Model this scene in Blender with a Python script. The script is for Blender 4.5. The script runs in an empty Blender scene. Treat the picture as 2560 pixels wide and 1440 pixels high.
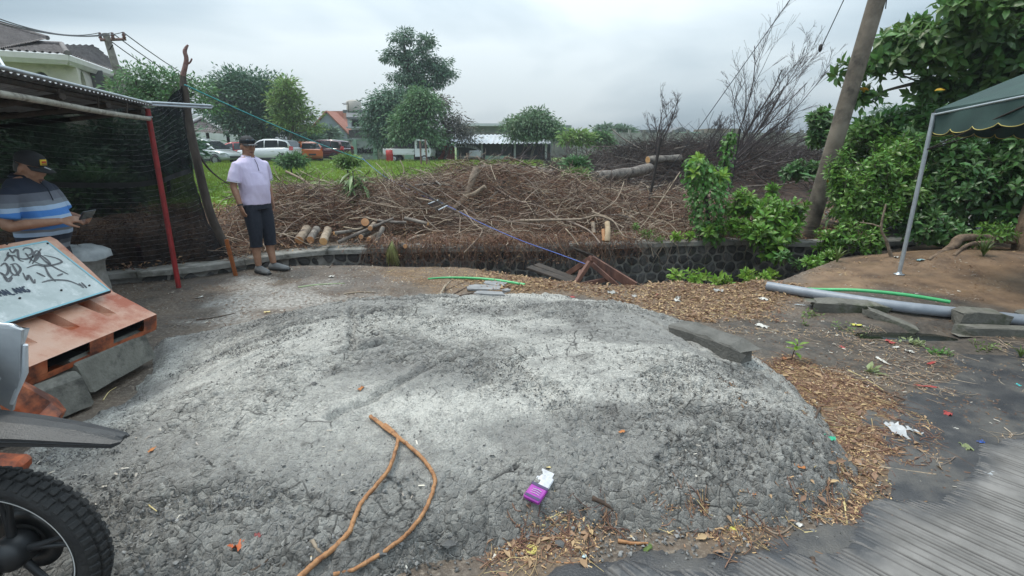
import bpy,math,random
import numpy as np
from mathutils import Vector,Matrix,Euler,Quaternion
random.seed(7); RNG = np.random.default_rng(7)
sc = bpy.context.scene
C = sc.collection
R = math.radians
# ---------------------------------------------------------------- camera, sky, sun, exposure
F = 1250.0; PITCH = math.atan(355/F); CAMH = 1.6
cam = bpy.data.cameras.new('camera'); cam.lens = 36*F/2560; cam.sensor_width = 36; cam.clip_end = 2000; cam.clip_start = .05
camo = bpy.data.objects.new('camera',cam); C.objects.link(camo)
camo.location = (0,0,CAMH); camo.rotation_euler = (math.pi/2-PITCH,0,0); sc.camera = camo
sc.view_settings.view_transform = 'Standard'; sc.view_settings.look = 'None'
sc.view_settings.gamma = 1; sc.view_settings.exposure = 0.58; sc.view_settings.use_curve_mapping = False
w = bpy.data.worlds.new('World'); sc.world = w; w.use_nodes = True
nt = w.node_tree; nt.nodes.clear()
def N(t,**k):
    n = nt.nodes.new(t)
    for a,b in k.items(): setattr(n,a,b)
    return n
SUN_EL,SUN_AZ = 66,-70
sky = N('ShaderNodeTexSky',sky_type='NISHITA',sun_disc=False,sun_elevation=R(SUN_EL),sun_rotation=R(SUN_AZ)); sky.air_density = 1.2; sky.dust_density = 3
skm = N('ShaderNodeVectorMath',operation='SCALE'); skm.inputs['Scale'].default_value = .08; nt.links.new(sky.outputs[0],skm.inputs[0])
tc = N('ShaderNodeTexCoord'); mp = N('ShaderNodeMapping'); mp.inputs['Scale'].default_value = (1,1,3.2); mp.inputs['Location'].default_value = (.35,.1,.2)
nt.links.new(tc.outputs['Generated'],mp.inputs[0])
n1 = N('ShaderNodeTexNoise'); n1.inputs['Scale'].default_value = 1.15; n1.inputs['Detail'].default_value = 5; n1.inputs['Roughness'].default_value = .46; n1.inputs['Distortion'].default_value = .5
nt.links.new(mp.outputs[0],n1.inputs['Vector'])
cr = N('ShaderNodeValToRGB'); e = cr.color_ramp.elements
e[0].position = .39; e[0].color = (.112,.158,.195,1); e[1].position = .64; e[1].color = (.385,.43,.452,1)
m_ = e.new(.5); m_.color = (.235,.288,.325,1)
nt.links.new(n1.outputs['Fac'],cr.inputs[0])
sp = N('ShaderNodeSeparateXYZ'); nt.links.new(tc.outputs['Generated'],sp.inputs[0])
# overcast sky, boosted towards the unseen zenith to light the ground (1 + k sin elevation)
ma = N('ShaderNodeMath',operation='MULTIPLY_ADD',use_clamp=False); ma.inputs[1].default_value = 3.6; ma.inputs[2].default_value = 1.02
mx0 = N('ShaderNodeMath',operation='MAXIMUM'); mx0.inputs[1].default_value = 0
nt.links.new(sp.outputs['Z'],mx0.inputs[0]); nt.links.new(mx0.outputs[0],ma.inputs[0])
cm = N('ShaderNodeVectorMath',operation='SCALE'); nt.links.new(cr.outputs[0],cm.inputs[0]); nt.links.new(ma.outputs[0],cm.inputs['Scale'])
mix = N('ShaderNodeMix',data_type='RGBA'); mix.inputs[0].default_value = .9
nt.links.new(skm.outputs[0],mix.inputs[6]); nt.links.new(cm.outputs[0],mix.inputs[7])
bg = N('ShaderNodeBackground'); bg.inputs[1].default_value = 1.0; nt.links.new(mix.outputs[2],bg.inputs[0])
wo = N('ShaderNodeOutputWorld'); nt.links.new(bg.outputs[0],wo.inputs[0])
sl = bpy.data.lights.new('sun','SUN'); sl.energy = 1.5; sl.angle = R(14); sl.color = (1,.93,.82)
so = bpy.data.objects.new('sun',sl); C.objects.link(so)
sv = Vector((math.sin(R(SUN_AZ))*math.cos(R(SUN_EL)),math.cos(R(SUN_AZ))*math.cos(R(SUN_EL)),math.sin(R(SUN_EL))))
so.rotation_euler = sv.to_track_quat('Z','Y').to_euler(); so.location = (0,0,30)

# ---------------------------------------------------------------- measuring helpers
SP,CP = math.sin(PITCH),math.cos(PITCH)
def ray(px,py):
    X = (px-1280)/F; Y = (720-py)/F
    return Vector((X,CP+Y*SP,-SP+Y*CP))
def gr(px,py,z=0.0):           # point of the photograph measured at height z
    d = ray(px,py); t = (z-CAMH)/d.z
    return Vector((d.x*t,d.y*t,z))
def at(px,py,y):               # the same at distance y
    d = ray(px,py); t = y/d.y
    return Vector((d.x*t,y,CAMH+d.z*t))
# ---------------------------------------------------------------- numpy noise
TAB = RNG.random((256,256))
def vnoise(x,y,s=0):
    x = np.asarray(x,float)+s*17.3; y = np.asarray(y,float)+s*9.7
    xi = np.floor(x).astype(int); yi = np.floor(y).astype(int); fx = x-xi; fy = y-yi
    fx = fx*fx*(3-2*fx); fy = fy*fy*(3-2*fy)
    a = TAB[xi & 255,yi & 255]; b = TAB[(xi+1) & 255,yi & 255]; c = TAB[xi & 255,(yi+1) & 255]; d = TAB[(xi+1) & 255,(yi+1) & 255]
    return (a*(1-fx)+b*fx)*(1-fy)+(c*(1-fx)+d*fx)*fy
def fbm(x,y,o=4,s=0,g=.5):
    v = 0; a = 1; t = 0; f = 1
    for i in range(o):
        v = v+a*vnoise(x*f,y*f,s+i*3); t += a; a *= g; f *= 2.03
    return v/t
def worley(x,y,s=0):            # F1, F2-F1, cell value
    x = np.asarray(x,float)+s*5.1; y = np.asarray(y,float)+s*3.3
    xi = np.floor(x).astype(int); yi = np.floor(y).astype(int)
    f1 = np.full(x.shape,9.); f2 = np.full(x.shape,9.); cv = np.zeros(x.shape)
    for i in (-1,0,1):
        for j in (-1,0,1):
            cx = xi+i; cy = yi+j
            px = cx+TAB[cx & 255,cy & 255]; py = cy+TAB[cy & 255,(cx+91) & 255]
            d = np.hypot(px-x,py-y); m = d < f1
            f2 = np.where(m,f1,np.minimum(f2,d)); cv = np.where(m,TAB[(cx+31) & 255,(cy+57) & 255],cv); f1 = np.where(m,d,f1)
    return f1,f2-f1,cv
def ss(a,b,x):
    t = np.clip((np.asarray(x,float)-a)/(b-a),0,1); return t*t*(3-2*t)
def polydist(x,y,P):            # signed distance, positive inside
    P = np.array(P); n = len(P); d = np.full(x.shape,1e9); ins = np.zeros(x.shape,bool)
    for i in range(n):
        ax,ay = P[i]; bx,by = P[(i+1) % n]
        ex,ey = bx-ax,by-ay; t = np.clip(((x-ax)*ex+(y-ay)*ey)/(ex*ex+ey*ey),0,1)
        d = np.minimum(d,np.hypot(x-ax-t*ex,y-ay-t*ey))
        c = ((ay > y) != (by > y)) & (x < (bx-ax)*(y-ay)/((by-ay) if abs(by-ay) > 1e-9 else 1e-9)+ax)
        ins ^= c
    return np.where(ins,d,-d)
# ---------------------------------------------------------------- materials
MATS = {}
def mat(name,c1,c2=None,scale=6,rough=.85,bump=.0,bscale=60,metal=0,rnd=0,attr=None,c3=None,s3=1.5,w3=.5,alpha=None,spec=None,trans=0,coat=0,stretch=None,subs=0,coord='Object',thr=(.35,.65),emit=None):
    if name in MATS: return MATS[name]
    m = bpy.data.materials.new(name); MATS[name] = m; m.use_nodes = True
    t = m.node_tree; L = t.links.new; b = t.nodes['Principled BSDF']
    def nn(ty,**k):
        n = t.nodes.new(ty)
        for a,v in k.items(): setattr(n,a,v)
        return n
    tc = nn('ShaderNodeTexCoord'); vec = tc.outputs[coord]
    if stretch:
        mpn = nn('ShaderNodeMapping'); mpn.inputs['Scale'].default_value = stretch; L(vec,mpn.inputs[0]); vec = mpn.outputs[0]
    col = None
    def mixc(fac,a,bcol):
        x = nn('ShaderNodeMix',data_type='RGBA')
        if isinstance(fac,float): x.inputs[0].default_value = fac
        else: L(fac,x.inputs[0])
        for i,v in ((6,a),(7,bcol)):
            if isinstance(v,tuple): x.inputs[i].default_value = (*v,1)
            else: L(v,x.inputs[i])
        return x.outputs[2]
    col = c1
    if c2:
        n = nn('ShaderNodeTexNoise'); n.inputs['Scale'].default_value = scale; n.inputs['Detail'].default_value = 7; n.inputs['Roughness'].default_value = .62; L(vec,n.inputs['Vector'])
        mr = nn('ShaderNodeMapRange'); mr.inputs[1].default_value = thr[0]; mr.inputs[2].default_value = thr[1]; L(n.outputs['Fac'],mr.inputs[0])
        col = mixc(mr.outputs[0],c1,c2)
    if c3:
        n = nn('ShaderNodeTexNoise'); n.inputs['Scale'].default_value = s3; n.inputs['Detail'].default_value = 8; n.inputs['Roughness'].default_value = .65; L(vec,n.inputs['Vector'])
        mr = nn('ShaderNodeMapRange'); mr.inputs[1].default_value = 1-w3-.06; mr.inputs[2].default_value = 1-w3+.1; L(n.outputs['Fac'],mr.inputs[0])
        col = mixc(mr.outputs[0],col,c3)
    if rnd or attr:
        val = None
        if rnd:
            oi = nn('ShaderNodeObjectInfo'); val = oi.outputs['Random']
        if attr:
            at_ = nn('ShaderNodeAttribute',attribute_name=attr)
            if val is not None:
                ad = nn('ShaderNodeMath',operation='ADD'); L(at_.outputs['Fac'],ad.inputs[0]); L(val,ad.inputs[1])
                fr = nn('ShaderNodeMath',operation='FRACT'); L(ad.outputs[0],fr.inputs[0]); val = fr.outputs[0]
            else: val = at_.outputs['Fac']
        mr = nn('ShaderNodeMapRange'); k = rnd or .35; mr.inputs[3].default_value = 1-k; mr.inputs[4].default_value = 1+k; L(val,mr.inputs[0])
        hs = nn('ShaderNodeHueSaturation'); L(mr.outputs[0],hs.inputs['Value'])
        hm = nn('ShaderNodeMapRange'); hm.inputs[3].default_value = .5-k*.06; hm.inputs[4].default_value = .5+k*.03; L(val,hm.inputs[0]); L(hm.outputs[0],hs.inputs['Hue'])
        if isinstance(col,tuple): hs.inputs['Color'].default_value = (*col,1)
        else: L(col,hs.inputs['Color'])
        col = hs.outputs[0]
    if isinstance(col,tuple): b.inputs['Base Color'].default_value = (*col,1)
    else: L(col,b.inputs['Base Color'])
    b.inputs['Roughness'].default_value = rough; b.inputs['Metallic'].default_value = metal
    if spec is not None: b.inputs['Specular IOR Level'].default_value = spec
    if trans: b.inputs['Transmission Weight'].default_value = trans
    if coat: b.inputs['Coat Weight'].default_value = coat; b.inputs['Coat Roughness'].default_value = .05
    if alpha is not None: b.inputs['Alpha'].default_value = alpha
    if subs: b.inputs['Subsurface Weight'].default_value = subs; b.inputs['Subsurface Scale'].default_value = .01
    if bump:
        n = nn('ShaderNodeTexNoise'); n.inputs['Scale'].default_value = bscale; n.inputs['Detail'].default_value = 6; L(vec,n.inputs['Vector'])
        bp = nn('ShaderNodeBump'); bp.inputs['Strength'].default_value = bump; bp.inputs['Distance'].default_value = .01; L(n.outputs['Fac'],bp.inputs['Height']); L(bp.outputs[0],b.inputs['Normal'])
    return m
def leafmat(name,c1,c2,c3=None,rough=.42,k=.4,tl=.35,scale=1.2):
    m = mat(name,c1,c2,scale=scale,rough=rough,rnd=k,attr='var',c3=c3,s3=.9,w3=.42)
    t = m.node_tree; b = t.nodes['Principled BSDF']; o = t.nodes['Material Output']
    tr = t.nodes.new('ShaderNodeBsdfTranslucent'); mx = t.nodes.new('ShaderNodeMixShader'); mx.inputs[0].default_value = tl
    src = b.inputs['Base Color'].links[0].from_socket
    t.links.new(src,tr.inputs[0]); t.links.new(b.outputs[0],mx.inputs[1]); t.links.new(tr.outputs[0],mx.inputs[2]); t.links.new(mx.outputs[0],o.inputs[0])
    return m
# ---------------------------------------------------------------- objects
def link(name,me,parent=None):
    o = bpy.data.objects.new(name,me); C.objects.link(o)
    if parent is not None: o.parent = parent
    return o
def tag(o,label=None,cat=None,group=None,kind=None):
    if label: o['label'] = label
    if cat: o['category'] = cat
    if group: o['group'] = group
    if kind: o['kind'] = kind
    return o
def thing(name,label,cat,loc=(0,0,0),rz=0,group=None,rot=None):
    o = bpy.data.objects.new(name,None); C.objects.link(o); o.location = loc; o.rotation_euler = rot or (0,0,rz); o.empty_display_size = .1
    return tag(o,label,cat,group)
def kids(o): return [c for c in C.objects if c.parent is o]
def copy_tree(o,parent=None):
    c = o.copy(); C.objects.link(c)
    if parent is not None: c.parent = parent
    for ch in list(o.children): copy_tree(ch,c)
    return c
def fastmesh(name,V,Fc,mats=None,smooth=False,var=None,midx=None):
    """V (n,3), Fc (m,k) numpy arrays of one face size"""
    V = np.asarray(V,np.float32).reshape(-1,3); Fc = np.asarray(Fc,np.int32); k = Fc.shape[1]; m = len(Fc)
    me = bpy.data.meshes.new(name); me.vertices.add(len(V)); me.vertices.foreach_set('co',V.ravel())
    me.loops.add(m*k); me.loops.foreach_set('vertex_index',Fc.ravel()); me.polygons.add(m)
    me.polygons.foreach_set('loop_start',np.arange(0,m*k,k,dtype=np.int32))
    me.polygons.foreach_set('loop_total',np.full(m,k,np.int32))
    if smooth: me.polygons.foreach_set('use_smooth',np.ones(m,bool))
    for x in (mats if isinstance(mats,(list,tuple)) else [mats]):
        if x: me.materials.append(x)
    if midx is not None: me.polygons.foreach_set('material_index',np.asarray(midx,np.int32))
    if var is not None:
        a = me.attributes.new('var','FLOAT','POINT'); a.data.foreach_set('value',np.asarray(var,np.float32))
    me.update(calc_edges=True); return me
class MB:
    def __init__(s): s.v = []; s.f = []; s.sm = []
    def add(s,vs,fs,smooth=False,M=None):
        n = len(s.v)
        s.v += [tuple(M @ Vector(v)) for v in vs] if M is not None else [tuple(v) for v in vs]
        s.f += [tuple(i+n for i in f) for f in fs]; s.sm += [smooth]*len(fs); return s
    def box(s,c,d,M=None,rot=None,bev=0):
        hx,hy,hz = d[0]/2,d[1]/2,d[2]/2
        T = Matrix.Translation(c) @ (Euler(rot).to_matrix().to_4x4() if rot else Matrix())
        if M is not None: T = M @ T
        if bev:
            b = min(bev,hx*.9,hy*.9,hz*.9); vs = []; idx = {}
            for sx in (-1,1):
                for sy in (-1,1):
                    for sz in (-1,1):
                        for a in range(3):
                            p = [sx*(hx-b),sy*(hy-b),sz*(hz-b)]; p[a] = (sx*hx,sy*hy,sz*hz)[a]
                            idx[(sx,sy,sz,a)] = len(vs); vs.append(p)
            fs = []
            S = (-1,1)
            for a in range(3):
                b1,b2 = (a+1) % 3,(a+2) % 3
                for sg in S:
                    def g(u,v_,ax):
                        k = [0,0,0]; k[a] = sg; k[b1] = u; k[b2] = v_; return idx[(*k,ax)]
                    q = [g(-1,-1,a),g(1,-1,a),g(1,1,a),g(-1,1,a)]
                    fs.append(q if sg > 0 else q[::-1])
                for u in S:
                    for v_ in S:
                        k0 = [0,0,0]; k1 = [0,0,0]; k0[a] = -1; k1[a] = 1; k0[b1] = k1[b1] = u; k0[b2] = k1[b2] = v_
                        q = [idx[(*k0,b1)],idx[(*k1,b1)],idx[(*k1,b2)],idx[(*k0,b2)]]
                        fs.append(q if u*v_ > 0 else q[::-1])
            for sx in S:
                for sy in S:
                    for sz in S:
                        q = [idx[(sx,sy,sz,0)],idx[(sx,sy,sz,1)],idx[(sx,sy,sz,2)]]
                        fs.append(q if sx*sy*sz > 0 else q[::-1])
            return s.add(vs,fs,False,T)
        vs = [(x,y,z) for x in (-hx,hx) for y in (-hy,hy) for z in (-hz,hz)]
        return s.add(vs,[(0,1,3,2),(4,6,7,5),(0,4,5,1),(2,3,7,6),(0,2,6,4),(1,5,7,3)],False,T)
    def tube(s,P,r,n=8,caps=True,smooth=True,M=None,closed=False,sq=1.0,up=None):
        P = [Vector(p) for p in P]; k = len(P); r = r if hasattr(r,'__len__') else [r]*k
        vs = []; prev = None
        for i in range(k):
            a = P[(i-1) % k] if (closed or i > 0) else P[0]; b = P[(i+1) % k] if (closed or i < k-1) else P[-1]
            d = (b-a).normalized() if (b-a).length > 1e-9 else Vector((0,0,1))
            if prev is None: 
                u = (Vector(up) if up else Vector((0,0,1)) if abs(d.z) < .9 else Vector((1,0,0))); u = (u-d*u.dot(d)).normalized()
            else: u = (prev-d*prev.dot(d)).normalized()
            prev = u; v = d.cross(u)
            for j in range(n):
                t = 2*math.pi*j/n; vs.append(P[i]+u*(math.cos(t)*r[i]*sq)+v*(math.sin(t)*r[i]))
        fs = [(i*n+j,i*n+(j+1) % n,((i+1) % k)*n+(j+1) % n,((i+1) % k)*n+j) for i in range(k if closed else k-1) for j in range(n)]
        s.add(vs,fs,smooth,M)
        if caps and not closed:
            s.add(vs[:n],[tuple(range(n))[::-1]],False,M); s.add(vs[-n:],[tuple(range(n))],False,M)
        return s
    def lathe(s,prof,n=20,M=None,smooth=True,arc=2*math.pi):
        full = abs(arc-2*math.pi) < 1e-6; m = n if full else n+1
        vs = [(r*math.cos(arc*j/n),r*math.sin(arc*j/n),z) for r,z in prof for j in range(m)]
        fs = [(i*m+j,i*m+(j+1) % m,(i+1)*m+(j+1) % m,(i+1)*m+j) for i in range(len(prof)-1) for j in range(n)]
        return s.add(vs,fs,smooth,M)
    def ell(s,c,r,M=None,nu=12,nv=8,rot=None):
        vs = []; fs = []
        T = Matrix.Translation(c) @ (Euler(rot).to_matrix().to_4x4() if rot else Matrix())
        if M is not None: T = M @ T
        for i in range(nv+1):
            a = math.pi*i/nv
            for j in range(nu):
                b = 2*math.pi*j/nu; vs.append((r[0]*math.sin(a)*math.cos(b),r[1]*math.sin(a)*math.sin(b),r[2]*math.cos(a)))
        fs = [(i*nu+j,(i+1)*nu+j,(i+1)*nu+(j+1) % nu,i*nu+(j+1) % nu) for i in range(nv) for j in range(nu)]
        return s.add(vs,fs,True,T)
    def loft(s,rings,caps=True,smooth=True,M=None,closed=True):
        n = len(rings[0]); vs = [p for r_ in rings for p in r_]
        e = n if closed else n-1
        s.add(vs,[(i*n+j,i*n+(j+1) % n,(i+1)*n+(j+1) % n,(i+1)*n+j) for i in range(len(rings)-1) for j in range(e)],smooth,M)
        if caps: s.add(rings[0],[tuple(range(n))[::-1]],False,M); s.add(rings[-1],[tuple(range(n))],False,M)
        return s
    def prism(s,poly,h,M=None,base=0):      # polygon in xy extruded along z
        n = len(poly); vs = [(x,y,base) for x,y in poly]+[(x,y,base+h) for x,y in poly]
        return s.add(vs,[tuple(range(n))[::-1],tuple(range(n,2*n))]+[(i,(i+1) % n,(i+1) % n+n,i+n) for i in range(n)],False,M)
    def mesh(s,name,m=None):
        me = bpy.data.meshes.new(name); me.from_pydata(s.v,[],s.f); me.polygons.foreach_set('use_smooth',s.sm)
        if m: me.materials.append(m)
        me.update(); return me
    def build(s,name,m,parent=None,label=None,cat=None,group=None,kind=None):
        return tag(link(name,s.mesh(name,m),parent),label,cat,group,kind)
def evalmesh(o,name,m=None):
    dg = bpy.context.evaluated_depsgraph_get(); me = bpy.data.meshes.new_from_object(o.evaluated_get(dg)); me.name = name
    old = o.data; o.modifiers.clear(); o.data = me
    me.materials.clear()
    if m: me.materials.append(m)
    me.polygons.foreach_set('use_smooth',np.ones(len(me.polygons),bool)); me.update(); return o
def fuse(o,vox,sm=3,m=None,fac=.6):
    a = o.modifiers.new('r','REMESH'); a.mode = 'VOXEL'; a.voxel_size = vox
    if sm: b = o.modifiers.new('s','SMOOTH'); b.iterations = sm; b.factor = fac
    return evalmesh(o,o.name,m)
def smooth_path(P,n=6):
    P = [Vector(p) for p in P]; out = []
    for i in range(len(P)-1):
        p0 = P[max(i-1,0)]; p1 = P[i]; p2 = P[i+1]; p3 = P[min(i+2,len(P)-1)]
        for k in range(n):
            t = k/n; out.append(.5*((2*p1)+(p2-p0)*t+(2*p0-5*p1+4*p2-p3)*t*t+(3*p1-p0-3*p2+p3)*t**3))
    return out+[P[-1]]
def lerp(a,b,t): return a+(b-a)*t
# batches of twigs: pts (N,K,3), rad (N,K)
def twigs(name,pts,rad,m,parent=None,sides=3,var=None):
    N_,K = pts.shape[:2]; d = np.gradient(pts,axis=1); d /= np.linalg.norm(d,axis=2,keepdims=True)+1e-9
    ref = np.where(np.abs(d[...,2:3]) < .8,np.array([0,0,1.]),np.array([1.,0,0]))
    u = np.cross(d,ref); u /= np.linalg.norm(u,axis=2,keepdims=True)+1e-9; v = np.cross(d,u)
    a = np.arange(sides)*2*math.pi/sides
    V = pts[:,:,None]+rad[:,:,None,None]*(u[:,:,None]*np.cos(a)[None,None,:,None]+v[:,:,None]*np.sin(a)[None,None,:,None])
    base = (np.arange(N_)*K*sides)[:,None,None]+(np.arange(K-1)*sides)[None,:,None]
    j = np.arange(sides); j2 = (j+1) % sides
    Fc = np.stack([base+j,base+j2,base+sides+j2,base+sides+j],-1).reshape(-1,4)
    vv = np.repeat(RNG.random(N_) if var is None else var,K*sides)
    return link(name,fastmesh(name,V,Fc,m,smooth=sides > 3,var=vv),parent)
def randrot(n,tilt=None):
    """n random rotation matrices; tilt limits angle of z axis from vertical"""
    yaw = RNG.random(n)*2*math.pi; t = (RNG.random(n)*2-1)*(tilt if tilt is not None else math.pi); s = RNG.random(n)*2*math.pi
    def rz(a): c,s_ = np.cos(a),np.sin(a); z = np.zeros_like(a); o = np.ones_like(a); return np.stack([c,-s_,z,s_,c,z,z,z,o],-1).reshape(-1,3,3)
    def rx(a): c,s_ = np.cos(a),np.sin(a); z = np.zeros_like(a); o = np.ones_like(a); return np.stack([o,z,z,z,c,-s_,z,s_,c],-1).reshape(-1,3,3)
    return rz(yaw) @ rx(t) @ rz(s)
def dirrot(d,roll=None):
    """rotation matrices with x axis along d, z roughly up"""
    d = d/(np.linalg.norm(d,axis=1,keepdims=True)+1e-9); up = np.tile([0,0,1.],(len(d),1)); up[np.abs(d[:,2]) > .95] = [1.,0,0]
    y = np.cross(up,d); y /= np.linalg.norm(y,axis=1,keepdims=True); z = np.cross(d,y)
    if roll is not None:
        c = np.cos(roll)[:,None]; s = np.sin(roll)[:,None]; y,z = y*c+z*s,z*c-y*s
    return np.stack([d,y,z],-1)
def batch(name,tv,tf,pos,rot,scl,m,parent=None,smooth=False):
    """template verts tv, faces tf (uniform size) placed n times in one mesh"""
    tv = np.array(tv,float); tf = np.array(tf); n = len(pos); scl = np.asarray(scl,float)
    if scl.ndim == 1: scl = scl[:,None].repeat(3,1)
    V = np.einsum('nij,nkj->nki',rot,tv[None]*scl[:,None,:])+pos[:,None,:]
    Fc = (tf[None]+(np.arange(n)*len(tv))[:,None,None]).reshape(-1,tf.shape[1])
    return link(name,fastmesh(name,V,Fc,m,smooth=smooth,var=np.repeat(RNG.random(n),len(tv))),parent)
# leaf templates along +x, length 1
def leaf_t(w=.32,fold=.10,droop=.18,simple=False):
    if simple:
        return [(0,0,0),(.45,w*.5,fold*.6),(1,0,-droop),(.45,-w*.5,fold*.6)],[(0,1,2),(0,2,3)]
    v = [(0,0,0),(.25,w*.36,fold),(.6,w*.5,fold*.8-droop*.3),(1,0,-droop),(.6,-w*.5,fold*.8-droop*.3),(.25,-w*.36,fold),(.3,0,0),(.65,0,-droop*.35)]
    f = [(0,6,1),(6,7,2),(6,2,1),(7,3,2),(0,5,6),(5,4,6),(6,4,7),(7,4,3)]
    return v,f
def leaf_objs(name,tv,tf,pos,rot,scl,m,parent):
    me = fastmesh(name,tv,tf,m,smooth=True,var=np.zeros(len(tv)))
    for i in range(len(pos)):
        o = link(name,me,parent); Rm = Matrix([list(r) for r in rot[i]]).to_4x4()
        o.matrix_local = Matrix.Translation(Vector(pos[i])) @ Rm @ Matrix.Scale(float(scl[i]),4)
# ---------------------------------------------------------------- terrain
WT = .15    # height of the wall's top
wallpx = [(470,668),(600,650),(700,634),(800,624),(960,619),(1100,617),(1300,616),(1500,611),(1700,603),(1890,600),(2040,606),(2160,604)]
WP = [gr(x,y,WT) for x,y in wallpx]; WP = [WP[0]+Vector((-3,-1.2,0))]+WP+[WP[-1]+Vector((6,1.0,0))]
WX = np.array([p.x for p in WP]); WY = np.array([p.y for p in WP])
def wy(x): return np.interp(x,WX,WY)
nearpx = [(560,672),(640,672),(760,666),(900,664),(1000,668),(1120,668),(1190,672),(1250,684),(1330,700),(1400,712),(1500,724),(1600,722),(1700,713),(1800,722),(1880,706),(1960,694),(2010,680),(2110,652),(2230,634),(2350,626),(2500,612)]
NP_ = [gr(x,y,0 if x < 1950 else .08) for x,y in nearpx]
NX = np.array([p.x for p in NP_]); NY = np.array([p.y for p in NP_])
def ny(x): return np.interp(x,NX,NY)
PUC = gr(2275,836,.0); PUZ = -.022
def H(x,y):
    x = np.asarray(x,float); y = np.asarray(y,float)
    wyy = wy(x); nyy = ny(x)+.10*(fbm(x*4,y*0,3,5)-.5)
    z = .02*(fbm(x*1.3,y*1.3,4,1)-.5)*ss(1.5,3,y)+.012*(fbm(x*9,y*9,3,2)-.5)
    z = z+(.10*ss(2.6,4.2,x)+.10*ss(4.5,7,x))*ss(3.6,5.0,y)                 # earth bank at right
    z = z+.16*np.exp(-((x-5.6)**2/1.2+(y-6.3)**2/.25))                               # low hump by the roots
    z = z+.05*np.exp(-((x-1.0)**2/3+(y-5.7)**2/.2))                                 # litter ridge on the bank
    z = z-.065*np.exp(-(((x-PUC.x)/.50)**4+((y-PUC.y)/.13)**4))                    # hollow that holds the puddle
    dep = .30+.85*ss(-1.4,.8,x)
    dep = np.where(x < -3.2,.30*ss(-4.2,-3.2,x),dep)
    t = np.clip((y-nyy)/.30,0,1); fl = -dep*ss(0,1,t)+.05*(fbm(x*5,y*5,3,8)-.5)*t
    inside = (y > nyy) & (y < wyy+.12)
    z = np.where(inside,z*(1-t)+fl,z)
    fz = WT-.04+.04*ss(0,2.5,y-wyy)+.25*ss(12,30,y)+.06*(fbm(x*.5,y*.5,3,4)-.5)*ss(0,3,y-wyy)
    z = np.where(y >= wyy+.12,fz,z)
    return z
def Hs(x,y): return float(H(np.array([x]),np.array([y]))[0])
def axis(segs):
    out = [segs[0][0]]
    for a,b,d0,d1 in segs:
        p = a
        while p < b-1e-6:
            d = lerp(d0,d1,(p-a)/(b-a)); p = min(p+d,b); out.append(p)
    return np.array(out)
xs = axis([(-260,-20,30,2),(-20,-7,1.2,.15),(-7,-4,.1,.035),(-4,6.5,.03,.03),(6.5,12,.06,.5),(12,30,.8,2),(30,260,3,30)])
ys = axis([(-30,0,8,.4),(0,1.0,.1,.04),(1.0,5,.02,.025),(5,9.2,.025,.03),(9.2,20,.08,.5),(20,60,.8,3),(60,420,5,40)])
GX,GY = np.meshgrid(xs,ys)
def gridfaces(nx,ny_):
    i = np.arange(ny_-1)[:,None]*nx+np.arange(nx-1)[None]
    return np.stack([i,i+1,i+nx+1,i+nx],-1).reshape(-1,4)
# masks of what lies on the ground: chips, dark wet silt, pale dust, green, red-brown earth
def pxpoly(l,z=0): return [tuple(gr(a,b,z)[:2]) for a,b in l]
chipA = pxpoly([(1830,900),(1960,905),(2150,960),(2290,1060),(2260,1140),(2200,1200),(2150,1290),(1900,1335),(1500,1335),(1270,1410),(1300,1300),(2030,1275),(2140,1180),(1990,1010)])
chipB = pxpoly([(1210,672),(1330,695),(1500,718),(1900,700),(2010,730),(1900,800),(1720,800),(1600,765),(1450,742),(1200,738),(1150,700)])
chipC = pxpoly([(940,668),(1190,672),(1290,690),(1270,735),(1100,735),(1000,700)])
dustA = pxpoly([(640,700),(820,720),(900,735),(800,765),(620,790),(560,760)])
earth = pxpoly([(1985,725),(2020,690),(2110,655),(2240,636),(2560,600),(2800,600),(2900,830),(2560,775),(2300,735)],.08)
def masks(X,Y):
    j = fbm(X*3,Y*3,4,11)-.5; k = fbm(X*11,Y*11,3,12)-.5
    ch = np.maximum.reduce([ss(-.16,.2,polydist(X,Y,chipA)+j*.5+k*.2),.95*ss(-.15,.15,polydist(X,Y,chipB)+j*.4+k*.2),.8*ss(-.2,.15,polydist(X,Y,chipC)+j*.6+k*.2)])
    du = ss(-.3,.25,polydist(X,Y,dustA)+j*1.2)
    ea = ss(-.2,.2,polydist(X,Y,earth)+j*.3)
    gn = ss(.8,2.5,Y-wy(X))*(1-ss(.09,.13,X/np.maximum(Y,1)+.02*j)*(Y < 26))
    md = ss(1.6,2.1,X)*ss(4.6,4.0,Y-.12*X+j*.5)
    return ch,du,ea,gn,md
ch,du,ea,gn,md = masks(GX,GY)
GZ = H(GX,GY)
f1_,e1_,c1_ = worley(GX*26,GY*26,2)
GZ = GZ+ch*(.012*c1_+.010*(fbm(GX*30,GY*30,2,9)-.5))*((GY < 9) & (GX > -4) & (GX < 7))+.006*(fbm(GX*22,GY*22,3,15)-.5)*(GY < 9)
V = np.stack([GX,GY,GZ],-1).reshape(-1,3)
gme = fastmesh('ground',V,gridfaces(len(xs),len(ys)),None,smooth=True)
for nme,arr in (('chip',ch),('dust',du),('earth',ea),('green',gn),('mud',md)):
    a = gme.attributes.new(nme,'FLOAT','POINT'); a.data.foreach_set('value',arr.astype(np.float32).ravel())
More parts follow.
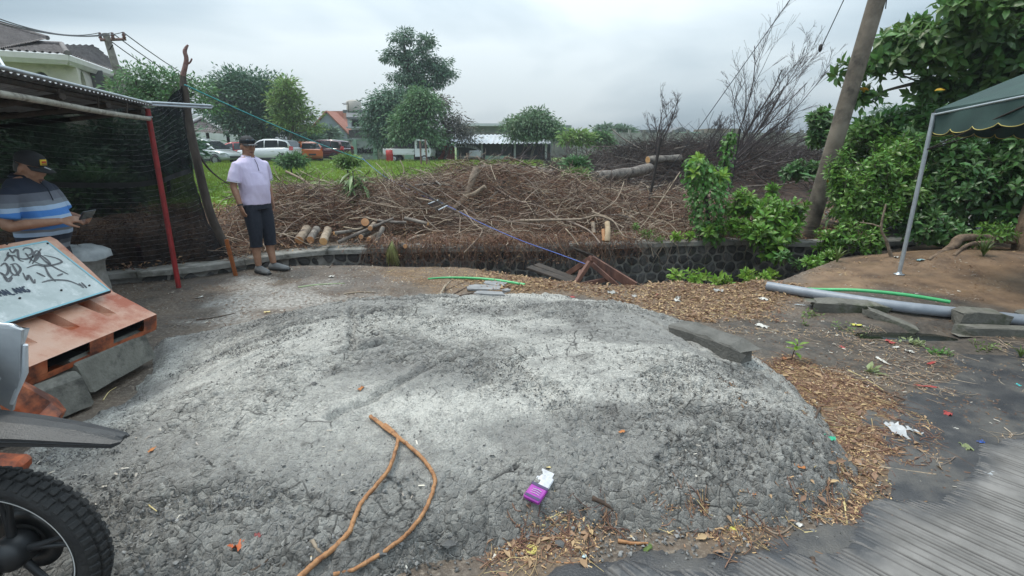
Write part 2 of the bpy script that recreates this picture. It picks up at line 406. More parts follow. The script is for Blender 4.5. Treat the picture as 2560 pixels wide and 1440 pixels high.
def nodes_of(m):
    t = m.node_tree; L = t.links.new; b = t.nodes['Principled BSDF']
    def nn(ty,**k):
        n = t.nodes.new(ty)
        for a,v in k.items(): setattr(n,a,v)
        return n
    def noise(vec,s,d=6,r=.6,dist=0):
        n = nn('ShaderNodeTexNoise'); n.inputs['Scale'].default_value = s; n.inputs['Detail'].default_value = d; n.inputs['Roughness'].default_value = r; n.inputs['Distortion'].default_value = dist; L(vec,n.inputs['Vector']); return n.outputs['Fac']
    def rng(x,a,b_,c=0,d=1):
        n = nn('ShaderNodeMapRange'); L(x,n.inputs[0])
        for i,v in zip((1,2,3,4),(a,b_,c,d)): n.inputs[i].default_value = v
        return n.outputs[0]
    def mixc(fac,a,c):
        x = nn('ShaderNodeMix',data_type='RGBA')
        if isinstance(fac,float): x.inputs[0].default_value = fac
        else: L(fac,x.inputs[0])
        for i,v in ((6,a),(7,c)):
            if isinstance(v,tuple): x.inputs[i].default_value = (*v,1)
            else: L(v,x.inputs[i])
        return x.outputs[2]
    def mul(a,c,op='MULTIPLY'):
        n = nn('ShaderNodeMath',operation=op)
        for i,v in ((0,a),(1,c)):
            if isinstance(v,(int,float)): n.inputs[i].default_value = v
            else: L(v,n.inputs[i])
        return n.outputs[0]
    def attr(nm): return nn('ShaderNodeAttribute',attribute_name=nm).outputs['Fac']
    def bump(h,s,d=.01,prev=None):
        n = nn('ShaderNodeBump'); n.inputs['Strength'].default_value = s; n.inputs['Distance'].default_value = d; L(h,n.inputs['Height'])
        if prev is not None: L(prev,n.inputs['Normal'])
        return n.outputs[0]
    vec = nn('ShaderNodeTexCoord').outputs['Object']
    return t,L,b,nn,noise,rng,mixc,mul,attr,bump,vec
gm = bpy.data.materials.new('ground_soil'); gm.use_nodes = True
t,L,b,nn,noise,rng,mixc,mul,attr,bump,vec = nodes_of(gm)
soil = mixc(rng(noise(vec,2.2),.35,.65),(.060,.048,.039),(.150,.112,.082))
soil = mixc(rng(noise(vec,38,5),.5,.72),soil,(.26,.215,.17))
soil = mixc(rng(noise(vec,1.1,4),.52,.66,0,.7),soil,(.040,.040,.043))
dust = mixc(rng(noise(vec,26),.35,.65),(.13,.115,.10),(.40,.38,.35))
earthc = mixc(rng(noise(vec,3,6),.35,.65),(.10,.062,.038),(.235,.15,.088))
chipc = mixc(rng(noise(vec,55,4),.35,.65),(.075,.048,.028),(.22,.14,.075))
green = mixc(rng(noise(vec,.8,6),.35,.65),(.07,.13,.018),(.13,.20,.035))
green = mixc(rng(noise(vec,.45,5),.56,.7,0,.8),green,(.12,.09,.055))
soil = mixc(mul(attr('mud'),.8),soil,mixc(rng(noise(vec,7,6),.4,.62),(.040,.035,.031),(.10,.080,.062))); c = mixc(attr('dust'),soil,dust); c = mixc(attr('earth'),c,earthc)
c = mixc(attr('chip'),c,chipc); c = mixc(attr('green'),c,green)
L(c,b.inputs['Base Color'])
L(rng(noise(vec,1.4,4),.4,.6,.42,.95),b.inputs['Roughness'])
nb = bump(noise(vec,45,6,.65),.8,.012,bump(noise(vec,9,5),.6,.03)); L(nb,b.inputs['Normal'])
gme.materials.append(gm)
tag(link('ground',gme),kind='structure')
# ---------------------------------------------------------------- grey gravel heap
mpoly = [(-2.95,3.85),(-2.62,3.35),(-2.48,2.85),(-2.62,2.1),(-2.3,1.62),(-1.6,1.36),(-.9,1.42),(-.45,1.56),(0,1.74),(.6,1.80),(1.2,1.84),(1.52,1.98),(1.76,2.22),(1.86,2.6),(1.92,3.1),(1.88,3.6),(1.62,4.2),(1.15,4.7),(.4,5.0),(-.6,5.0),(-1.5,4.85),(-2.3,4.45)]
def Hm(x,y):
    d = polydist(x,y,mpoly)+.10*(fbm(x*2.2,y*2.2,3,21)-.5)+.03*(fbm(x*12,y*12,2,22)-.5)
    dc = np.clip(d,0,None)
    h = (.37*(1-np.exp(-dc/.62)))*(.55+.45*ss(-2.6,-1.2,x))+.04*ss(0,.12,dc)
    h = h+.05*np.exp(-((x-.0)**2/1.2+(y-2.75)**2/.18))
    h = h+ss(0,.3,dc)*(.07*(fbm(x*1.2,y*1.2,3,23)-.5)+.03*(fbm(x*4,y*4,3,24)-.5))
    # steep lump at the near right end
    h = h+.06*np.exp(-((x-1.35)**2/.08+(y-2.3)**2/.05))
    return np.where(d > -.03,h-.0+np.where(d < 0,d,0),-.05),d
mx = np.arange(-3.5,2.12,.0115); my = np.concatenate([np.arange(1.2,3.4,.0100),np.arange(3.4,5.15,.0150)])
MX,MY = np.meshgrid(mx,my)
MZ,MD = Hm(MX,MY)
rough_ = ss(.42,.60,fbm(MX*1.7,MY*2.6,4,31))                     # loose stony patches against smooth crust
front = ss(.45,.02,MD)*ss(3.0,2.3,MY); rough_ = np.clip(rough_+front,0,1)
w1,we1,wc1 = worley(MX*42,MY*42,3); w2,we2,wc2 = worley(MX*24,MY*24,4)
wx = MX+.05*(fbm(MX*7,MY*7,3,41)-.5); wyq = MY+.05*(fbm(MX*7,MY*7,3,42)-.5)
w3,we3,wc3 = worley(wx*5.5,wyq*7,6); w4,we4,wc4 = worley(wx*14,wyq*16,7)
crk = np.exp(-((MX-1.15)**2/.28+(MY-2.25)**2/.10))
crack = (1-ss(0,.035,we3))*ss(.45,.62,fbm(MX*1.4,MY*1.4,3,44)+.25*crk)
crackB = (1-ss(0,.07,we4))*ss(.25,.5,crk)
stone = (np.clip(.55-w1,0,1)*.014+np.clip(.5-w2,0,1)*.022*(wc2 > .55))
w5,we5,wc5 = worley(wx*9,wyq*10,9)
for gxa,gya,gxb,gyb in ((-1.3,3.9,-1.0,2.9),(-1.5,2.6,-.75,3.0),(-1.75,3.4,-.6,3.6),(.9,3.9,1.25,3.1),(-.9,2.2,-.35,2.75),(-2.0,2.6,-1.4,3.3)):
    ex,ey = gxb-gxa,gyb-gya; tt = np.clip(((wx-gxa)*ex+(wyq-gya)*ey)/(ex*ex+ey*ey),0,1); dl = np.hypot(wx-gxa-tt*ex,wyq-gya-tt*ey); MZ = MZ-.030*np.exp(-(dl/.020)**2)*(.4+1.2*fbm(MX*9,MY*9,2,49))+.010*np.exp(-((dl-.05)/.03)**2)
ledge = fbm(MX*2.2+MY*1.1,MY*6-MX*1.5,4,47)
MZ = MZ+rough_*(.020*(wc5-.5)+.012*np.clip(.5-w5,0,1)-.010*(1-ss(0,.12,we5)))+.022*(ss(.46,.50,ledge)-.5)*(.3+.7*rough_)+.012*(fbm(MX*8,MY*11,4,48)-.5)
MZ = MZ+stone*(.45+.75*rough_)-.010*crack-.013*crackB+.012*crk*(wc4-.5)*1.6+.006*(fbm(MX*16,MY*30,3,45)-.5)
inside = (MD > -.03)
mv = np.stack([MX,MY,MZ],-1).reshape(-1,3); mf = gridfaces(len(mx),len(my))
keep = inside.ravel()[mf].all(1); mf = mf[keep]
used = np.unique(mf); remap = np.full(len(mv),-1); remap[used] = np.arange(len(used))
mme = fastmesh('gravel_heap',mv[used],remap[mf],None,smooth=True)
for nme,arr in (('rough',rough_),('crack',np.clip(crack+crackB,0,1)),('cell',wc1),('edge',ss(.25,.0,MD)),('dust_and_streak',ss(.44,.60,fbm(MX*.9+.1,MY*1.6,4,51))*ss(1.7,2.3,MY)+1.3*np.exp(-(((MX+.13)/.50)**4+((MY-2.37-.10*(MX+.13))/.12)**2)))):  # last mask: dusty noise patches, plus one pale streak across the middle
    a = mme.attributes.new(nme,'FLOAT','POINT'); a.data.foreach_set('value',arr.astype(np.float32).ravel()[used])
m = bpy.data.materials.new('grey_gravel_crust'); m.use_nodes = True
t,L,b,nn,noise,rng,mixc,mul,attr,bump,vec = nodes_of(m)
base = mixc(rng(noise(vec,6,7),.33,.66),(.205,.196,.180),(.40,.384,.355))
base = mixc(rng(noise(vec,60,4),.4,.62),base,(.30,.293,.28))
stc = mixc(rng(attr('cell'),0,1),(.18,.173,.162),(.38,.366,.345))
base = mixc(mul(attr('rough'),rng(noise(vec,12),.35,.6,.35,.95)),base,stc)
def vor(scale,feat,out):
    n = nn('ShaderNodeTexVoronoi',feature=feat); n.inputs['Scale'].default_value = scale; n.inputs['Randomness'].default_value = 1
    nz = nn('ShaderNodeTexNoise'); nz.inputs['Scale'].default_value = scale*.4; nz.inputs['Detail'].default_value = 3; L(vec,nz.inputs['Vector']); sc_ = nn('ShaderNodeVectorMath',operation='SCALE'); sc_.inputs['Scale'].default_value = 1.1/scale; L(nz.outputs['Color'],sc_.inputs[0]); ad_ = nn('ShaderNodeVectorMath',operation='ADD'); L(vec,ad_.inputs[0]); L(sc_.outputs[0],ad_.inputs[1]); L(ad_.outputs[0],n.inputs['Vector']); return n.outputs[out]
sepc = nn('ShaderNodeSeparateColor'); L(vor(34,'F1','Color'),sepc.inputs[0])
base = mixc(mul(rng(attr('rough'),0,1,.42,.8),rng(noise(vec,7,6,.7),.36,.56)),base,mixc(rng(sepc.outputs[0],0,1),(.135,.130,.12),(.46,.445,.41)))
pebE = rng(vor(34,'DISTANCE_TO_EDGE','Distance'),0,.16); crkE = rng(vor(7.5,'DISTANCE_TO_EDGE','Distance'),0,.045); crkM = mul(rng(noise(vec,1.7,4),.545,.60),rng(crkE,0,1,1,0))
base = mixc(mul(attr('dust_and_streak'),mul(rng(noise(vec,90,3),.30,.60,.25,1),rng(noise(vec,14,7,.75),.36,.58,.25,1))),base,(.66,.635,.58))
base = mixc(rng(noise(vec,3.1,6,.7),.56,.7,0,.45),base,(.12,.105,.095))
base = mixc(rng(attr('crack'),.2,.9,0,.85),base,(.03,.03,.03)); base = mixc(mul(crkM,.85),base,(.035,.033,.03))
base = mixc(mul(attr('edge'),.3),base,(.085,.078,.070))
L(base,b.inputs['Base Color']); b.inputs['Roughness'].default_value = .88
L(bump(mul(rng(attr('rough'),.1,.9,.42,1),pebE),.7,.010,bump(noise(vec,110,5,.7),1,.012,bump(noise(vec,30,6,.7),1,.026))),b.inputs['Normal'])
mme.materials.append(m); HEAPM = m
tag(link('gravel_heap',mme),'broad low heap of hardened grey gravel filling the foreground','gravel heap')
def top(x,y):
    h = Hs(x,y); a,d = Hm(np.array([float(x)]),np.array([float(y)]))
    return max(h,float(a[0])) if d[0] > -.03 else h
def topv(x,y):
    a,d = Hm(x,y); return np.maximum(H(x,y),np.where(d > -.02,a,-9))
# ---------------------------------------------------------------- grooved concrete road at the near right
rpoly = [(-.15,1.05),(.05,1.40),(.42,1.60),(.9,1.62),(1.3,1.66),(1.62,1.84),(2.05,2.08),(2.7,2.45),(3.8,3.0),(3.8,.9),(1.5,.6)]
u = np.arange(-3.0,3.2,.0042); vv_ = np.arange(-3.2,3.2,.035)
U,VV = np.meshgrid(u,vv_); ga = R(-52)          # grooves run along v
RX = 1.8+U*math.cos(ga+math.pi/2)+VV*math.cos(ga); RY = 1.6+U*math.sin(ga+math.pi/2)+VV*math.sin(ga)
wob = .005*(fbm(VV*2,U*1.5,3,61)-.5)
ph = ((U+wob)/.0235) % 1.0; lvl = fbm(np.floor((U+wob)/.0235)*3.3,VV*1.3,3,62)
gro = (1-ss(.13,.26,np.abs(ph-.5)))*ss(.36,.60,lvl)
RD = polydist(RX,RY,rpoly)+.30*(fbm(RX*3,RY*3,5,63)-.5)
RZ = .0205-.009*gro+.002*(fbm(RX*30,RY*30,2,64)-.5)-.035*ss(.03,-.05,RD)
rv = np.stack([RX,RY,RZ],-1).reshape(-1,3); rf = gridfaces(len(u),len(vv_)); kp = (RD > -.045).ravel()[rf].all(1) & (rv[:,1][rf] > .55).all(1) & (rv[:,0][rf] < 3.8).all(1); rf = rf[kp]
used = np.unique(rf); remap = np.full(len(rv),-1); remap[used] = np.arange(len(used))
rme = fastmesh('road',rv[used],remap[rf],None,smooth=True)
for nme,arr in (('groove',gro),('wet',ss(.16,.02,RD))):
    a = rme.attributes.new(nme,'FLOAT','POINT'); a.data.foreach_set('value',arr.astype(np.float32).ravel()[used])
m = bpy.data.materials.new('grooved_concrete'); m.use_nodes = True
t,L,b,nn,noise,rng,mixc,mul,attr,bump,vec = nodes_of(m)
base = mixc(rng(noise(vec,5,6),.35,.65),(.115,.108,.101),(.215,.202,.19))
base = mixc(mul(attr('groove'),.93),base,(.028,.026,.026))
wet = mul(attr('wet'),rng(noise(vec,9,4),.3,.5)); base = mixc(wet,base,(.045,.045,.048))
L(base,b.inputs['Base Color']); L(rng(wet,0,1,.8,.35),b.inputs['Roughness']); L(bump(noise(vec,120,5),.5,.004),b.inputs['Normal'])
rme.materials.append(m); tag(link('road',rme),kind='structure')
# dark tarmac sheet lying between the heap and the road
apoly = [(-3.6,.3),(-1.2,.9),(-.4,1.20),(0,1.45),(.45,1.66),(1.0,1.76),(1.5,1.88),(1.9,2.2),(2.1,2.6),(2.3,2.9),(3.2,3.4),(4.2,4.0),(4.8,3.0),(3.8,.5),(0,.2)]
ax_ = np.arange(-3.6,4.8,.02); ay_ = np.arange(.25,4.1,.02); AX,AY = np.meshgrid(ax_,ay_)
AD = polydist(AX,AY,apoly)+.45*(fbm(AX*2.2,AY*2.2,5,71)-.5)
AZ = .010+.005*(fbm(AX*8,AY*8,3,72)-.5)-.03*ss(.04,-.05,AD)
av = np.stack([AX,AY,AZ],-1).reshape(-1,3); af = gridfaces(len(ax_),len(ay_)); af = af[(AD > -.05).ravel()[af].all(1)]
m = mat('tarmac',(.030,.030,.033),(.065,.062,.062),scale=5,rough=.45,bump=.5,bscale=110,c3=(.095,.088,.08),s3=2.5,w3=.46)
tag(link('tarmac',fastmesh('tarmac',av,af,m,smooth=True)),kind='structure')
wm = mat('still_water',(.015,.018,.014),rough=.05,spec=.5,bump=.05,bscale=8)
puv = np.array([[PUC.x+.60*math.cos(a_)*(1+.1*math.sin(3*a_)),PUC.y+.15*math.sin(a_)*(1+.2*math.cos(2*a_)),PUZ] for a_ in np.linspace(0,6.283,33)[:-1]])
tag(link('puddle',fastmesh('puddle',puv,np.arange(32)[None],wm)),'dark muddy puddle between the broken concrete channel pieces','puddle')
# ---------------------------------------------------------------- retaining wall of dark stones
mortar = mat('wall_mortar',(.16,.15,.135),(.27,.26,.24),scale=9,bump=.6,bscale=60,c3=(.05,.055,.035),s3=3,w3=.42)
stonem = mat('dark_river_stone',(.040,.039,.039),(.105,.10,.096),scale=14,rough=.75,bump=.7,bscale=70,rnd=.45,c3=(.06,.075,.03),s3=5,w3=.38)
capm = mat('wall_cap_concrete',(.17,.165,.15),(.30,.29,.265),scale=6,bump=.5,bscale=50,c3=(.07,.065,.05),s3=4,w3=.45)
wallP = [Vector((p.x,p.y,0)) for p in WP]
cum = [0]
for a,b_ in zip(wallP,wallP[1:]): cum.append(cum[-1]+(b_-a).length)
def wpt(s):
    for i in range(len(wallP)-1):
        if s <= cum[i+1] or i == len(wallP)-2:
            t_ = (s-cum[i])/(cum[i+1]-cum[i]); d = (wallP[i+1]-wallP[i]).normalized(); return wallP[i].lerp(wallP[i+1],t_),d
wall = thing('retaining_wall','long low wall of dark round stones with a grey concrete cap along the ditch','wall')
mb = MB(); caps = MB(); ns = 90
Vv = []
for i in range(ns+1):
    p,d = wpt(cum[-1]*i/ns); n_ = Vector((-d.y,d.x,0)); 
    Vv.append([p+n_*.035+Vector((0,0,-1.35)),p+n_*.035+Vector((0,0,WT-.078)),p+n_*.27+Vector((0,0,WT-.078)),p+n_*.27+Vector((0,0,-1.35))])
mb.loft(Vv,smooth=False); mb.build('mortar_face',mortar,wall)
# cap: cast lengths with small joints
s = 0.0
while s < cum[-1]:
    L_ = random.uniform(1.1,1.7); e_ = min(s+L_,cum[-1]); rings = []
    for k in range(6):
        p,d = wpt(s+.004+(e_-s-.008)*k/5); n_ = Vector((-d.y,d.x,0)); j = random.uniform(-.004,.004)
        rings.append([p+n_*(-.03+j)+Vector((0,0,WT-.075)),p+n_*(-.03+j)+Vector((0,0,WT-.012+j)),p+n_*(-.018+j)+Vector((0,0,WT+j)),p+n_*.28+Vector((0,0,WT+j)),p+n_*.28+Vector((0,0,WT-.075))])
    MB().loft(rings,smooth=False).build('cap_slab',capm,wall); s = e_
# stones: irregular cells cut by their neighbours
def clip(poly,a,b,c):
    out = []
    for i in range(len(poly)):
        p,q = poly[i],poly[(i+1) % len(poly)]; dp = a*p[0]+b*p[1]-c; dq = a*q[0]+b*q[1]-c
        if dp <= 0: out.append(p)
        if dp*dq < 0: t_ = dp/(dp-dq); out.append((p[0]+(q[0]-p[0])*t_,p[1]+(q[1]-p[1])*t_))
    return out
s0 = 3.0; s1 = cum[-1]-2.5; pts = []
cw,chh = .175,.135; rows = 8; cols = int((s1-s0)/cw)
for r_ in range(-1,rows+1):
    for c_ in range(-1,cols+1):
        pts.append((s0+(c_+.5+(r_ % 2)*.5+random.uniform(-.3,.3))*cw,WT-.09-(r_+.5+random.uniform(-.28,.28))*chh))
cnt = 0; rest = MB(); cand = []
for (cx,cy) in pts:
    if cy > WT-.12 or cy < -.86: continue
    poly = [(cx-.2,cy-.2),(cx+.2,cy-.2),(cx+.2,cy+.2),(cx-.2,cy+.2)]
    for (qx,qy) in pts:
        if (qx,qy) == (cx,cy) or abs(qx-cx) > .45 or abs(qy-cy) > .4: continue
        a,b_ = qx-cx,qy-cy; l = math.hypot(a,b_); a /= l; b_ /= l; poly = clip(poly,a,b_,a*cx+b_*cy+l/2-random.uniform(.007,.016))
    poly = clip(poly,0,1,WT-.085)
    if len(poly) < 3: continue
    mxs = sum(p[0] for p in poly)/len(poly); mys = sum(p[1] for p in poly)/len(poly)
    P0,d = wpt(mxs); dep = .30+.85*float(ss(-1.4,.8,P0.x)); 
    if mys < -dep-.05: continue
    # round the corners
    rp = []
    for i in range(len(poly)):
        p,q = poly[i],poly[(i+1) % len(poly)]; rp += [(lerp(p[0],q[0],.22),lerp(p[1],q[1],.22)),(lerp(p[0],q[0],.78),lerp(p[1],q[1],.78))]
    cand.append((rp,mxs,mys,P0,d))
random.shuffle(cand)
for k,(rp,mxs,mys,P0,d) in enumerate(cand):
    n_ = Vector((-d.y,d.x,0)); pr = random.uniform(.012,.034)
    def W(x,y,o): 
        return P0+d*(x-mxs)+n_*o+Vector((0,0,y))
    outer = [W(x,y,.040) for x,y in rp]; mid = [W(lerp(mxs,x,.93),lerp(mys,y,.93),.040-pr*.8) for x,y in rp]; inn = [W(lerp(mxs,x,.62),lerp(mys,y,.62),.040-pr-random.uniform(0,.008)) for x,y in rp]
    tgt = rest if k >= 299 else MB()
    n0 = len(rp); 
    for A,B in ((outer,mid),(mid,inn)):
        tgt.add(A+B,[(i,(i+1) % n0,(i+1) % n0+n0,i+n0) for i in range(n0)],True)
    tgt.add(inn,[tuple(range(n0))],True)
    if tgt is not rest: tgt.build('stone',stonem,wall)
if rest.v: rest.build('stone',stonem,wall,kind='stuff')

# ---------------------------------------------------------------- shelter at left: corrugated roof, poles, shade net
redm = mat('red_painted_steel',(.30,.018,.020),(.20,.012,.014),scale=12,rough=.45,bump=.3,c3=(.10,.03,.02),s3=20,w3=.38)
bark_dk = mat('dark_bark',(.035,.027,.022),(.085,.068,.055),scale=12,bump=1,bscale=40,stretch=(1,1,.3))
sheet = mat('corrugated_sheet',(.30,.32,.34),(.20,.21,.23),scale=5,rough=.5,metal=.3,c3=(.10,.075,.06),s3=6,w3=.4)
bamb = mat('weathered_bamboo',(.42,.39,.33),(.26,.24,.20),scale=14,rough=.7,bump=.4,c3=(.12,.10,.08),s3=16,w3=.42)
steel = mat('galvanised_steel',(.42,.45,.48),(.30,.33,.36),scale=10,rough=.38,metal=.55)
A0 = at(375,262,5.62); A1 = Vector((-2.6,2.0,2.035)); ed = (A1-A0).normalized(); bk = Vector((-.94,.34,-.035)).normalized(); upv = Vector((0,0,1))
shel = thing('market_shelter','dark lean-to shelter with corrugated sheet roof on the left','shelter')
mb = MB(); L_ = (A1-A0).length; nrib = 60; top_ = []; 
nc = int(3.4/.076*6)
# the sheets' corrugations run back from the eave: waves along the eave direction
ne = int(L_/.0127); ringsA = []
for i in range(ne+1):
    p = A0+ed*(L_*i/ne); h = .009*math.sin(2*math.pi*(L_*i/ne)/.076)
    ringsA.append([p+upv*h,p+bk*1.2+upv*(h-.02),p+bk*3.4+upv*(h-.0)])
mb.loft(ringsA,caps=False,closed=False); mb.build('roof_sheet',sheet,shel)
MB().tube([A0+Vector((.015,.0,.012)),A1+Vector((.015,0,.012))],.014,6).build('eave_trim',steel,shel)
dkwood = mat('dark_timber',(.030,.024,.020),(.060,.045,.036),scale=10,bump=.6,stretch=(1,1,.2))
for q,zz in ((.10,-.035),(.9,-.045),(1.9,-.05),(2.9,-.04)):
    MB().tube([A0+bk*q+upv*zz-ed*.05,A1+bk*q+upv*zz],.022,6).build('purlin',dkwood,shel)
for q in (.25,1.1,1.9,2.7):
    MB().tube([A0+ed*q+upv*-.085,A0+ed*q+bk*3.3+upv*-.12],.025,6).build('rafter',dkwood,shel)
for q in (.62,1.25,1.9):
    MB().tube([A0+ed*q+bk*.02+upv*-.03,A0+ed*(q+.03)+bk*.05+upv*-.17],.008,5).build('hanger',bark_dk,shel)
B0 = at(372,297,5.60); 
Bp = [B0,B0+ed*1.2+Vector((0,0,-.005)),B0+ed*2.4+Vector((0,0,.01)),B0+ed*3.6]
MB().tube(smooth_path(Bp,4),[.024-.0003*i for i in range(13)],9).build('bamboo_rail',bamb,shel)
base = gr(447,720,.0); base.z = Hs(base.x,base.y)-.05; tp = at(368,272,base.y+.02)
po = MB().tube([base,base.lerp(tp,.5),tp],.027,12); po.build('post',redm,shel)
MB().tube([tp+Vector((0,0,-.09)),tp+Vector((0,0,-.075))],.034,12).build('post_collar',steel,shel)
p2 = gr(362,690,.0); p2.z = Hs(p2.x,p2.y)-.05; MB().tube([p2,p2+Vector((-.01,0,.33))],.030,10).build('stub_post',redm,shel)
f0 = at(366,255,5.6); f1 = at(528,264,6.1)
mb = MB(); d = (f1-f0).normalized(); s_ = Vector((0,1,0))
for dz in (0,-.028): mb.tube([f0+upv*dz,f1+upv*dz],.012,6)
mb.loft([[q+s_*a+upv*b_ for a,b_ in ((0,0),(.05,.005),(.05,-.004),(0,-.03))] for q in (f0,f1)],smooth=False)
mb.build('steel_channel',steel,None,'short silver steel channel sticking out from the shelter roof past the net corner','steel channel')
# dead-tree post the net hangs on
tpx = [(592,672,6.72),(560,610,6.72),(528,540,6.72),(508,470,6.72),(492,400,6.7),(474,320,6.7),(462,240,6.7),(457,190,6.7),(466,150,6.72),(462,128,6.72),(470,112,6.74)]
TP = [at(*q) for q in tpx]; TP[0].z = Hs(TP[0].x,TP[0].y)-.1
rr = [.062,.060,.055,.055,.052,.052,.050,.032,.026,.024,.010]
tpo = thing('dead_trunk_post','crooked dead tree trunk with a reddish tip propping the corner of the shade net','tree trunk')
MB().tube(smooth_path(TP[:8],4),list(np.interp(np.linspace(0,7,29),range(8),rr[:8])),9).build('trunk',bark_dk,tpo)
redb = mat('peeling_red_bark',(.13,.06,.05),(.25,.16,.14),scale=25,bump=.8)
MB().tube(smooth_path(TP[7:],5),list(np.interp(np.linspace(0,3,16),range(4),rr[7:])),8).build('bare_tip',redb,tpo)
MB().tube(smooth_path([at(462,158,6.72),at(474,157,6.72),at(480,146,6.72)],4),[.016]*4+[.011]*4+[.006],6).build('branch_stub',redb,tpo)
# net
netm = bpy.data.materials.new('black_shade_net'); netm.use_nodes = True
t,L,b,nn,noise,rng,mixc,mul,attr,bump,vec = nodes_of(netm)
b.inputs['Base Color'].default_value = (.009,.010,.012,1); b.inputs['Roughness'].default_value = .7; b.inputs['Specular IOR Level'].default_value = .1
hole = rng(noise(vec,2.2,5),.35,.7,.86,.985); fine = rng(noise(vec,240,2),.3,.7,-.12,.12)
al = nn('ShaderNodeMath',operation='ADD',use_clamp=True); L(hole,al.inputs[0]); L(fine,al.inputs[1]); L(al.outputs[0],b.inputs['Alpha'])
net = thing('shade_net','black shade net hanging between the dead trunk and the shelter roof','shade net')
npath = [TP[0]+Vector((.0,-.06,0)),gr(500,682,0),gr(420,690,0),gr(300,702,0),gr(150,715,0)+Vector((0,0,0)),gr(-60,730,0),gr(-330,745,0)]
ntop = [at(470,212,6.66),at(430,235,6.5),at(400,262,6.3),at(340,268,6.05),at(200,250,5.8),at(-10,215,5.5),at(-300,180,5.3)]
ntop = [Vector((p.x,p.y,min(p.z,2.4))) for p in ntop]
nb_ = smooth_path(npath,14); ntp = smooth_path(ntop,14); nz = 34; grid = []
for i in range(len(nb_)):
    col = []
    for k in range(nz+1):
        f = k/nz; p = nb_[i].lerp(ntp[i],f)
        if i < 15:     # left edge follows the crooked trunk
            q = TP[0].lerp(TP[6],f) if False else None
            tz = lerp(nb_[0].z,ntp[0].z,f); tx = float(np.interp(tz,[q_.z for q_ in TP[:7]],[q_.x for q_ in TP[:7]]))
            wgt = (1-i/15); p.x = lerp(p.x,tx+.01,wgt)
        g = float(fbm(np.array([i*.22]),np.array([k*.12]),3,81)[0])-.5; g2 = float(fbm(np.array([i*.06]),np.array([k*.9]),2,82)[0])-.5
        sag = .07*math.sin(k*math.pi/4.25)*0
        p = p+Vector((.05*g,-.16*g-.05*g2,.03*g2)); p.y -= .10*math.sin(math.pi*f)
        if k == 0: p.z = Hs(p.x,p.y)+.005
        col.append(p)
    grid.append(col)
mb = MB(); mb.add([p for c_ in grid for p in c_],[(i*(nz+1)+k,(i+1)*(nz+1)+k,(i+1)*(nz+1)+k+1,i*(nz+1)+k+1) for i in range(len(grid)-1) for k in range(nz)],True)
mb.build('netting',netm,net)
linem = mat('grey_net_cord',(.15,.155,.16),(.04,.04,.045),scale=30,rough=.6)
for k in range(1,nz,1):
    if k in (20,21): continue
    P = [grid[i][k]+Vector((.0,-.012,.004*math.sin(i*.4+k))) for i in range(0,len(grid),3)]
    MB().tube(P,.0017,4,caps=False).build('net_cord',linem,net)
for k0,wd in ((19,1),):
    mb = MB(); mb.add([grid[i][k0+j]+Vector((0,-.02,0)) for i in range(len(grid)) for j in (0,1)],[(2*i,2*i+2,2*i+3,2*i+1) for i in range(len(grid)-1)],True)
    mb.build('seam_band',mat('black_band',(.008,.009,.010),rough=.7),net)
mb = MB(); q0 = gr(582,690,0); q0.z = Hs(q0.x,q0.y)-.03; q1 = at(574,598,q0.y+.02)
mb.box(((q0+q1)/2),(.045,.03,(q1-q0).length),rot=(0,R(-6),0),bev=.004)
mb.build('orange_stake',mat('orange_wood',(.32,.10,.025),(.20,.06,.02),scale=20,bump=.4),None,'short orange wooden stake at the foot of the net corner','stake')
mb = MB(); gx = gr(225,742,0)
P = [(.20,0),(.205,.1),(.19,.28),(.20,.38),(.235,.43),(.24,.47),(.20,.50),(.17,.48),(.17,.1)]
binm = mat('mottled_cement_jar',(.20,.19,.17),(.34,.33,.31),scale=5,bump=.4,c3=(.12,.11,.09),s3=4,w3=.45)
jar = thing('cement_jar','grey waste jar under a plastic cover behind the orange barrier','jar',(gx.x,gx.y,Hs(gx.x,gx.y)))
MB().lathe(P,20).build('body',binm,jar)
rings = [[Vector((r*math.cos(a)*(1+.08*math.sin(3*a)),r*math.sin(a)*(1+.08*math.cos(2*a)),z+.012*math.sin(5*a))) for a in np.arange(0,6.283,.314)] for r,z in ((.262,.43),(.255,.505),(.19,.55),(.08,.565),(.005,.568))]
MB().loft(rings,caps=False).build('plastic_cover',mat('grey_plastic_bag',(.42,.45,.46),(.28,.30,.31),scale=9,rough=.35,bump=.6,bscale=20),jar)
# ---------------------------------------------------------------- orange plastic barrier lying back on kerb stones
orm = mat('faded_orange_plastic',(.58,.27,.17),(.66,.42,.31),scale=3,rough=.42,bump=.15,bscale=40,c3=(.42,.10,.04),s3=3.2,w3=.45)
ord_ = mat('stained_orange_plastic',(.36,.07,.02),(.45,.14,.06),scale=8,rough=.5,c3=(.09,.03,.02),s3=7,w3=.5)
blk = mat('black_void_plastic',(.012,.010,.010),rough=.7)
BR = Vector((-2.70,3.60,.37)); du_ = Vector((-.10,-.995,0)); pn = Vector((-.995,.10,0))
def BP(u,h,z): return BR+du_*u+pn*h+Vector((0,0,z))
bar = thing('water_barrier','faded orange plastic road barrier tipped back with a graffitied white board on it','road barrier')
LB = 1.9
cells = []   # (u0,u1,recess)
prof = [(0,0),(.06,.03),(.32,.17),(.46,.33),(.68,.56),(.73,.585),(.80,.56)]
recs = [(.20,.30),(.48,.58),(.76,.86),(1.04,1.14),(1.32,1.42),(1.6,1.7)]
us = [0]
for a,b_ in recs: us += [a-.02,a,a+.03,a+.04,b_-.04,b_-.03,b_,b_+.02]
us.append(LB)
def depth(u,k):      # slots between the ribs: deep at the bend, fading towards the foot
    for a,b_ in recs:
        if a+.03 <= u <= b_-.025: return (0,0,.075,.13,.12,0,0)[k] if True else 0
    return 0
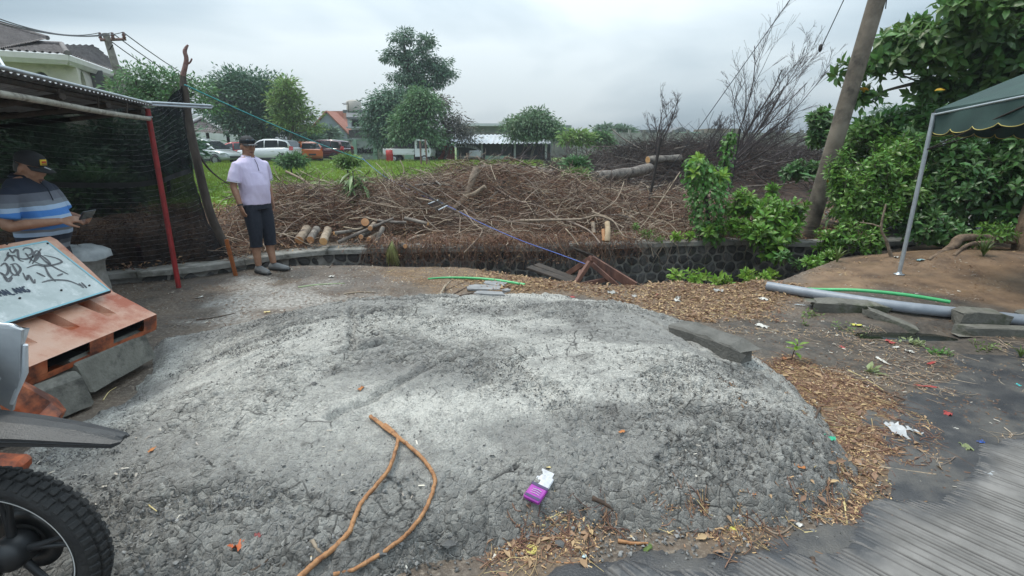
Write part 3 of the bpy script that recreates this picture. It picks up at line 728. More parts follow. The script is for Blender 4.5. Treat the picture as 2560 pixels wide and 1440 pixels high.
hh = [(0,0),(.07,.035),(.13,.07),(.32,.17),(.46,.33),(.68,.56),(.73,.585),(.80,.56)]
dd = [0,0,.0,.115,.15,.0,0,0]
rings = []
for u_ in us:
    inr = any(a+.03 <= u_ <= b_-.025 for a,b_ in recs); r_ = []
    for (h,z),d_ in zip(hh,dd):
        dv = d_ if inr else 0
        r_.append(BP(u_,h+dv*.75,z-dv*.75))
    rings.append(r_)
mb = MB(); mb.loft(rings,caps=False,smooth=False,closed=False)
mb.add([BP(0,h,z) for h,z in hh]+[BP(0,.60,.0),BP(0,.18,-.12),BP(0,.02,-.10)],[tuple(range(11))])
mb.build('shell',orm,bar)
# foot edge with two forklift pockets per panel
mb = MB(); foot = [(0,.0),(.30,.0),(.30,1),(.52,1),(.52,0),(.62,0),(.62,1),(.86,1),(.86,0),(1.9,0)]
segs = [(0,.12,0),(.12,.38,1),(.38,.56,0),(.56,.84,1),(.84,1.1,0),(1.1,1.36,1),(1.36,1.9,0)]
for a,b_,hole in segs:
    if not hole:
        mb.add([BP(a,0,0),BP(b_,0,0),BP(b_,.02,-.085),BP(a,.02,-.085)],[(0,1,2,3)])
        mb.add([BP(a,.02,-.085),BP(b_,.02,-.085),BP(b_,.55,-.04),BP(a,.55,-.04)],[(0,1,2,3)])
mb.add([BP(0,.018,-.085),BP(LB,.018,-.085),BP(LB,.03,-.125),BP(0,.03,-.125)],[(0,1,2,3)]); mb.add([BP(0,.03,-.125),BP(LB,.03,-.125),BP(LB,.55,-.05),BP(0,.55,-.05)],[(0,1,2,3)])
mb.build('foot_rim',ord_,bar)
for a,b_,hole in segs:
    if hole:
        q = MB(); q.add([BP(a,-.001,0),BP(b_,-.001,0),BP(b_,.30,.02),BP(a,.30,.02),BP(a,.05,-.07),BP(b_,.05,-.07),BP(b_,.30,-.06),BP(a,.30,-.06)],[(0,1,2,3),(4,7,6,5),(0,3,7,4),(1,5,6,2),(2,6,7,3)])
        q.build('fork_pocket',blk,bar)
MB().add([BP(0,.56,-.04),BP(LB,.56,-.04),BP(LB,.80,.56),BP(0,.80,.56)],[(0,1,2,3)]).build('back_panel',ord_,bar)
# white board bolted on the upper slope
v1 = Vector((.22,0,.23)); sd = (BP(0,.68,.56)-BP(0,.32,.17)); sd = (BP(0,.67,.55)-BP(0,.43,.29)).normalized(); nrm = sd.cross(du_).normalized()
if nrm.z < 0: nrm = -nrm
TRc = gr(122,608,0); 
S0 = BP(.10,.665,.56)+nrm*.012          # top right corner
S1 = BP(.10,.275,.175)+nrm*.045          # bottom right corner
sdn = (S1-S0); Hs_ = sdn.length; sdn.normalize(); su = du_
nrm2 = su.cross(sdn).normalized(); nrm2 = nrm2 if nrm2.z > 0 else -nrm2
def SG(u,v,o=0): return S0+su*u+sdn*v+nrm2*o        # u along board to the left, v downwards
board = MB(); W_ = 1.3
board.add([SG(0,0,.006),SG(W_,0,.006),SG(W_,Hs_,.006),SG(0,Hs_,.006),SG(0,0,0),SG(W_,0,0),SG(W_,Hs_,0),SG(0,Hs_,0)],[(0,1,2,3),(7,6,5,4),(0,4,5,1),(3,2,6,7),(0,3,7,4)])
bo = board.build('board',mat('grimy_white_board',(.56,.60,.58),(.40,.45,.43),scale=7,rough=.45,c3=(.72,.74,.72),s3=12,w3=.42,thr=(.4,.75)),bar)
MB().add([SG(0,0,.009),SG(W_,0,.009),SG(W_,.014,.009),SG(.014,.014,.009),SG(.014,Hs_-.012,.009),SG(W_,Hs_-.012,.009),SG(W_,Hs_,.009),SG(0,Hs_,.009)],[(0,1,2,3),(0,3,4,7),(7,4,5,6)]).build('board_border',mat('pale_cyan_edge',(.25,.50,.56),rough=.5),bo)
MB().add([SG(-.004,Hs_+.002,.008),SG(W_,Hs_+.002,.008),SG(W_,Hs_+.008,-.012),SG(-.004,Hs_+.008,-.012)],[(0,1,2,3)]).build('lower_lip',mat('black_lip',(.02,.02,.025),rough=.5),bo)
inkm = mat('grey_marker_ink',(.09,.09,.095),(.15,.15,.155),scale=30,rough=.6)
def stroke(mb,pts,wd=.012,n=5,o=.0085):
    P = smooth_path([Vector((a,b_,0)) for a,b_ in pts],n); L2 = []; R2 = []
    for i,p in enumerate(P):
        d_ = (P[min(i+1,len(P)-1)]-P[max(i-1,0)]).normalized(); q = Vector((-d_.y,d_.x,0)); ww = wd*(.35+.65*math.sin(math.pi*min(max((i+.7)/(len(P)+.4),.02),.98)))/2*1.1
        L2.append(SG(p.x+q.x*ww,p.y+q.y*ww,o)); R2.append(SG(p.x-q.x*ww,p.y-q.y*ww,o))
    mb.add(L2+R2,[(i,i+1,len(P)+i+1,len(P)+i) for i in range(len(P)-1)])
# board pixel -> board coordinates: measured against the four corners of the board in the photograph
def inv(px,py):
    d_ = ray(px,py); o = Vector((0,0,CAMH)); den = d_.dot(nrm2); tt = (S0-o).dot(nrm2)/den; q = o+d_*tt-S0
    return (q.dot(su),q.dot(sdn))
G1 = [[(20,632),(18,640),(24,642),(38,640)],[(10,655),(24,640),(34,655)],[(22,624),(30,634),(42,626),(46,650),(58,656)],[(34,642),(60,650),(88,640),(102,624)],
      [(56,628),(62,622),(76,624),(80,634),(70,640),(62,634)],[(62,636),(84,655),(98,636),(88,630),(72,660)],[(80,662),(92,640),(110,646),(124,662),(106,664),(84,656)],
      [(66,672),(90,664),(112,668),(148,660),(152,654),(136,646),(108,640)],[(98,642),(124,664),(170,688)],[(110,666),(122,690),(138,706)],[(104,708),(130,702),(170,704),(200,716)],
      [(90,683),(112,694)],[(142,692),(156,686)],[(196,710),(208,722)],[(202,708),(216,722)],[(56,684),(66,702),(70,690),(84,710),(86,700)],
      [(0,668),(12,660),(20,676),(14,690),(2,684)],[(24,664),(40,662),(50,676),(38,690),(26,682),(24,668)],[(-20,690),(0,684),(18,700),(30,690)],[(8,694),(20,706),(30,696)],[(30,664),(46,692)]]
for g in G1: mb = MB(); stroke(mb,[inv(*q) for q in g],.013); mb.build('graffiti_stroke',inkm,bo)
# stencilled town name along the lower edge (letters drawn as strokes)
A_ = {'M': [[(0,1),(0,0),(.5,.6),(1,0),(1,1)]],'A': [[(0,1),(.5,0),(1,1)],[(.2,.65),(.8,.65)]],'L': [[(0,0),(0,1),(.9,1)]],'N': [[(0,1),(0,0),(1,1),(1,0)]],'G': [[(1,.15),(.6,0),(.1,.2),(0,.6),(.3,1),(.9,.95),(1,.6),(.6,.6)]],'S': [[(.9,.1),(.4,0),(.1,.25),(.8,.65),(.6,1),(.05,.9)]],' ': []}
pa = inv(80,731); pb = inv(-25,748); ha = .052; mb = MB(); txt = 'S MALANG'; n_ = len(txt)
for i,chh_ in enumerate(txt):
    f = (n_-i)/n_; x0 = lerp(pa[0],pb[0],f); y0 = lerp(pa[1],pb[1],f); mb = MB()
    cwid = abs(pb[0]-pa[0])/n_*.72
    for st_ in A_[chh_]:
        for a,b_ in zip(st_,st_[1:]):
            stroke(mb,[(x0-a[0]*cwid,y0-ha+a[1]*ha),(x0-b_[0]*cwid,y0-ha+b_[1]*ha)],.011,3)
    if mb.v: mb.build('letter',mat('dark_blue_lettering',(.045,.06,.09),rough=.6),bo)
for q in ((118,611),(222,716),(152,728),(48,748),(16,612)):
    u_,v_ = inv(*q); MB().tube([SG(u_,v_,.004),SG(u_,v_,.014)],.007,6).build('bolt',blk,bo)
# orange foot of a second barrier near the motorcycle
sb = MB(); a0 = gr(30,1010,.40); 
rg = []
for (px,py,z,w2_) in ((20,985,.42,.05),(70,1010,.34,.05),(110,1035,.26,.055),(138,1062,.20,.05)):
    p = gr(px,py,z); rg.append([p+Vector((0,-w2_,0)),p+Vector((.02,w2_*.6,.05)),p+Vector((-.02,w2_*2,.03)),p+Vector((-.08,w2_,-.10)),p+Vector((.0,-w2_,-.08))])
sb.loft(rg,smooth=False); sbt = thing('barrier_fragment','orange plastic barrier foot poking out behind the motorcycle fender','road barrier')
sb.build('foot',ord_,sbt)
lg = gr(10,1150,.2); MB().box((lg.x-.08,lg.y,.16),(.30,.10,.12),rot=(0,.2,.2),bev=.02).build('lower_flange',ord_,sbt)
# concrete kerb stones under the barrier
kerbm = mat('kerb_concrete',(.105,.100,.085),(.19,.18,.155),scale=6,bump=.6,bscale=70,rnd=.2,c3=(.055,.052,.045),s3=5,w3=.42)
def kerb(name,c,d,rz,label,ry=0,rx=0,group=None,ch=.04):
    mb = MB(); lx,ly,lz = d
    sec = [(-ly/2,-lz/2),(ly/2,-lz/2),(ly/2,lz/2),(-ly/2+ch,lz/2),(-ly/2,lz/2-ch*1.2)]
    rings = []
    for i,f in enumerate((-.5,-.47,-.2,.1,.35,.47,.5)):
        k = .93 if i in (0,6) else 1
        rings.append([Vector((lx*f,y*k+random.uniform(-.003,.003),z*k+random.uniform(-.003,.003))) for y,z in sec])
    mb.loft(rings,smooth=False)
    o = mb.build(name,kerbm,None,label,'kerb stone',group); o.location = c; o.rotation_euler = (rx,ry,rz); return o
k0 = gr(330,870,.15); k1 = gr(205,950,.15)
kerb('kerb_stone',((-2.82+-2.76)/2-.03,3.22,.16),(.58,.17,.25),R(88),'grey concrete kerb stone wedged under the right end of the orange barrier',rx=R(-14))
kerb('kerb_stone',(-2.84,2.62,.12),(.56,.17,.24),R(72),'dark kerb stone end to end below the first, half in shade near the motorcycle',rx=R(-14))
# ---------------------------------------------------------------- motorcycle (front half in view)
blkp = mat('black_plastic',(.022,.023,.025),(.035,.036,.038),scale=20,rough=.5,bump=.25,bscale=200)
rubber = mat('tyre_rubber',(.014,.014,.015),(.028,.027,.026),scale=15,rough=.75,bump=.4,bscale=90)
alloy = mat('black_alloy',(.035,.036,.038),rough=.4,metal=.4)
greym = mat('silver_grey_fairing',(.30,.32,.34),(.38,.40,.42),scale=8,rough=.25,coat=.6)
whitem = mat('scuffed_white_plastic',(.62,.66,.70),(.50,.53,.56),scale=12,rough=.3,coat=.4)
chrome = mat('bright_steel',(.6,.6,.6),rough=.25,metal=.9)
bike = thing('motorcycle','black dual-sport motorcycle with knobbly front tyre at the left edge','motorcycle',(-1.665,1.37,0))
def wheel(parent,x,z,r=.30,nblk=54):
    wh = thing('wheel',None,None,(x,0,z)); wh.parent = parent
    Mx = Matrix.Rotation(R(90),4,'X')
    tw = .048
    prof = [(r-.072,-.030),(r-.05,-.050),(r-.022,-.052),(r-.008,-.040),(r-.004,0),(r-.008,.040),(r-.022,.052),(r-.05,.050),(r-.072,.030)]
    MB().lathe(prof+[prof[0]],64,M=Mx).build('tyre',rubber,wh)
    blkme = MB(); blkme.box((0,0,0),(.022,.030,.016),bev=.003); bm1 = blkme.mesh('tread_block',rubber)
    for i in range(nblk):
        for k,yo in enumerate((-.034,0,.034)):
            a = 2*math.pi*(i+(.5 if k == 1 else 0))/nblk; o = link('tread_block',bm1,wh)
            rr_ = r-.002-(.008 if k != 1 else 0); o.location = (rr_*math.cos(a),yo,rr_*math.sin(a)); o.rotation_euler = (( .45 if yo > 0 else -.45 if yo < 0 else 0)*0,math.pi/2-a,0)
            if yo: o.matrix_local = Matrix.Translation(o.location) @ Matrix.Rotation(math.pi/2-a,4,'Y') @ Matrix.Rotation(-.5 if yo > 0 else .5,4,'X')
    MB().lathe([(r-.068,-.028),(r-.062,-.034),(r-.080,-.034),(r-.094,-.020),(r-.098,0),(r-.094,.020),(r-.080,.034),(r-.062,.034),(r-.068,.028)],64,M=Mx).build('rim',alloy,wh)
    for yy in (-.0352,.0352):
        MB().lathe([(r-.0735,yy-.0005),(r-.0775,yy-.0005)],72,M=Mx).build('rim_stripe',mat('white_rim_tape',(.60,.60,.58),rough=.4),wh)
    sp_ = MB()
    for i in range(5):
        a = 2*math.pi*i/5+R(12)
        for q in (-.12,.12):
            rg = []
            for rr_,wd,th in ((.045,.026,.030),(.10,.018,.024),(.17,.014,.018),(r-.090,.020,.022)):
                aa = a+q*(rr_-.04)/.2; c_ = Vector((rr_*math.cos(aa),0,rr_*math.sin(aa))); tn = Vector((-math.sin(aa),0,math.cos(aa)))
                rg.append([c_+tn*wd/2+Vector((0,th/2*.5,0)),c_+Vector((0,th/2,0)),c_-tn*wd/2+Vector((0,th/2*.5,0)),c_-tn*wd/2-Vector((0,th/2*.5,0)),c_-Vector((0,th/2,0)),c_+tn*wd/2-Vector((0,th/2*.5,0))])
            s1_ = MB(); s1_.loft(rg,smooth=True); 
            if q > 0: s1_.build('spoke',alloy,wh)
            else: sp_ = s1_; sp_.build('spoke',alloy,wh)
    MB().lathe([(.0,-.062),(.030,-.062),(.050,-.045),(.058,-.030),(.058,.030),(.050,.045),(.030,.062),(0,.062)],24,M=Mx).build('hub',alloy,wh)
    dk = MB(); dk.lathe([(.062,-.052),(.118,-.052),(.118,-.048),(.062,-.048),(.062,-.052)],48,M=Mx); dk.build('brake_disc',mat('dark_disc',(.10,.10,.10),rough=.35,metal=.8),wh)
    MB().lathe([(0,-.060),(.105,-.057),(.112,-.05),(.112,-.046)],30,M=Mx).build('drum_cover',mat('dull_dark_cover',(.09,.088,.085),(.14,.135,.13),scale=20,rough=.5,metal=.3),wh)
    ax = MB(); ax.tube([(0,-.085,0),(0,.085,0)],.011,10); ax.build('axle',chrome,wh)
    return wh
wheel(bike,0,.30)
def fork(yo):
    f = MB(); f.tube([(-.02,yo,.26),(-.10,yo,.50),(-.14,yo,.62)],[.028,.030,.027],14); f.build('fork_leg',blkp,bike)
    f = MB(); f.tube([(-.14,yo,.62),(-.25,yo,.95)],.018,12); f.build('fork_tube',chrome,bike)
fork(-.085); fork(.085)
mb = MB(); mb.box((-.035,-.088,.30),(.09,.03,.075),rot=(0,.3,0),bev=.012); mb.box((-.06,-.10,.22),(.07,.035,.10),rot=(0,.5,0),bev=.01); mb.build('caliper',mat('cast_caliper',(.07,.07,.07),(.12,.12,.12),scale=40,rough=.5,metal=.4),bike)
MB().tube(smooth_path([(-.05,-.10,.27),(-.13,-.11,.40),(-.10,-.11,.60),(-.2,-.09,.80)],6),.005,6).build('brake_hose',blkp,bike)
# high beak fender
F_ = [(.46,.020,.728,.010),(.44,.034,.733,.022),(.32,.052,.756,.030),(.18,.066,.778,.040),(.04,.080,.795,.055),(-.08,.085,.815,.070),(-.22,.085,.80,.080),(-.34,.07,.76,.07)]
mb = MB(); rg = []
for x,wd,z,th in F_:
    rg.append([Vector((x,-wd,z-th)),Vector((x,-wd*.99,z-th*.35)),Vector((x,-wd*.55,z-.002)),Vector((x,-wd*.25,z+.006)),Vector((x,wd*.25,z+.006)),Vector((x,wd*.55,z-.002)),Vector((x,wd*.99,z-th*.35)),Vector((x,wd,z-th)),Vector((x,wd*.93,z-th+.002)),Vector((x,0,z-th*.35)),Vector((x,-wd*.93,z-th+.002))])
mb.loft(rg,smooth=False); fe = mb.build('fender',blkp,bike)
MB().loft([[Vector((x,-wd*1.012,z-th*.55)),Vector((x,-wd*1.03,z-th*.62)),Vector((x,-wd*1.012,z-th*.72))] for x,wd,z,th in F_[1:5]],smooth=False).build('crease',alloy,fe)
for yy in (-.05,.05): MB().box((-.07,yy,.835),(.10,.03,.03),rot=(0,-.15,0),bev=.01).build('fender_bracket',blkp,bike)
# headlight cowl and side shrouds
mb = MB(); rg = []
for x,hw,z0,z1 in ((.03,.09,.86,.93),(-.03,.12,.84,1.02),(-.12,.14,.83,1.09),(-.22,.13,.85,1.10)):
    rg.append([Vector((x,-hw*.6,z0)),Vector((x,-hw,lerp(z0,z1,.35))),Vector((x-.01,-hw*.95,lerp(z0,z1,.75))),Vector((x-.02,-hw*.5,z1)),Vector((x-.02,hw*.5,z1)),Vector((x-.01,hw*.95,lerp(z0,z1,.75))),Vector((x,hw,lerp(z0,z1,.35))),Vector((x,hw*.6,z0))])
mb.loft(rg,smooth=False); mb.build('headlight_cowl',greym,bike)
MB().loft([[Vector((.035,-.07,.875)),Vector((.032,-.08,.92)),Vector((.028,.08,.92)),Vector((.035,.07,.875))],[Vector((.045,-.05,.88)),Vector((.042,-.06,.912)),Vector((.042,.06,.912)),Vector((.045,.05,.88))]],smooth=False).build('headlight',mat('lamp_glass',(.55,.6,.65),rough=.08,coat=1),bike)
for sgn in (-1,1):
    poly = [(.06,1.02),(.02,1.035),(-.30,1.06),(-.36,.98),(-.22,.86),(-.14,.78),(-.06,.72),(.0,.84)]
    mb = MB(); n0 = len(poly)
    o_ = [Vector((x,sgn*(.155+.03*(1-abs(x+.1)*2)),z)) for x,z in poly]; i_ = [Vector((x,sgn*(.145+.03*(1-abs(x+.1)*2)),z)) for x,z in poly]
    mb.add(o_+i_,[tuple(range(n0)),tuple(range(n0,2*n0))[::-1]]+[(i,(i+1) % n0,(i+1) % n0+n0,i+n0) for i in range(n0)]); sh = mb.build('side_shroud',greym,bike)
    mb = MB(); pts_ = [(.045,1.012),(-.01,.92),(-.10,.84),(-.22,.885),(-.33,.98),(-.29,1.045),(.0,1.022)]
    mb.tube([Vector((x*.96-.003,sgn*(.190+.012),z)) for x,z in pts_],.009,6,closed=True); mb.build('white_trim',whitem,sh)
    mb = MB(); mb.tube([Vector((.05,sgn*.175,.965)),Vector((.01,sgn*.185,.86)),Vector((-.05,sgn*.17,.75))],[.007,.010,.006],8); mb.build('edge_guard',whitem,bike)
MB().tube([(-.10,-.06,.80),(-.11,0,.79),(-.10,.06,.80)],.05,12).build('lower_clamp',blkp,bike)
mb = MB(); mb.tube(smooth_path([(-.36,-.40,1.10),(-.30,-.28,1.12),(-.24,-.12,1.06),(-.24,.12,1.06),(-.30,.28,1.12),(-.36,.40,1.10)],4),.012,10); mb.build('handlebar',alloy,bike)
for sgn in (-1,1): MB().tube([(-.37,sgn*.41,1.10),(-.33,sgn*.31,1.115)],.018,12).build('grip',rubber,bike)
mb = MB(); rg = []
for x,hw,z0,z1 in ((-.26,.08,.78,1.0),(-.4,.13,.74,1.02),(-.6,.14,.72,.96),(-.78,.11,.70,.86),(-1.1,.12,.74,.84),(-1.4,.09,.80,.88)):
    rg.append([Vector((x,hw*math.cos(a),lerp(z0,z1,.5)+(z1-z0)/2*math.sin(a))) for a in np.arange(0,6.28,.5236)])
mb.loft(rg); mb.build('tank_and_seat',blkp,bike)
mb = MB(); mb.box((-.62,0,.42),(.34,.22,.30),bev=.05); mb.tube([(-.5,-.0,.5),(-.40,0,.68)],.075,14); mb.build('engine',alloy,bike)
mb = MB(); mb.tube([(-.24,0,.88),(-.38,0,.55),(-.48,0,.28),(-.9,0,.28)],.025,10); mb.tube([(-.24,0,.9),(-.7,0,.76),(-.95,0,.5)],.025,10); mb.build('frame',alloy,bike)
for yo in (-.09,.09): MB().tube([(-.85,yo,.36),(-1.28,yo,.30)],.022,8).build('swingarm',alloy,bike)
wheel(bike,-1.28,.30,nblk=40)
# ---------------------------------------------------------------- people
skinm = mat('brown_skin',(.28,.145,.09),(.36,.20,.13),scale=20,rough=.5,subs=.08)
skind = mat('lip_skin',(.14,.055,.045),rough=.5)
eyew = mat('eye_white',(.6,.58,.55),rough=.2); eyeb = mat('eye_dark',(.015,.01,.008),rough=.2)
hairm = mat('black_hair',(.012,.011,.011),(.03,.028,.027),scale=60,rough=.6,bump=.5)
navy = mat('dark_navy_cloth',(.010,.014,.024),(.016,.020,.032),scale=30,rough=.9,bump=.5,bscale=200)
def hand(mb,w_,dr,nrmv,side,curl=.5,L_=.175,grip=None):
    """five-fingered hand: w_ wrist, dr direction, nrmv back of the hand, side +1/-1 where the thumb leaves"""
    dr = Vector(dr).normalized(); nrmv = Vector(nrmv); nrmv = (nrmv-dr*nrmv.dot(dr)).normalized(); la = dr.cross(nrmv)*side
    pl = w_+dr*.045; k = L_/.185
    rg = []
    for t_,wd,th in ((-.02,.024,.019),(.01,.026,.017),(.045,.036,.016),(.075,.040,.014),(.092,.036,.011)):
        c_ = w_+dr*t_*k; rg.append([c_+la*wd*math.cos(a)*k+nrmv*th*math.sin(a)*k for a in np.arange(0,6.28,.5236)])
    mb.loft(rg)
    for i,(off,ln) in enumerate(((.028,.068),(.010,.076),(-.009,.070),(-.027,.056))):
        p = w_+dr*.082*k+la*off*k; P = [p-dr*.02,p]; d = dr.copy(); ang = 0
        for s_ in (.42,.33,.25):
            ang += curl*(.55 if s_ == .42 else .8); d = (dr*math.cos(ang)-nrmv*math.sin(ang)+la*off*.8).normalized(); P.append(P[-1]+d*ln*s_*k)
        mb.tube(P,[.0095,.0092,.0085,.0078,.0062],8)
    p = w_+dr*.02*k+la*.022*k; d = (dr*.75+la*.75-nrmv*.25).normalized()
    mb.tube([p-d*.01,p+d*.03*k,p+d*.05*k+dr*.018-nrmv*.008*curl*2,p+d*.055*k+dr*.042-nrmv*.02*curl*2],[.013,.0125,.0105,.008],8)
def headparts(mb,M):
    for c_,r_ in (((0,0,.015),(.094,.074,.100)),((.022,0,-.05),(.068,.058,.066)),((.056,0,-.092),(.026,.028,.020)),((.075,0,.030),(.020,.055,.012)),((.050,.036,-.025),(.034,.026,.028)),((.050,-.036,-.025),(.034,.026,.028)),
                    ((.096,0,-.022),(.016,.017,.013)),((.088,0,-.002),(.014,.010,.026)),((.080,0,-.060),(.014,.024,.014)),((-.004,.078,-.012),(.018,.009,.031)),((-.004,-.078,-.012),(.018,.009,.031))):
        mb.ell(c_,r_,M,14,10)
    mb.tube([M @ Vector((-.025,0,-.04)),M @ Vector((-.035,0,-.13))],[.056,.056],14)
def faceparts(par,M):
    for s_ in (-1,1):
        MB().ell((.0835,s_*.031,.010),(.011,.014,.0075),M,10,6).build('eye',eyew,par)
        MB().ell((.0935,s_*.031,.010),(.004,.006,.006),M,8,6).build('iris',eyeb,par)
        MB().tube([M @ Vector((.098,s_*.016,.028)),M @ Vector((.096,s_*.034,.034)),M @ Vector((.084,s_*.050,.028))],[.004,.005,.003],6).build('eyebrow',hairm,par)
    MB().tube([M @ Vector((.088,-.024,-.064)),M @ Vector((.0965,-.008,-.061)),M @ Vector((.0965,.008,-.061)),M @ Vector((.088,.024,-.064))],[.003,.0055,.0055,.003],6).build('lips',skind,par)
    mb = MB(); rg = []
    for z,r1,r2,xo in ((-.045,.070,.066,-.028),(-.01,.088,.079,-.014),(.03,.098,.0795,-.004)):
        rg.append([M @ Vector((xo+r1*math.cos(a),r2*math.sin(a),z)) for a in np.linspace(R(95),R(265),14)])
    mb.loft(rg,caps=False,closed=False); mb.build('hair',hairm,par)
def cap(par,M,m1,m2):
    mb = MB(); rg = []
    for z,k in ((.038,1.06),(.060,1.06),(.085,.98),(.108,.74),(.122,.40),(.127,.05)):
        rg.append([M @ Vector((.098*k*math.cos(a)-.002,.079*k*math.sin(a),z+.010*math.cos(a)*0)) for a in np.arange(0,6.283,.3142)])
    mb.loft(rg); c_ = mb.build('cap',m1,par)
    mb = MB(); T_ = []; B_ = []
    for i,a in enumerate(np.linspace(-1.15,1.15,13)):
        x0,y0 = .100*math.cos(a)*1.0,.082*math.sin(a); ln = .075*math.cos(a*1.05)+.004
        T_.append([M @ Vector((x0-.004,y0,.034)),M @ Vector((x0+ln*.5,y0*1.0,.036-abs(y0)*.10)),M @ Vector((x0+ln,y0*.98,.026-abs(y0)*.2)),M @ Vector((x0+ln,y0*.98,.022-abs(y0)*.2)),M @ Vector((x0,y0,.028))])
    mb.loft(T_,caps=False); mb.build('brim',m2,c_)
    return c_
def ell_ring(c_,rx,ry,n=20,xo=0,e=2.4):
    out = []
    for j in range(n):
        a = 2*math.pi*j/n; ca,sa = math.cos(a),math.sin(a)
        out.append(Vector((c_[0]+xo+rx*math.copysign(abs(ca)**(2/e),ca),c_[1]+ry*math.copysign(abs(sa)**(2/e),sa),c_[2])))
    return out
def person(loc,rz,label,belly,headM,arms,legs,shirt_m,pants_m,pants_z,shoe_m,k=1,sw=.19):
    p = thing('person',label,'person',loc,rz)
    body = MB()
    tors = [(.80,.11,.15,0),(.90,.12,.158,0),(1.0,.12+belly*.35,.152,belly*.35),(1.1,.118+belly*.6,.155,belly*.5),(1.2,.115+belly*.35,.162,belly*.3),(1.3,.108,.172,.0),(1.37,.088,.160,-.01),(1.42,.062,.10,-.015),(1.46,.053,.055,-.01)]
    body.loft([ell_ring((0,0,z),a,b_,xo=xo) for z,a,b_,xo in tors])
    headparts(body,headM); body.tube([(-.01,0,1.38),headM @ Vector((-.02,0,-.10)),headM @ Vector((-.01,0,-.02))],[.060,.055,.05],14)
    for hp,kn,an,toe in legs:
        body.tube(smooth_path([hp,Vector(hp).lerp(Vector(kn),.5)+Vector((.015,0,0)),kn,Vector(kn).lerp(Vector(an),.35)+Vector((-.018,0,0)),an],4),list(np.interp(np.linspace(0,4,17),[0,1,2,3,4],[.092,.080,.055,.056,.036])),14)
        body.tube([Vector(an)+Vector((-.045,0,-.045)),Vector(an)+Vector((.0,0,-.035)),Vector(an).lerp(Vector(toe),.6)+Vector((0,0,-.01)),toe],[.028,.030,.027,.018],12)
    for sh,el,wr,hd,nv,sd_,cu in arms:
        sh,el,wr = Vector(sh),Vector(el),Vector(wr)
        body.tube(smooth_path([sh+Vector((0,-.07*math.copysign(1,sh.y),-.02)),sh+Vector((0,-.015*math.copysign(1,sh.y),-.035)),sh.lerp(el,.5),el,el.lerp(wr,.35),wr],4),list(np.interp(np.linspace(0,5,21),range(6),[.045,.046,.045,.038,.039,.025])),12)
        hand(body,wr,hd,nv,sd_,cu)
    bo_ = link('body',body.mesh('body'),p); fuse(bo_,.0065,3,skinm,.5)
    faceparts(p,headM)
    # polo shirt
    s_ = MB(); zz = [(.86,.128,.168,0,1),(.90,.134,.172,.002,1)]+[(z,a+.016,b_+.014,xo,1) for z,a,b_,xo in tors[2:7]]+[(1.425,.078,.105,-.015,1)]
    s_.loft([ell_ring((0,0,z),a*1.02,b_*1.02,24,xo) for z,a,b_,xo,_ in zz])
    for sh,el,wr,*_ in arms:
        sh,el = Vector(sh),Vector(el); e1 = sh.lerp(el,.80)
        s_.tube([sh+Vector((0,-.10*math.copysign(1,sh.y),.0)),sh+Vector((0,-.012*math.copysign(1,sh.y),-.025)),sh.lerp(el,.4),e1],[.050,.064,.066,.073],16)
    so_ = link('polo_shirt',s_.mesh('polo_shirt'),p); fuse(so_,.009,4,None,.55)
    # folds
    me = so_.data; co = np.empty(len(me.vertices)*3,np.float32); me.vertices.foreach_get('co',co); co = co.reshape(-1,3); nn_ = np.empty_like(co.ravel()); me.vertices.foreach_get('normal',nn_); nn_ = nn_.reshape(-1,3)
    amp = .012*(fbm(co[:,0]*6+co[:,1]*9,co[:,2]*7+co[:,1]*3,3,91)-.5)+.010*(fbm(co[:,1]*16+co[:,2]*9,co[:,0]*14,2,92)-.5)*(co[:,2] < 1.25); co += nn_*amp[:,None]
    me.vertices.foreach_set('co',co.ravel()); me.materials.append(shirt_m); me.update()
    # trousers
    t_ = MB(); t_.loft([ell_ring((0,0,z),a,b_,20) for z,a,b_ in ((.80,.132,.160),(.86,.130,.160),(.93,.126,.156))])
    for hp,kn,an,toe in legs:
        hp,kn,an = Vector(hp),Vector(kn),Vector(an); lo = kn.lerp(an,(kn.z-pants_z)/(kn.z-an.z))
        t_.tube([hp+Vector((0,0,.02)),hp.lerp(kn,.5)+Vector((.012,0,0)),kn+Vector((.01,0,0)),lo+Vector((0,0,.03)),lo],[.108,.095,.079,.073,.077],16)
    to_ = link('trousers',t_.mesh('trousers'),p); fuse(to_,.009,4,pants_m,.5)
    for hp,kn,an,toe in legs:
        an,toe = Vector(an),Vector(toe); d = (toe-an); d.z = 0; d.normalize(); sdv = Vector((-d.y,d.x,0)); rg = []; sole = []
        for q,hw,h in ((-.065,.026,.05),(-.05,.040,.072),(.01,.044,.080),(.07,.047,.072),(.12,.050,.060),(.17,.046,.048),(.215,.028,.032)):
            c_ = Vector((an.x,an.y,.012))+d*q; rg.append([c_+sdv*hw*math.cos(a)+Vector((0,0,max(0,math.sin(a))*h)) for a in np.arange(0,6.283,.449)])
            sole.append([Vector((an.x,an.y,0))+d*q+sdv*(hw+.004)*c1+Vector((0,0,z)) for c1,z in ((-1,0),(1,0),(1,.016),(-1,.016))])
        sh_ = MB().loft(rg).build('shoe',shoe_m,p); MB().loft(sole,smooth=False).build('sole',mat('dark_sole',(.03,.03,.03),rough=.8),sh_)
    return p,so_
def HM(pos,pitch=0,yaw=0,s=1.0): return Matrix.Translation(pos) @ Matrix.Rotation(yaw,4,'Z') @ Matrix.Rotation(pitch,4,'Y') @ Matrix.Scale(s,4)
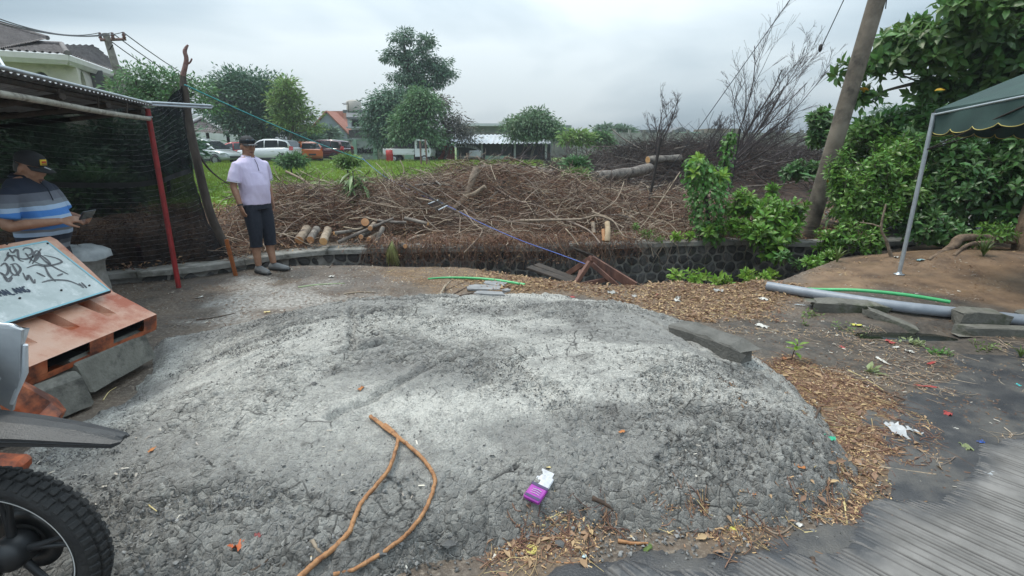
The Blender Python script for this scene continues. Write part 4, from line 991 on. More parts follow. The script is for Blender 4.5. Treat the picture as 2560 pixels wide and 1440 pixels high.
# man in the lilac polo shirt
lil = mat('lilac_pique_cloth',(.60,.53,.72),(.68,.61,.80),scale=6,rough=.9,bump=.35,bscale=220)
f1_ = gr(664,680,0); f1_.z = Hs(f1_.x,f1_.y)+.012
hM = HM((-.01,0,1.555),R(3),R(-14),1.0)
P1,sh1 = person(f1_,R(-27),'man standing at the ditch in a lilac polo shirt, dark cropped trousers and black cap',.035,hM,
    [((-.005,-.195,1.355),(-.03,-.245,1.10),(.035,-.235,.86),(.22,.10,-1),(0,-1,.1),1,.35),((-.005,.195,1.355),(-.07,.25,1.11),(-.03,.255,.87),(.05,-.05,-1),(0,1,.1),-1,.35)],
    [((0,-.085,.84),(.02,-.085,.48),(-.005,-.08,.085),(.16,-.10,.03)),((0,.085,.84),(.025,.10,.48),(.03,.11,.085),(.19,.16,.03))],lil,navy,.33,mat('grey_rubber_clog',(.15,.15,.15),(.19,.19,.185),scale=20,rough=.6))
capb = mat('black_cap_cloth',(.014,.015,.017),(.022,.023,.026),scale=30,rough=.8,bump=.4,bscale=200)
cp = cap(P1,hM,capb,capb)
mb = MB()
for s_ in (-1,1): mb.ell((.098,s_*.032,.072),(.008,.029,.017),hM @ Matrix.Rotation(0,4,'Y'),12,8)
mb.tube([hM @ Vector((.102,-.01,.076)),hM @ Vector((.102,.01,.076))],.003,6)
for s_ in (-1,1): mb.tube([hM @ Vector((.095,s_*.06,.076)),hM @ Vector((.0,s_*.088,.07))],.0025,6)
mb.build('sunglasses',mat('dark_lens',(.02,.03,.04),rough=.08),P1)
MB().tube([hM @ Vector((.176-abs(y)*.35*abs(y)*20,y,.026)) for y in (-.05,-.025,0,.025,.05)],.0022,5).build('brim_edge',mat('pale_piping',(.5,.5,.52),rough=.7),cp)
MB().tube([Vector((.033,-.238,.885)),Vector((.036,-.236,.868))],[.034,.034],16).build('wristwatch',blkp,P1)
whc = mat('white_collar',(.66,.63,.70),rough=.9)
def collar(p,m,off=0,z=1.425):
    mb = MB(); rg = []
    for a in np.linspace(R(18),R(342),22):
        r1,r2 = .072,.072; dz = -.012*math.cos(a)
        rg.append([Vector((-.012+r1*math.cos(a),r2*math.sin(a),z+.028+dz)),Vector((-.012+(r1+.022)*math.cos(a),(r2+.022)*math.sin(a),z-.006+dz*2)),Vector((-.012+(r1+.012)*math.cos(a),(r2+.012)*math.sin(a),z-.008+dz*2))])
    mb.loft(rg,caps=False,smooth=True); mb.build('collar',m,p)
collar(sh1,lil); P1.scale = (1.02,1.02,1.015)
MB().tube([Vector((.085,.0,1.405)),Vector((.118,.0,1.35)),Vector((.136,.0,1.27))],.0035,5).build('placket',mat('dark_button_line',(.06,.05,.09),rough=.8),sh1)
for (sh,el) in (((-.005,-.195,1.355),(-.03,-.245,1.10)),((-.005,.195,1.355),(-.07,.25,1.11))):
    sh,el = Vector(sh),Vector(el); e1 = sh.lerp(el,.79); MB().tube([e1,e1+(el-sh).normalized()*.010],[.0765,.0765],20,caps=False).build('sleeve_hem',whc,sh1)
# man with a phone under the shelter, striped polo
def stripes(name,bands):
    m = bpy.data.materials.new(name); m.use_nodes = True
    t,L,b,nn,noise,rng,mixc,mul,attr,bump,vec = nodes_of(m)
    sx = nn('ShaderNodeSeparateXYZ'); L(vec,sx.inputs[0]); ad = mul(sx.outputs['Z'],mul(noise(vec,4,2),.03),'ADD'); r_ = rng(ad,.85,1.45)
    cr_ = nn('ShaderNodeValToRGB'); cr_.color_ramp.interpolation = 'CONSTANT'; L(r_,cr_.inputs[0]); els = cr_.color_ramp.elements
    for i,(z,c_) in enumerate(bands):
        pz = (z-.85)/.6
        el = els[i] if i < 2 else els.new(pz)
        el.position = pz; el.color = (*c_,1)
    L(cr_.outputs[0],b.inputs['Base Color']); b.inputs['Roughness'].default_value = .9; L(bump(noise(vec,220,3),.4,.004),b.inputs['Normal']); return m
nv = (.018,.025,.045); gy = (.17,.19,.22); lb = (.34,.45,.60); bl = (.06,.20,.52); dg = (.07,.08,.10)
stm = stripes('striped_polo_cloth',[(.85,gy),(.92,dg),(.955,nv),(1.0,lb),(1.03,gy),(1.05,bl),(1.11,lb),(1.15,bl),(1.20,lb),(1.235,gy),(1.27,(.12,.13,.16)),(1.33,nv)])
f2_ = Vector((-3.63,3.82,0)); f2_.z = Hs(f2_.x,f2_.y)
hM2 = HM((.045,0,1.50),R(20),R(-8),1.02)
P2,sh2 = person(f2_,R(8),'stout man in a blue and grey striped polo looking at his phone under the shelter',.075,hM2,
    [((0,-.205,1.34),(-.01,-.28,1.09),(.25,-.125,1.10),(.8,.45,.12),(-.25,-.75,.6),1,.75),((0,.205,1.34),(.02,.28,1.10),(.27,.10,1.08),(.75,-.5,.05),(-.1,.8,-.5),-1,.6)],
    [((0,-.09,.84),(.03,-.10,.48),(0,-.10,.085),(.17,-.13,.03)),((0,.09,.84),(.03,.10,.48),(0,.11,.085),(.17,.14,.03))],stm,navy,.12,blkp)
P2.scale = (.97,.97,.965)
cp2 = cap(P2,hM2,capb,capb)
Mc = hM2 @ Matrix.Translation((.092,-.012,.075)) @ Matrix.Rotation(R(-14),4,'Y')
MB().box((.006,0,0),(.006,.052,.042),M=Mc,bev=.002).build('yellow_patch',mat('yellow_patch',(.65,.45,.04),rough=.8),cp2)
mb = MB(); mb.box((.011,0,.002),(.003,.036,.014),M=Mc,bev=.001); pe = mb.build('red_emblem',mat('red_print',(.42,.05,.02),rough=.8),cp2)
MB().box((.011,0,-.012),(.003,.040,.004),M=Mc).build('dark_emblem_line',blkp,cp2)
MB().tube([hM2 @ Vector((.13,-.035,.052)),hM2 @ Vector((.165,-.02,.045))],[.005,.003],6).build('white_brim_mark',whitem,cp2)
collar(sh2,mat('navy_collar',nv,rough=.9))
MB().tube([Vector((.088,-.01,1.40)),Vector((.135,-.01,1.34)),Vector((.155,-.01,1.25))],.004,5).build('placket',navy,sh2)
ph = MB(); pm_ = P2.matrix_world
phl = MB().box((0,0,0),(.010,.078,.150),bev=.003).build('mobile_phone',mat('phone_black',(.01,.01,.012),rough=.15),None,'black mobile phone held in both hands by the man in the striped polo','phone')
bpy.context.view_layer.update()
phl.matrix_world = P2.matrix_world @ Matrix.Translation((.385,-.03,1.135)) @ Matrix.Rotation(R(35),4,'Y') @ Matrix.Rotation(R(90),4,'X')
pts_ = MB().box((.0056,0,0),(.001,.070,.138)).build('screen',mat('phone_glass',(.03,.05,.06),rough=.05),phl)
# ---------------------------------------------------------------- brush heap of dead branches beyond the wall
cxs = [-9,-6.5,-5.6,-4.3,-3.2,-2,-1,.3,.9,1.6,2.4,3.3,5,8]; czs = [.35,.45,.50,.50,.62,.76,.90,.86,.76,.58,.46,.40,.35,.3]
def gapf(x): return np.maximum(ss(-3.6,-3.4,x)*ss(-1.2,-1.4,x),ss(.7,.85,x)*ss(1.9,1.75,x))
def Bh(x,y):
    x = np.asarray(x,float); y = np.asarray(y,float); d = y-(wy(x)+.05)
    crest = np.interp(x,cxs,czs)-.12
    h = crest*ss(.22,1.9,d)*(1-ss(3.0,5.5,d)*.85)
    h = h*(.55+.9*fbm(x*1.1,y*1.1,4,101))+.16*(fbm(x*3.2,y*3.2,3,103)-.5)*ss(.1,.5,d)*(d < 5)
    h = h*(1-.97*gapf(x)*(1-ss(.55,1.0,d)))
    return H(x,np.maximum(y,wy(x)+.15))+h
bx_ = np.arange(-8,6.2,.09); by_ = np.arange(0,5.6,.09); BX,BD = np.meshgrid(bx_,by_); BY = wy(BX)+.10+BD
BZ = Bh(BX,BY)-.07+.05*(fbm(BX*8,BY*8,3,102)-.5)
deadm = mat('dead_leaf_litter',(.055,.036,.026),(.15,.095,.062),scale=14,rough=.95,bump=1,bscale=30,c3=(.03,.02,.015),s3=4,w3=.45)
brush = tag(link('dead_brush',fastmesh('dead_brush',np.stack([BX,BY,BZ],-1).reshape(-1,3),gridfaces(len(bx_),len(by_)),deadm,smooth=True)),kind='stuff')
def arcs(n,x0,x1,d0,d1,l0,l1,r0,r1,K=5,bend=.5,lift=.1,zoff=.0,tiltup=.25,hang=0,hf=Bh):
    x = RNG.uniform(x0,x1,n); d = d0+(d1-d0)*RNG.random(n)**1.1; d = np.where(x < -3.75,d*.8+1.0,d); d = np.where((gapf(x) > .5)&(d < .8)&(RNG.random(n) < .93),d+.85,d); y = wy(x)+d; z = hf(x,y)+zoff+RNG.random(n)*lift
    L_ = RNG.uniform(l0,l1,n)*RNG.uniform(.6,1,n); az = RNG.uniform(0,2*math.pi,n); az = np.where(RNG.random(n) < .5,RNG.normal(0,.6,n)+np.where(RNG.random(n) < .5,0,math.pi),az)
    el = RNG.normal(0,tiltup,n); t_ = np.linspace(-.5,.5,K)
    dirv = np.stack([np.cos(az)*np.cos(el),np.sin(az)*np.cos(el),np.sin(el)],-1)
    per = np.cross(dirv,RNG.normal(size=(n,3))); per /= np.linalg.norm(per,axis=1,keepdims=True)
    P = np.stack([x,y,z],-1)[:,None]+dirv[:,None]*L_[:,None,None]*t_[None,:,None]+per[:,None]*(bend*L_)[:,None,None]*((t_**2-.08)[None,:,None])*RNG.uniform(-1,1,n)[:,None,None]
    P = P+RNG.normal(0,.012,P.shape)*np.minimum(L_,1)[:,None,None]
    gz = hf(P[...,0],np.maximum(P[...,1],wy(P[...,0])+.05)); over = P[...,1] > wy(P[...,0])-.05
    P[...,2] = np.where(over,np.maximum(P[...,2],gz-.05),P[...,2])
    r = RNG.uniform(r0,r1,n)[:,None]*np.linspace(1,.45,K)[None]
    return P,r
tw1 = mat('red_brown_twigs',(.155,.078,.048),(.25,.145,.095),scale=3,rough=.9,rnd=0,attr='var')
tw2 = mat('tan_twigs',(.27,.21,.155),(.42,.34,.26),scale=4,rough=.85,attr='var')
tw3 = mat('charred_twigs',(.030,.024,.023),(.095,.078,.070),scale=4,rough=.9,attr='var')
barkt = mat('tan_log_bark',(.20,.15,.105),(.34,.27,.20),scale=14,bump=.9,bscale=45,c3=(.09,.065,.05),s3=8,w3=.42,rnd=.15)
barkg = mat('grey_log_bark',(.13,.11,.095),(.24,.21,.18),scale=12,bump=.9,bscale=45,c3=(.05,.04,.035),s3=7,w3=.45,rnd=.15)
cutm = mat('fresh_cut_wood',(.50,.24,.09),(.62,.36,.17),scale=9,rough=.7,bump=.3,rnd=.15)
tag(twigs('reddish_twigs',*arcs(8500,-4.3,4.4,0,4.2,.15,.6,.002,.0048,lift=.24,tiltup=.4,bend=.9),tw1),kind='stuff')
tag(twigs('tan_twigs',*arcs(2300,-4.3,4.4,0,3.8,.3,1.3,.0028,.008,K=8,lift=.30,tiltup=.38,bend=1.0),tw2),kind='stuff')
tag(twigs('dark_twigs',*arcs(2600,-4.4,5,.2,4.5,.3,1.1,.003,.008,K=7,lift=.32,tiltup=.45,bend=.9),mat('dark_brown_twigs',(.05,.032,.025),(.10,.065,.045),scale=3,rough=.9,attr='var')),kind='stuff')
# twigs spilling over the wall's edge
def spill(n,x0,x1,seedm,name,top_=WT,dn=.45):
    x = RNG.uniform(x0,x1,n); y = wy(x)+RNG.uniform(-.04,.10,n); L_ = RNG.uniform(.15,dn,n); K = 5; t_ = np.linspace(0,1,K)
    P = np.zeros((n,K,3)); sx = RNG.normal(0,.45,n); P[...,0] = x[:,None]+sx[:,None]*t_*L_[:,None]; P[...,1] = y[:,None]-.12*np.sin(t_*2.2)[None]*RNG.uniform(.5,1.6,n)[:,None]
    P[...,2] = top_+.05+RNG.uniform(0,.15,n)[:,None]-(t_**1.6)[None]*L_[:,None]; P += RNG.normal(0,.008,P.shape)
    return tag(twigs(name,P,RNG.uniform(.0015,.004,n)[:,None]*np.linspace(1,.5,K)[None],seedm),kind='stuff')
spill(900,-2.1,2.0,tw1,'hanging_red_twigs'); spill(160,-2.3,3.9,tw2,'hanging_tan_twigs',dn=.6)
def litter(name,n,fx,m,l0,l1,w=.4,tilt=.9,z=.01,droop=.25):
    x,y,zz = fx(n); tv,tf = leaf_t(w,.12,droop,simple=True); k = len(x)
    return tag(batch(name,tv,tf,np.stack([x,y,zz+z],-1),randrot(k,tilt),RNG.uniform(l0,l1,k),m),kind='stuff')
def fb(n):
    x = RNG.uniform(-6.5,4.6,n); d = RNG.random(n)*4.4; d = np.where((gapf(x) > .5)&(d < .6)&(RNG.random(n) < .5),d+.7,d); y = wy(x)+d; keep_ = fbm(x*1.5,y*1.5,3,111) > .38; x,y = x[keep_],y[keep_]; return x,y,Bh(x,y)+RNG.random(len(x))*.12
deadleaf = leafmat('brown_dead_leaves',(.17,.090,.052),(.32,.20,.12),rough=.8,k=.55,tl=.15,scale=3)
litter('dead_leaves',34000,fb,deadleaf,.025,.07)
def fspill(n):
    x = RNG.uniform(-2.1,2.0,n); y = wy(x)+RNG.uniform(-.13,.1,n); return x,y,WT-.35*RNG.random(n)**1.5+.1
litter('hanging_dead_leaves',2600,fspill,deadleaf,.025,.06)
# logs and branches one can pick out
def log(name,pts,r,m,label,cat='log',cut=(0,1),n=12,group=None,sub=5,r1=None):
    P = smooth_path([Vector(p) for p in pts],sub); k = len(P); r1 = r if r1 is None else r1
    P = [p+Vector((random.uniform(-1,1),random.uniform(-1,1),random.uniform(-1,1)))*r*.06 for p in P]
    rr_ = [lerp(r,r1,i/(k-1))*(1+.05*math.sin(i*1.7)) for i in range(k)]
    mb = MB().tube(P,rr_,n,caps=True); o = mb.build(name,m,None,label,cat,group)
    for c_ in cut:
        a,b_,rc = (P[0],P[1],rr_[0]) if c_ == 0 else (P[-1],P[-2],rr_[-1]); d = (a-b_).normalized()
        q = MB(); q.tube([a+d*.001,a+d*.004],[rc*.96,rc*.90],n); q.build('cut_face',cutm,o)
    return o
def bz(px,py,y): return at(px,py,y)
log('log',[bz(808,604,7.08),bz(820,575,7.5)],.058,barkt,'short cut log with a bright orange end, third from the left on the wall',n=14)
log('log',[bz(776,600,7.25),bz(792,573,7.6)],.055,barkg,'short grey log lying between two others behind the wall',n=14)
log('log',[bz(748,600,7.25),bz(768,572,7.6)],.068,barkt,'thick pale cut log, leftmost of the three short logs on the wall',n=14)
log('log',[bz(912,556,7.5),bz(914,566,8.1)],.062,barkg,'round log end seen head on above the crossed branches',n=14)
log('log',[bz(937,610,7.3),bz(958,568,7.5)],.034,barkg,'short grey log leaning upright on the right of the log pile')
log('log',[bz(902,592,7.35),bz(922,580,7.9)],.036,barkg,'small cut log with tan end low in the log pile')
log('log',[bz(922,598,7.3),bz(945,585,7.8)],.034,barkt,'small log beside the tan-ended one, nearest to the wall cap')
log('log',[bz(925,571,7.35),bz(935,560,7.9)],.036,barkt,'small pale log with round end under the head-on log')
log('branch',[bz(845,606,7.3),bz(900,582,7.4),bz(950,560,7.5),bz(984,546,7.6)],.030,barkg,'long thick branch sloping up to the right across the log pile','branch',r1=.017)
log('branch',[bz(835,583,7.3),bz(880,577,7.5),bz(915,568,7.6)],.026,barkg,'grey branch lying level at the left of the log pile','branch')
log('branch',[bz(860,568,7.5),bz(890,573,7.45),bz(906,570,7.5)],.012,barkt,'thin pale branch on top of the log pile','branch')
log('branch',[bz(943,552,7.8),bz(985,555,7.8),bz(1015,556,7.9)],.022,barkg,'level branch behind the log pile to the right','branch')
log('branch',[bz(1012,545,8.0),bz(1040,552,7.9),bz(1070,560,7.8)],.028,barkg,'short grey branch above the hanging dry leaves','branch')
log('log',[bz(1013,616,7.15),bz(985,598,7.6)],.034,barkg,'log with orange end beside the withered leaf bunch on the cap')
log('branch',[bz(1020,602,7.3),bz(1040,592,7.4),bz(1062,588,7.5)],.022,barkt,'short pale stick right of the withered leaf bunch','branch')
log('log',[bz(640,615,6.95),bz(665,614,7.0),bz(600,622,6.9)][1:],.03,barkt,'pale log behind the man in lilac on the wall cap')
fk = thing('forked_branch','thick forked tan branch standing up in the middle of the brush heap','branch')
MB().tube(smooth_path([bz(1100,560,8.3),bz(1128,530,8.5),bz(1165,488,8.8),bz(1180,450,8.9),bz(1192,422,9.0)],4),list(np.linspace(.024,.075,17)),12).build('stem',barkt,fk)
MB().tube(smooth_path([bz(1158,494,8.78),bz(1185,485,8.75),bz(1213,466,8.7)],4),list(np.linspace(.045,.036,9)),12).build('side_limb',barkt,fk)
log('log',[bz(1518,556,7.35),bz(1520,580,7.25),bz(1518,603,7.2)],.040,mat('peeled_log',(.50,.38,.25),(.38,.27,.17),scale=10,bump=.5,bscale=30),'peeled yellowish log standing upright on the wall cap',cut=(0,))
log('log',[bz(1508,574,7.45),bz(1510,602,7.35)],.028,cutm,'orange split log piece behind the peeled upright log')
log('log',[bz(1482,556,7.6),bz(1484,583,7.5)],.032,barkt,'grey stub log left of the peeled upright log')
for i,(pp_,r0,lab) in enumerate((
    ([(1160,524,7.9),(1185,560,7.6),(1205,580,7.4),(1160,632,7.1)],.014,'thin pale branch hooked over the wall under the blue rope'),
    ([(1040,442,9.2),(1090,470,8.7),(1150,510,8.3),(1200,545,8.0)],.011,'long bare stem slanting down through the heap left of the fork'),
    ([(1300,552,7.6),(1380,550,7.6),(1450,548,7.6),(1500,540,7.6),(1560,570,7.5)],.022,'curved grey branch lying level above the upright log'),
    ([(1416,552,7.7),(1470,575,7.4),(1500,608,7.15)],.018,'branch sloping down to the wall cap left of the upright log'),
    ([(1480,530,7.9),(1530,550,7.6),(1560,590,7.3),(1605,598,7.2)],.014,'pale bent branch reaching right along the wall cap'),
    ([(1218,428,9.6),(1290,432,9.4),(1340,470,9.0),(1322,470,9.0)],.013,'arched grey branch at the top of the heap by the fallen trunk'),
    ([(1414,572,7.4),(1430,590,7.2),(1446,612,7.05)],.011,'short thin stick leaning on the wall cap near the middle'),
    ([(1140,545,7.9),(1230,550,7.7),(1330,560,7.5),(1380,568,7.4)],.008,'long thin level twig in the lower heap'),
    ([(720,530,7.9),(780,512,8.2),(860,502,8.4)],.014,'straight bare branch right of the man at the pile left end'),
    ([(700,592,7.2),(730,560,7.4),(760,540,7.5),(745,535,7.6)],.010,'crooked thin branch just right of the dark trousers'),
    ([(690,545,7.6),(720,530,7.7),(748,538,7.7)],.012,'pale short branch beside the man in lilac at hip height'),
    ([(560,520,8.2),(590,545,8.0),(620,560,7.9)],.012,'thin branch left of the man above the wall cap'),
    ([(900,500,8.3),(1000,520,8.1),(1080,520,8.0),(1130,500,8.0)],.010,'wavy bare branch over the middle left of the heap'),
    ([(1240,470,8.9),(1290,500,8.5),(1360,520,8.2),(1410,560,7.8)],.010,'slim branch running down the middle of the heap'),
    ([(1560,455,9.0),(1540,500,8.4),(1500,530,8.0),(1460,560,7.7)],.009,'slim arched stem right of the heap centre'),
    ([(1000,400,9.6),(1010,430,9.4),(990,470,9.0),(1020,520,8.5)],.008,'upright thin stem at the top left of the heap'),
    ([(1700,430,8.6),(1640,520,8.0),(1600,570,7.6)],.008,'thin dead stem left of the vine-covered post'))):
    log('branch',[at(*q) for q in pp_],r0,barkt if i % 2 == 0 else tw2,lab,'branch',cut=(),n=8,r1=r0*.55)
log('fallen_trunk',[at(1198,432,11.6),at(1290,430,12.0),at(1378,440,12.4)],.17,barkg,'long dark grey fallen trunk lying behind the brush heap centre','fallen trunk',n=18,cut=())
log('fallen_trunk',[at(1488,442,11.5),at(1560,434,12.4),at(1624,420,13.4)],.12,barkg,'pale fallen trunk with a raw orange cut end before the burnt heap','fallen trunk',n=18,r1=.13,cut=(1,))
log('log',[at(1620,400,15.0),at(1700,396,15.5)],.11,barkg,'short trunk piece halfway up the burnt branch heap')
log('log',[at(700,478,9.6),at(770,462,10.6)],.05,barkg,'flat grey plank-like log at the grass edge right of the man')
wl = thing('withered_leaf_bunch','bunch of withered green-brown leaves hanging over the wall cap','dry leaves')
cN = at(985,604,7.12); n_ = 90; ang = RNG.uniform(-.75,.75,n_); L_ = RNG.uniform(.18,.38,n_); tq = np.linspace(0,1,5)
P = np.zeros((n_,5,3)); P[...,0] = cN.x+np.sin(ang)[:,None]*(tq*.14)[None]; P[...,1] = cN.y-.10-.06*np.sin(tq*3)[None]-RNG.uniform(0,.06,n_)[:,None]; P[...,2] = cN.z+.03-(tq**1.2)[None]*L_[:,None]
twigs('leaf_strips',P,RNG.uniform(.005,.014,n_)[:,None]*np.array([.4,1,1,.8,.2])[None],leafmat('withered_olive',(.18,.19,.06),(.38,.36,.17),k=.4,tl=.2),wl)
Pb,Rb = arcs(20,-3.6,4.0,.9,3.6,.8,2.2,.012,.026,K=6,lift=.3,tiltup=.3,bend=.5)
for k in range(20):
    o = MB().tube(smooth_path([Vector(p) for p in Pb[k]],3),list(np.interp(np.linspace(0,5,16),range(6),Rb[k])),7).build('branch',(barkt,barkg)[k % 2],None,'bare cut branch lying tangled in the brown brush heap','branch','bare branches tangled in the brush heap')
# broken rack with pale slats lying in the heap
rk = thing('wire_rack','small broken rack with pale bars lying in the brush under the blue rope','rack')
c1,c2,c3_,c4 = at(1070,510,8.15),at(1095,500,8.25),at(1118,514,8.2),at(1096,525,8.1)
for k in range(8):
    a,b_ = c1.lerp(c4,k/7),c2.lerp(c3_,k/7); MB().tube([a,b_],.010 if k in (0,7) else .004,6).build('bar',whitem if k in (0,7) else blkp,rk)
for a,b_ in ((c1,c4),(c2,c3_)): MB().tube([a,b_],.006,6).build('side_rail',blkp,rk)
# ---------------------------------------------------------------- burnt branch heap and bare branches behind
def Ch(x,y):
    x = np.asarray(x,float); y = np.asarray(y,float)
    return H(x,y)+1.15*np.exp(-((x-5.6)**2/17+(y-17.5)**2/5.5))+.5*np.exp(-((x-9)**2/5+(y-16)**2/5))+.55*np.exp(-((x-2.2)**2/1.2+(y-13.2)**2/1))
gx_ = np.arange(-.2,13,.22); gy_ = np.arange(11.8,21.5,.22); CX,CY = np.meshgrid(gx_,gy_)
brm = mat('burnt_litter',(.035,.026,.022),(.10,.066,.052),scale=5,rough=.95,bump=1,bscale=20,c3=(.13,.075,.05),s3=1.6,w3=.42)
tag(link('burnt_mound',fastmesh('burnt_mound',np.stack([CX,CY,Ch(CX,CY)-.12+.15*(fbm(CX*3,CY*3,3,120)-.5)-.5*ss(.6,0,np.minimum.reduce([CX+.2,13-CX,CY-11.8,21.5-CY]))],-1).reshape(-1,3),gridfaces(len(gx_),len(gy_)),brm,smooth=True)),kind='stuff')
def arcsC(n,l0,l1,r0,r1,K=6,lift=.4,tiltup=.35,bend=.6,thr=.45):
    x = RNG.uniform(.5,12,n*2); y = RNG.uniform(12.6,19.5,n*2); hh_ = Ch(x,y)-H(x,y); kk = hh_ > RNG.random(n*2)*thr+.12; x,y = x[kk][:n],y[kk][:n]; n = len(x)
    z = Ch(x,y)+RNG.random(n)*lift; L_ = RNG.uniform(l0,l1,n); az = RNG.uniform(0,2*math.pi,n); el = RNG.normal(.1,tiltup,n); t_ = np.linspace(-.3,.7,K)
    dirv = np.stack([np.cos(az)*np.cos(el),np.sin(az)*np.cos(el),np.sin(el)],-1); per = np.cross(dirv,RNG.normal(size=(n,3))); per /= np.linalg.norm(per,axis=1,keepdims=True)
    P = np.stack([x,y,z],-1)[:,None]+dirv[:,None]*L_[:,None,None]*t_[None,:,None]+per[:,None]*(bend*L_)[:,None,None]*((t_**2)[None,:,None])*RNG.uniform(-.7,.7,n)[:,None,None]+RNG.normal(0,.02,(n,K,3))
    return P,RNG.uniform(r0,r1,n)[:,None]*np.linspace(1,.35,K)[None]
tag(twigs('burnt_twigs',*arcsC(4200,.5,2.0,.005,.014,lift=.45,thr=.7),tw3),kind='stuff')
tag(twigs('burnt_brown_twigs',*arcsC(1600,.5,1.6,.005,.012,lift=.3),mat('brown_burnt',(.07,.04,.033),(.12,.075,.06),scale=3,rough=.9,attr='var')),kind='stuff')
tag(twigs('grey_burnt_sticks',*arcsC(90,1.0,3.0,.02,.05,lift=.25,tiltup=.15,bend=.2),barkg,sides=6),kind='stuff')
def bare(name,label,start,dirs,L0,r0,m,depth=4,seed=1,droop=.0,cat='bare branch',hooks=True):
    """a branching bare limb; limbs as parts, the finest twigs joined as stuff"""
    rnd = random.Random(seed); root = thing(name,label,cat); fine = []
    def grow(p,d,L_,r,lv,mbs):
        P = [p]; dd_ = Vector(d).normalized(); k = 7
        for i in range(k):
            dd_ = (dd_+Vector((rnd.uniform(-1,1),rnd.uniform(-1,1),rnd.uniform(-.7,1)))*.13+Vector((0,0,-droop*lv*.06))).normalized(); P.append(P[-1]+dd_*L_/k)
        if lv <= 1: MB().tube(P,list(np.linspace(r,r*.45,len(P))),7).build('limb',m,root)
        else:
            if hooks and lv >= depth-1: P += [P[-1]+dd_*.03*L_+Vector((0,0,-.01)),P[-1]+dd_*.04*L_+Vector((0,0,-.05*L_-.02))]
            while len(P) < 10: P.append(P[-1]+Vector((0,0,-.005)))
            fine.append((P[:10],np.linspace(max(r*.8,.0035),max(r*.3,.0020),10)))
        if lv < depth:
            nk = (6,5,4,3)[min(lv,3)]
            for i in range(nk):
                f = rnd.uniform(.18,.98); q = P[min(int(f*k),k)]; s_ = rnd.choice((-1,1)); ax = Vector((rnd.uniform(-.3,.3),rnd.uniform(-1,1)*.6,0)); nd = (dd_*1.0+Vector((rnd.uniform(-.62,.62),rnd.uniform(-.6,.6),rnd.uniform(-.35,.5)))).normalized()
                grow(q,nd,L_*rnd.uniform(.35,.58),r*.5*(1-f*.3),lv+1,mbs)
    for d in dirs: grow(Vector(start),Vector(d),L0*Vector(d).length*.74,r0*.62,0,None)
    if fine:
        o = twigs('fine_twigs',np.array([[list(p) for p in a] for a,_ in fine]),np.array([b_ for _,b_ in fine]),m,root); o['kind'] = 'stuff'
    return root
charm = mat('charred_bark',(.045,.035,.036),(.10,.08,.08),scale=8,bump=.6)
s1 = at(1850,440,14.0)
bare('felled_tree','tall bare branches of a felled tree sweeping up towards the leaning pole',at(1830,400,13.6),[(at(2060,160,13.0)-at(1830,400,13.6)),(at(1975,85,13.4)-at(1830,400,13.6))],1.0,.045,charm,4,3,cat='bare tree')
bare('felled_tree','low bare branches fanning right behind the leaning pole base',at(1780,440,13.2),[(at(2110,260,12.6)-at(1780,440,13.2)),(at(2090,330,12.8)-at(1780,440,13.2))],1.0,.05,charm,4,5,cat='bare tree')
bare('felled_tree','dense bare twigs standing over the left end of the burnt heap',at(1640,400,15.5),[(at(1712,195,15.2)-at(1640,400,15.5)),(at(1630,250,15.2)-at(1640,400,15.5))],1.0,.04,charm,4,8,cat='bare tree')
bare('felled_tree','leafless limb crossing in front of the umbrella tree',at(1205,425,11.5),[(at(1330,372,12.4)-at(1205,425,11.5))],1.0,.03,charm,2,9,cat='bare branch',hooks=False)
bare('felled_tree','leafless limb rising from the burnt heap left side',at(1400,445,12.6),[(at(1345,372,12.6)-at(1400,445,12.6)),(at(1420,350,13)-at(1400,445,12.6))],1.0,.03,charm,3,12,cat='bare branch',hooks=False)
bare('felled_tree','spiky bare twigs above the middle of the burnt heap',at(1760,395,16),[(at(1800,270,15.6)-at(1760,395,16)),(at(1870,290,15.6)-at(1760,395,16))],1.0,.035,charm,4,15,cat='bare tree')
bare('felled_tree','bare branches running level to the right of the burnt heap',at(1880,420,15),[(at(2080,330,14.6)-at(1880,420,15)),(at(2060,400,14)-at(1880,420,15))],1.0,.04,charm,4,19,cat='bare tree')
bare('felled_tree','thin reddish bare branches stretching right in front of the leaning pole',at(1800,425,13.0),[(at(2095,205,12.4)-at(1800,425,13.0))*1.15,(at(2030,70,12.8)-at(1800,425,13.0))*1.1],1.0,.032,charm,3,33,cat='bare tree')
# iron posts and wires
irn = mat('rusty_black_iron',(.018,.015,.015),(.04,.030,.026),scale=20,rough=.7)
for (a,b_,lab) in ((at(1621,500,9.6),at(1652,345,9.6),'thin black iron post leaning right before the burnt heap'),(at(1826,462,10.4),at(1850,322,10.4),'thick black iron post behind the vine stalk')):
    MB().tube([a+Vector((0,0,-.2)),b_],.028,8).build('iron_post',irn,None,lab,'post')
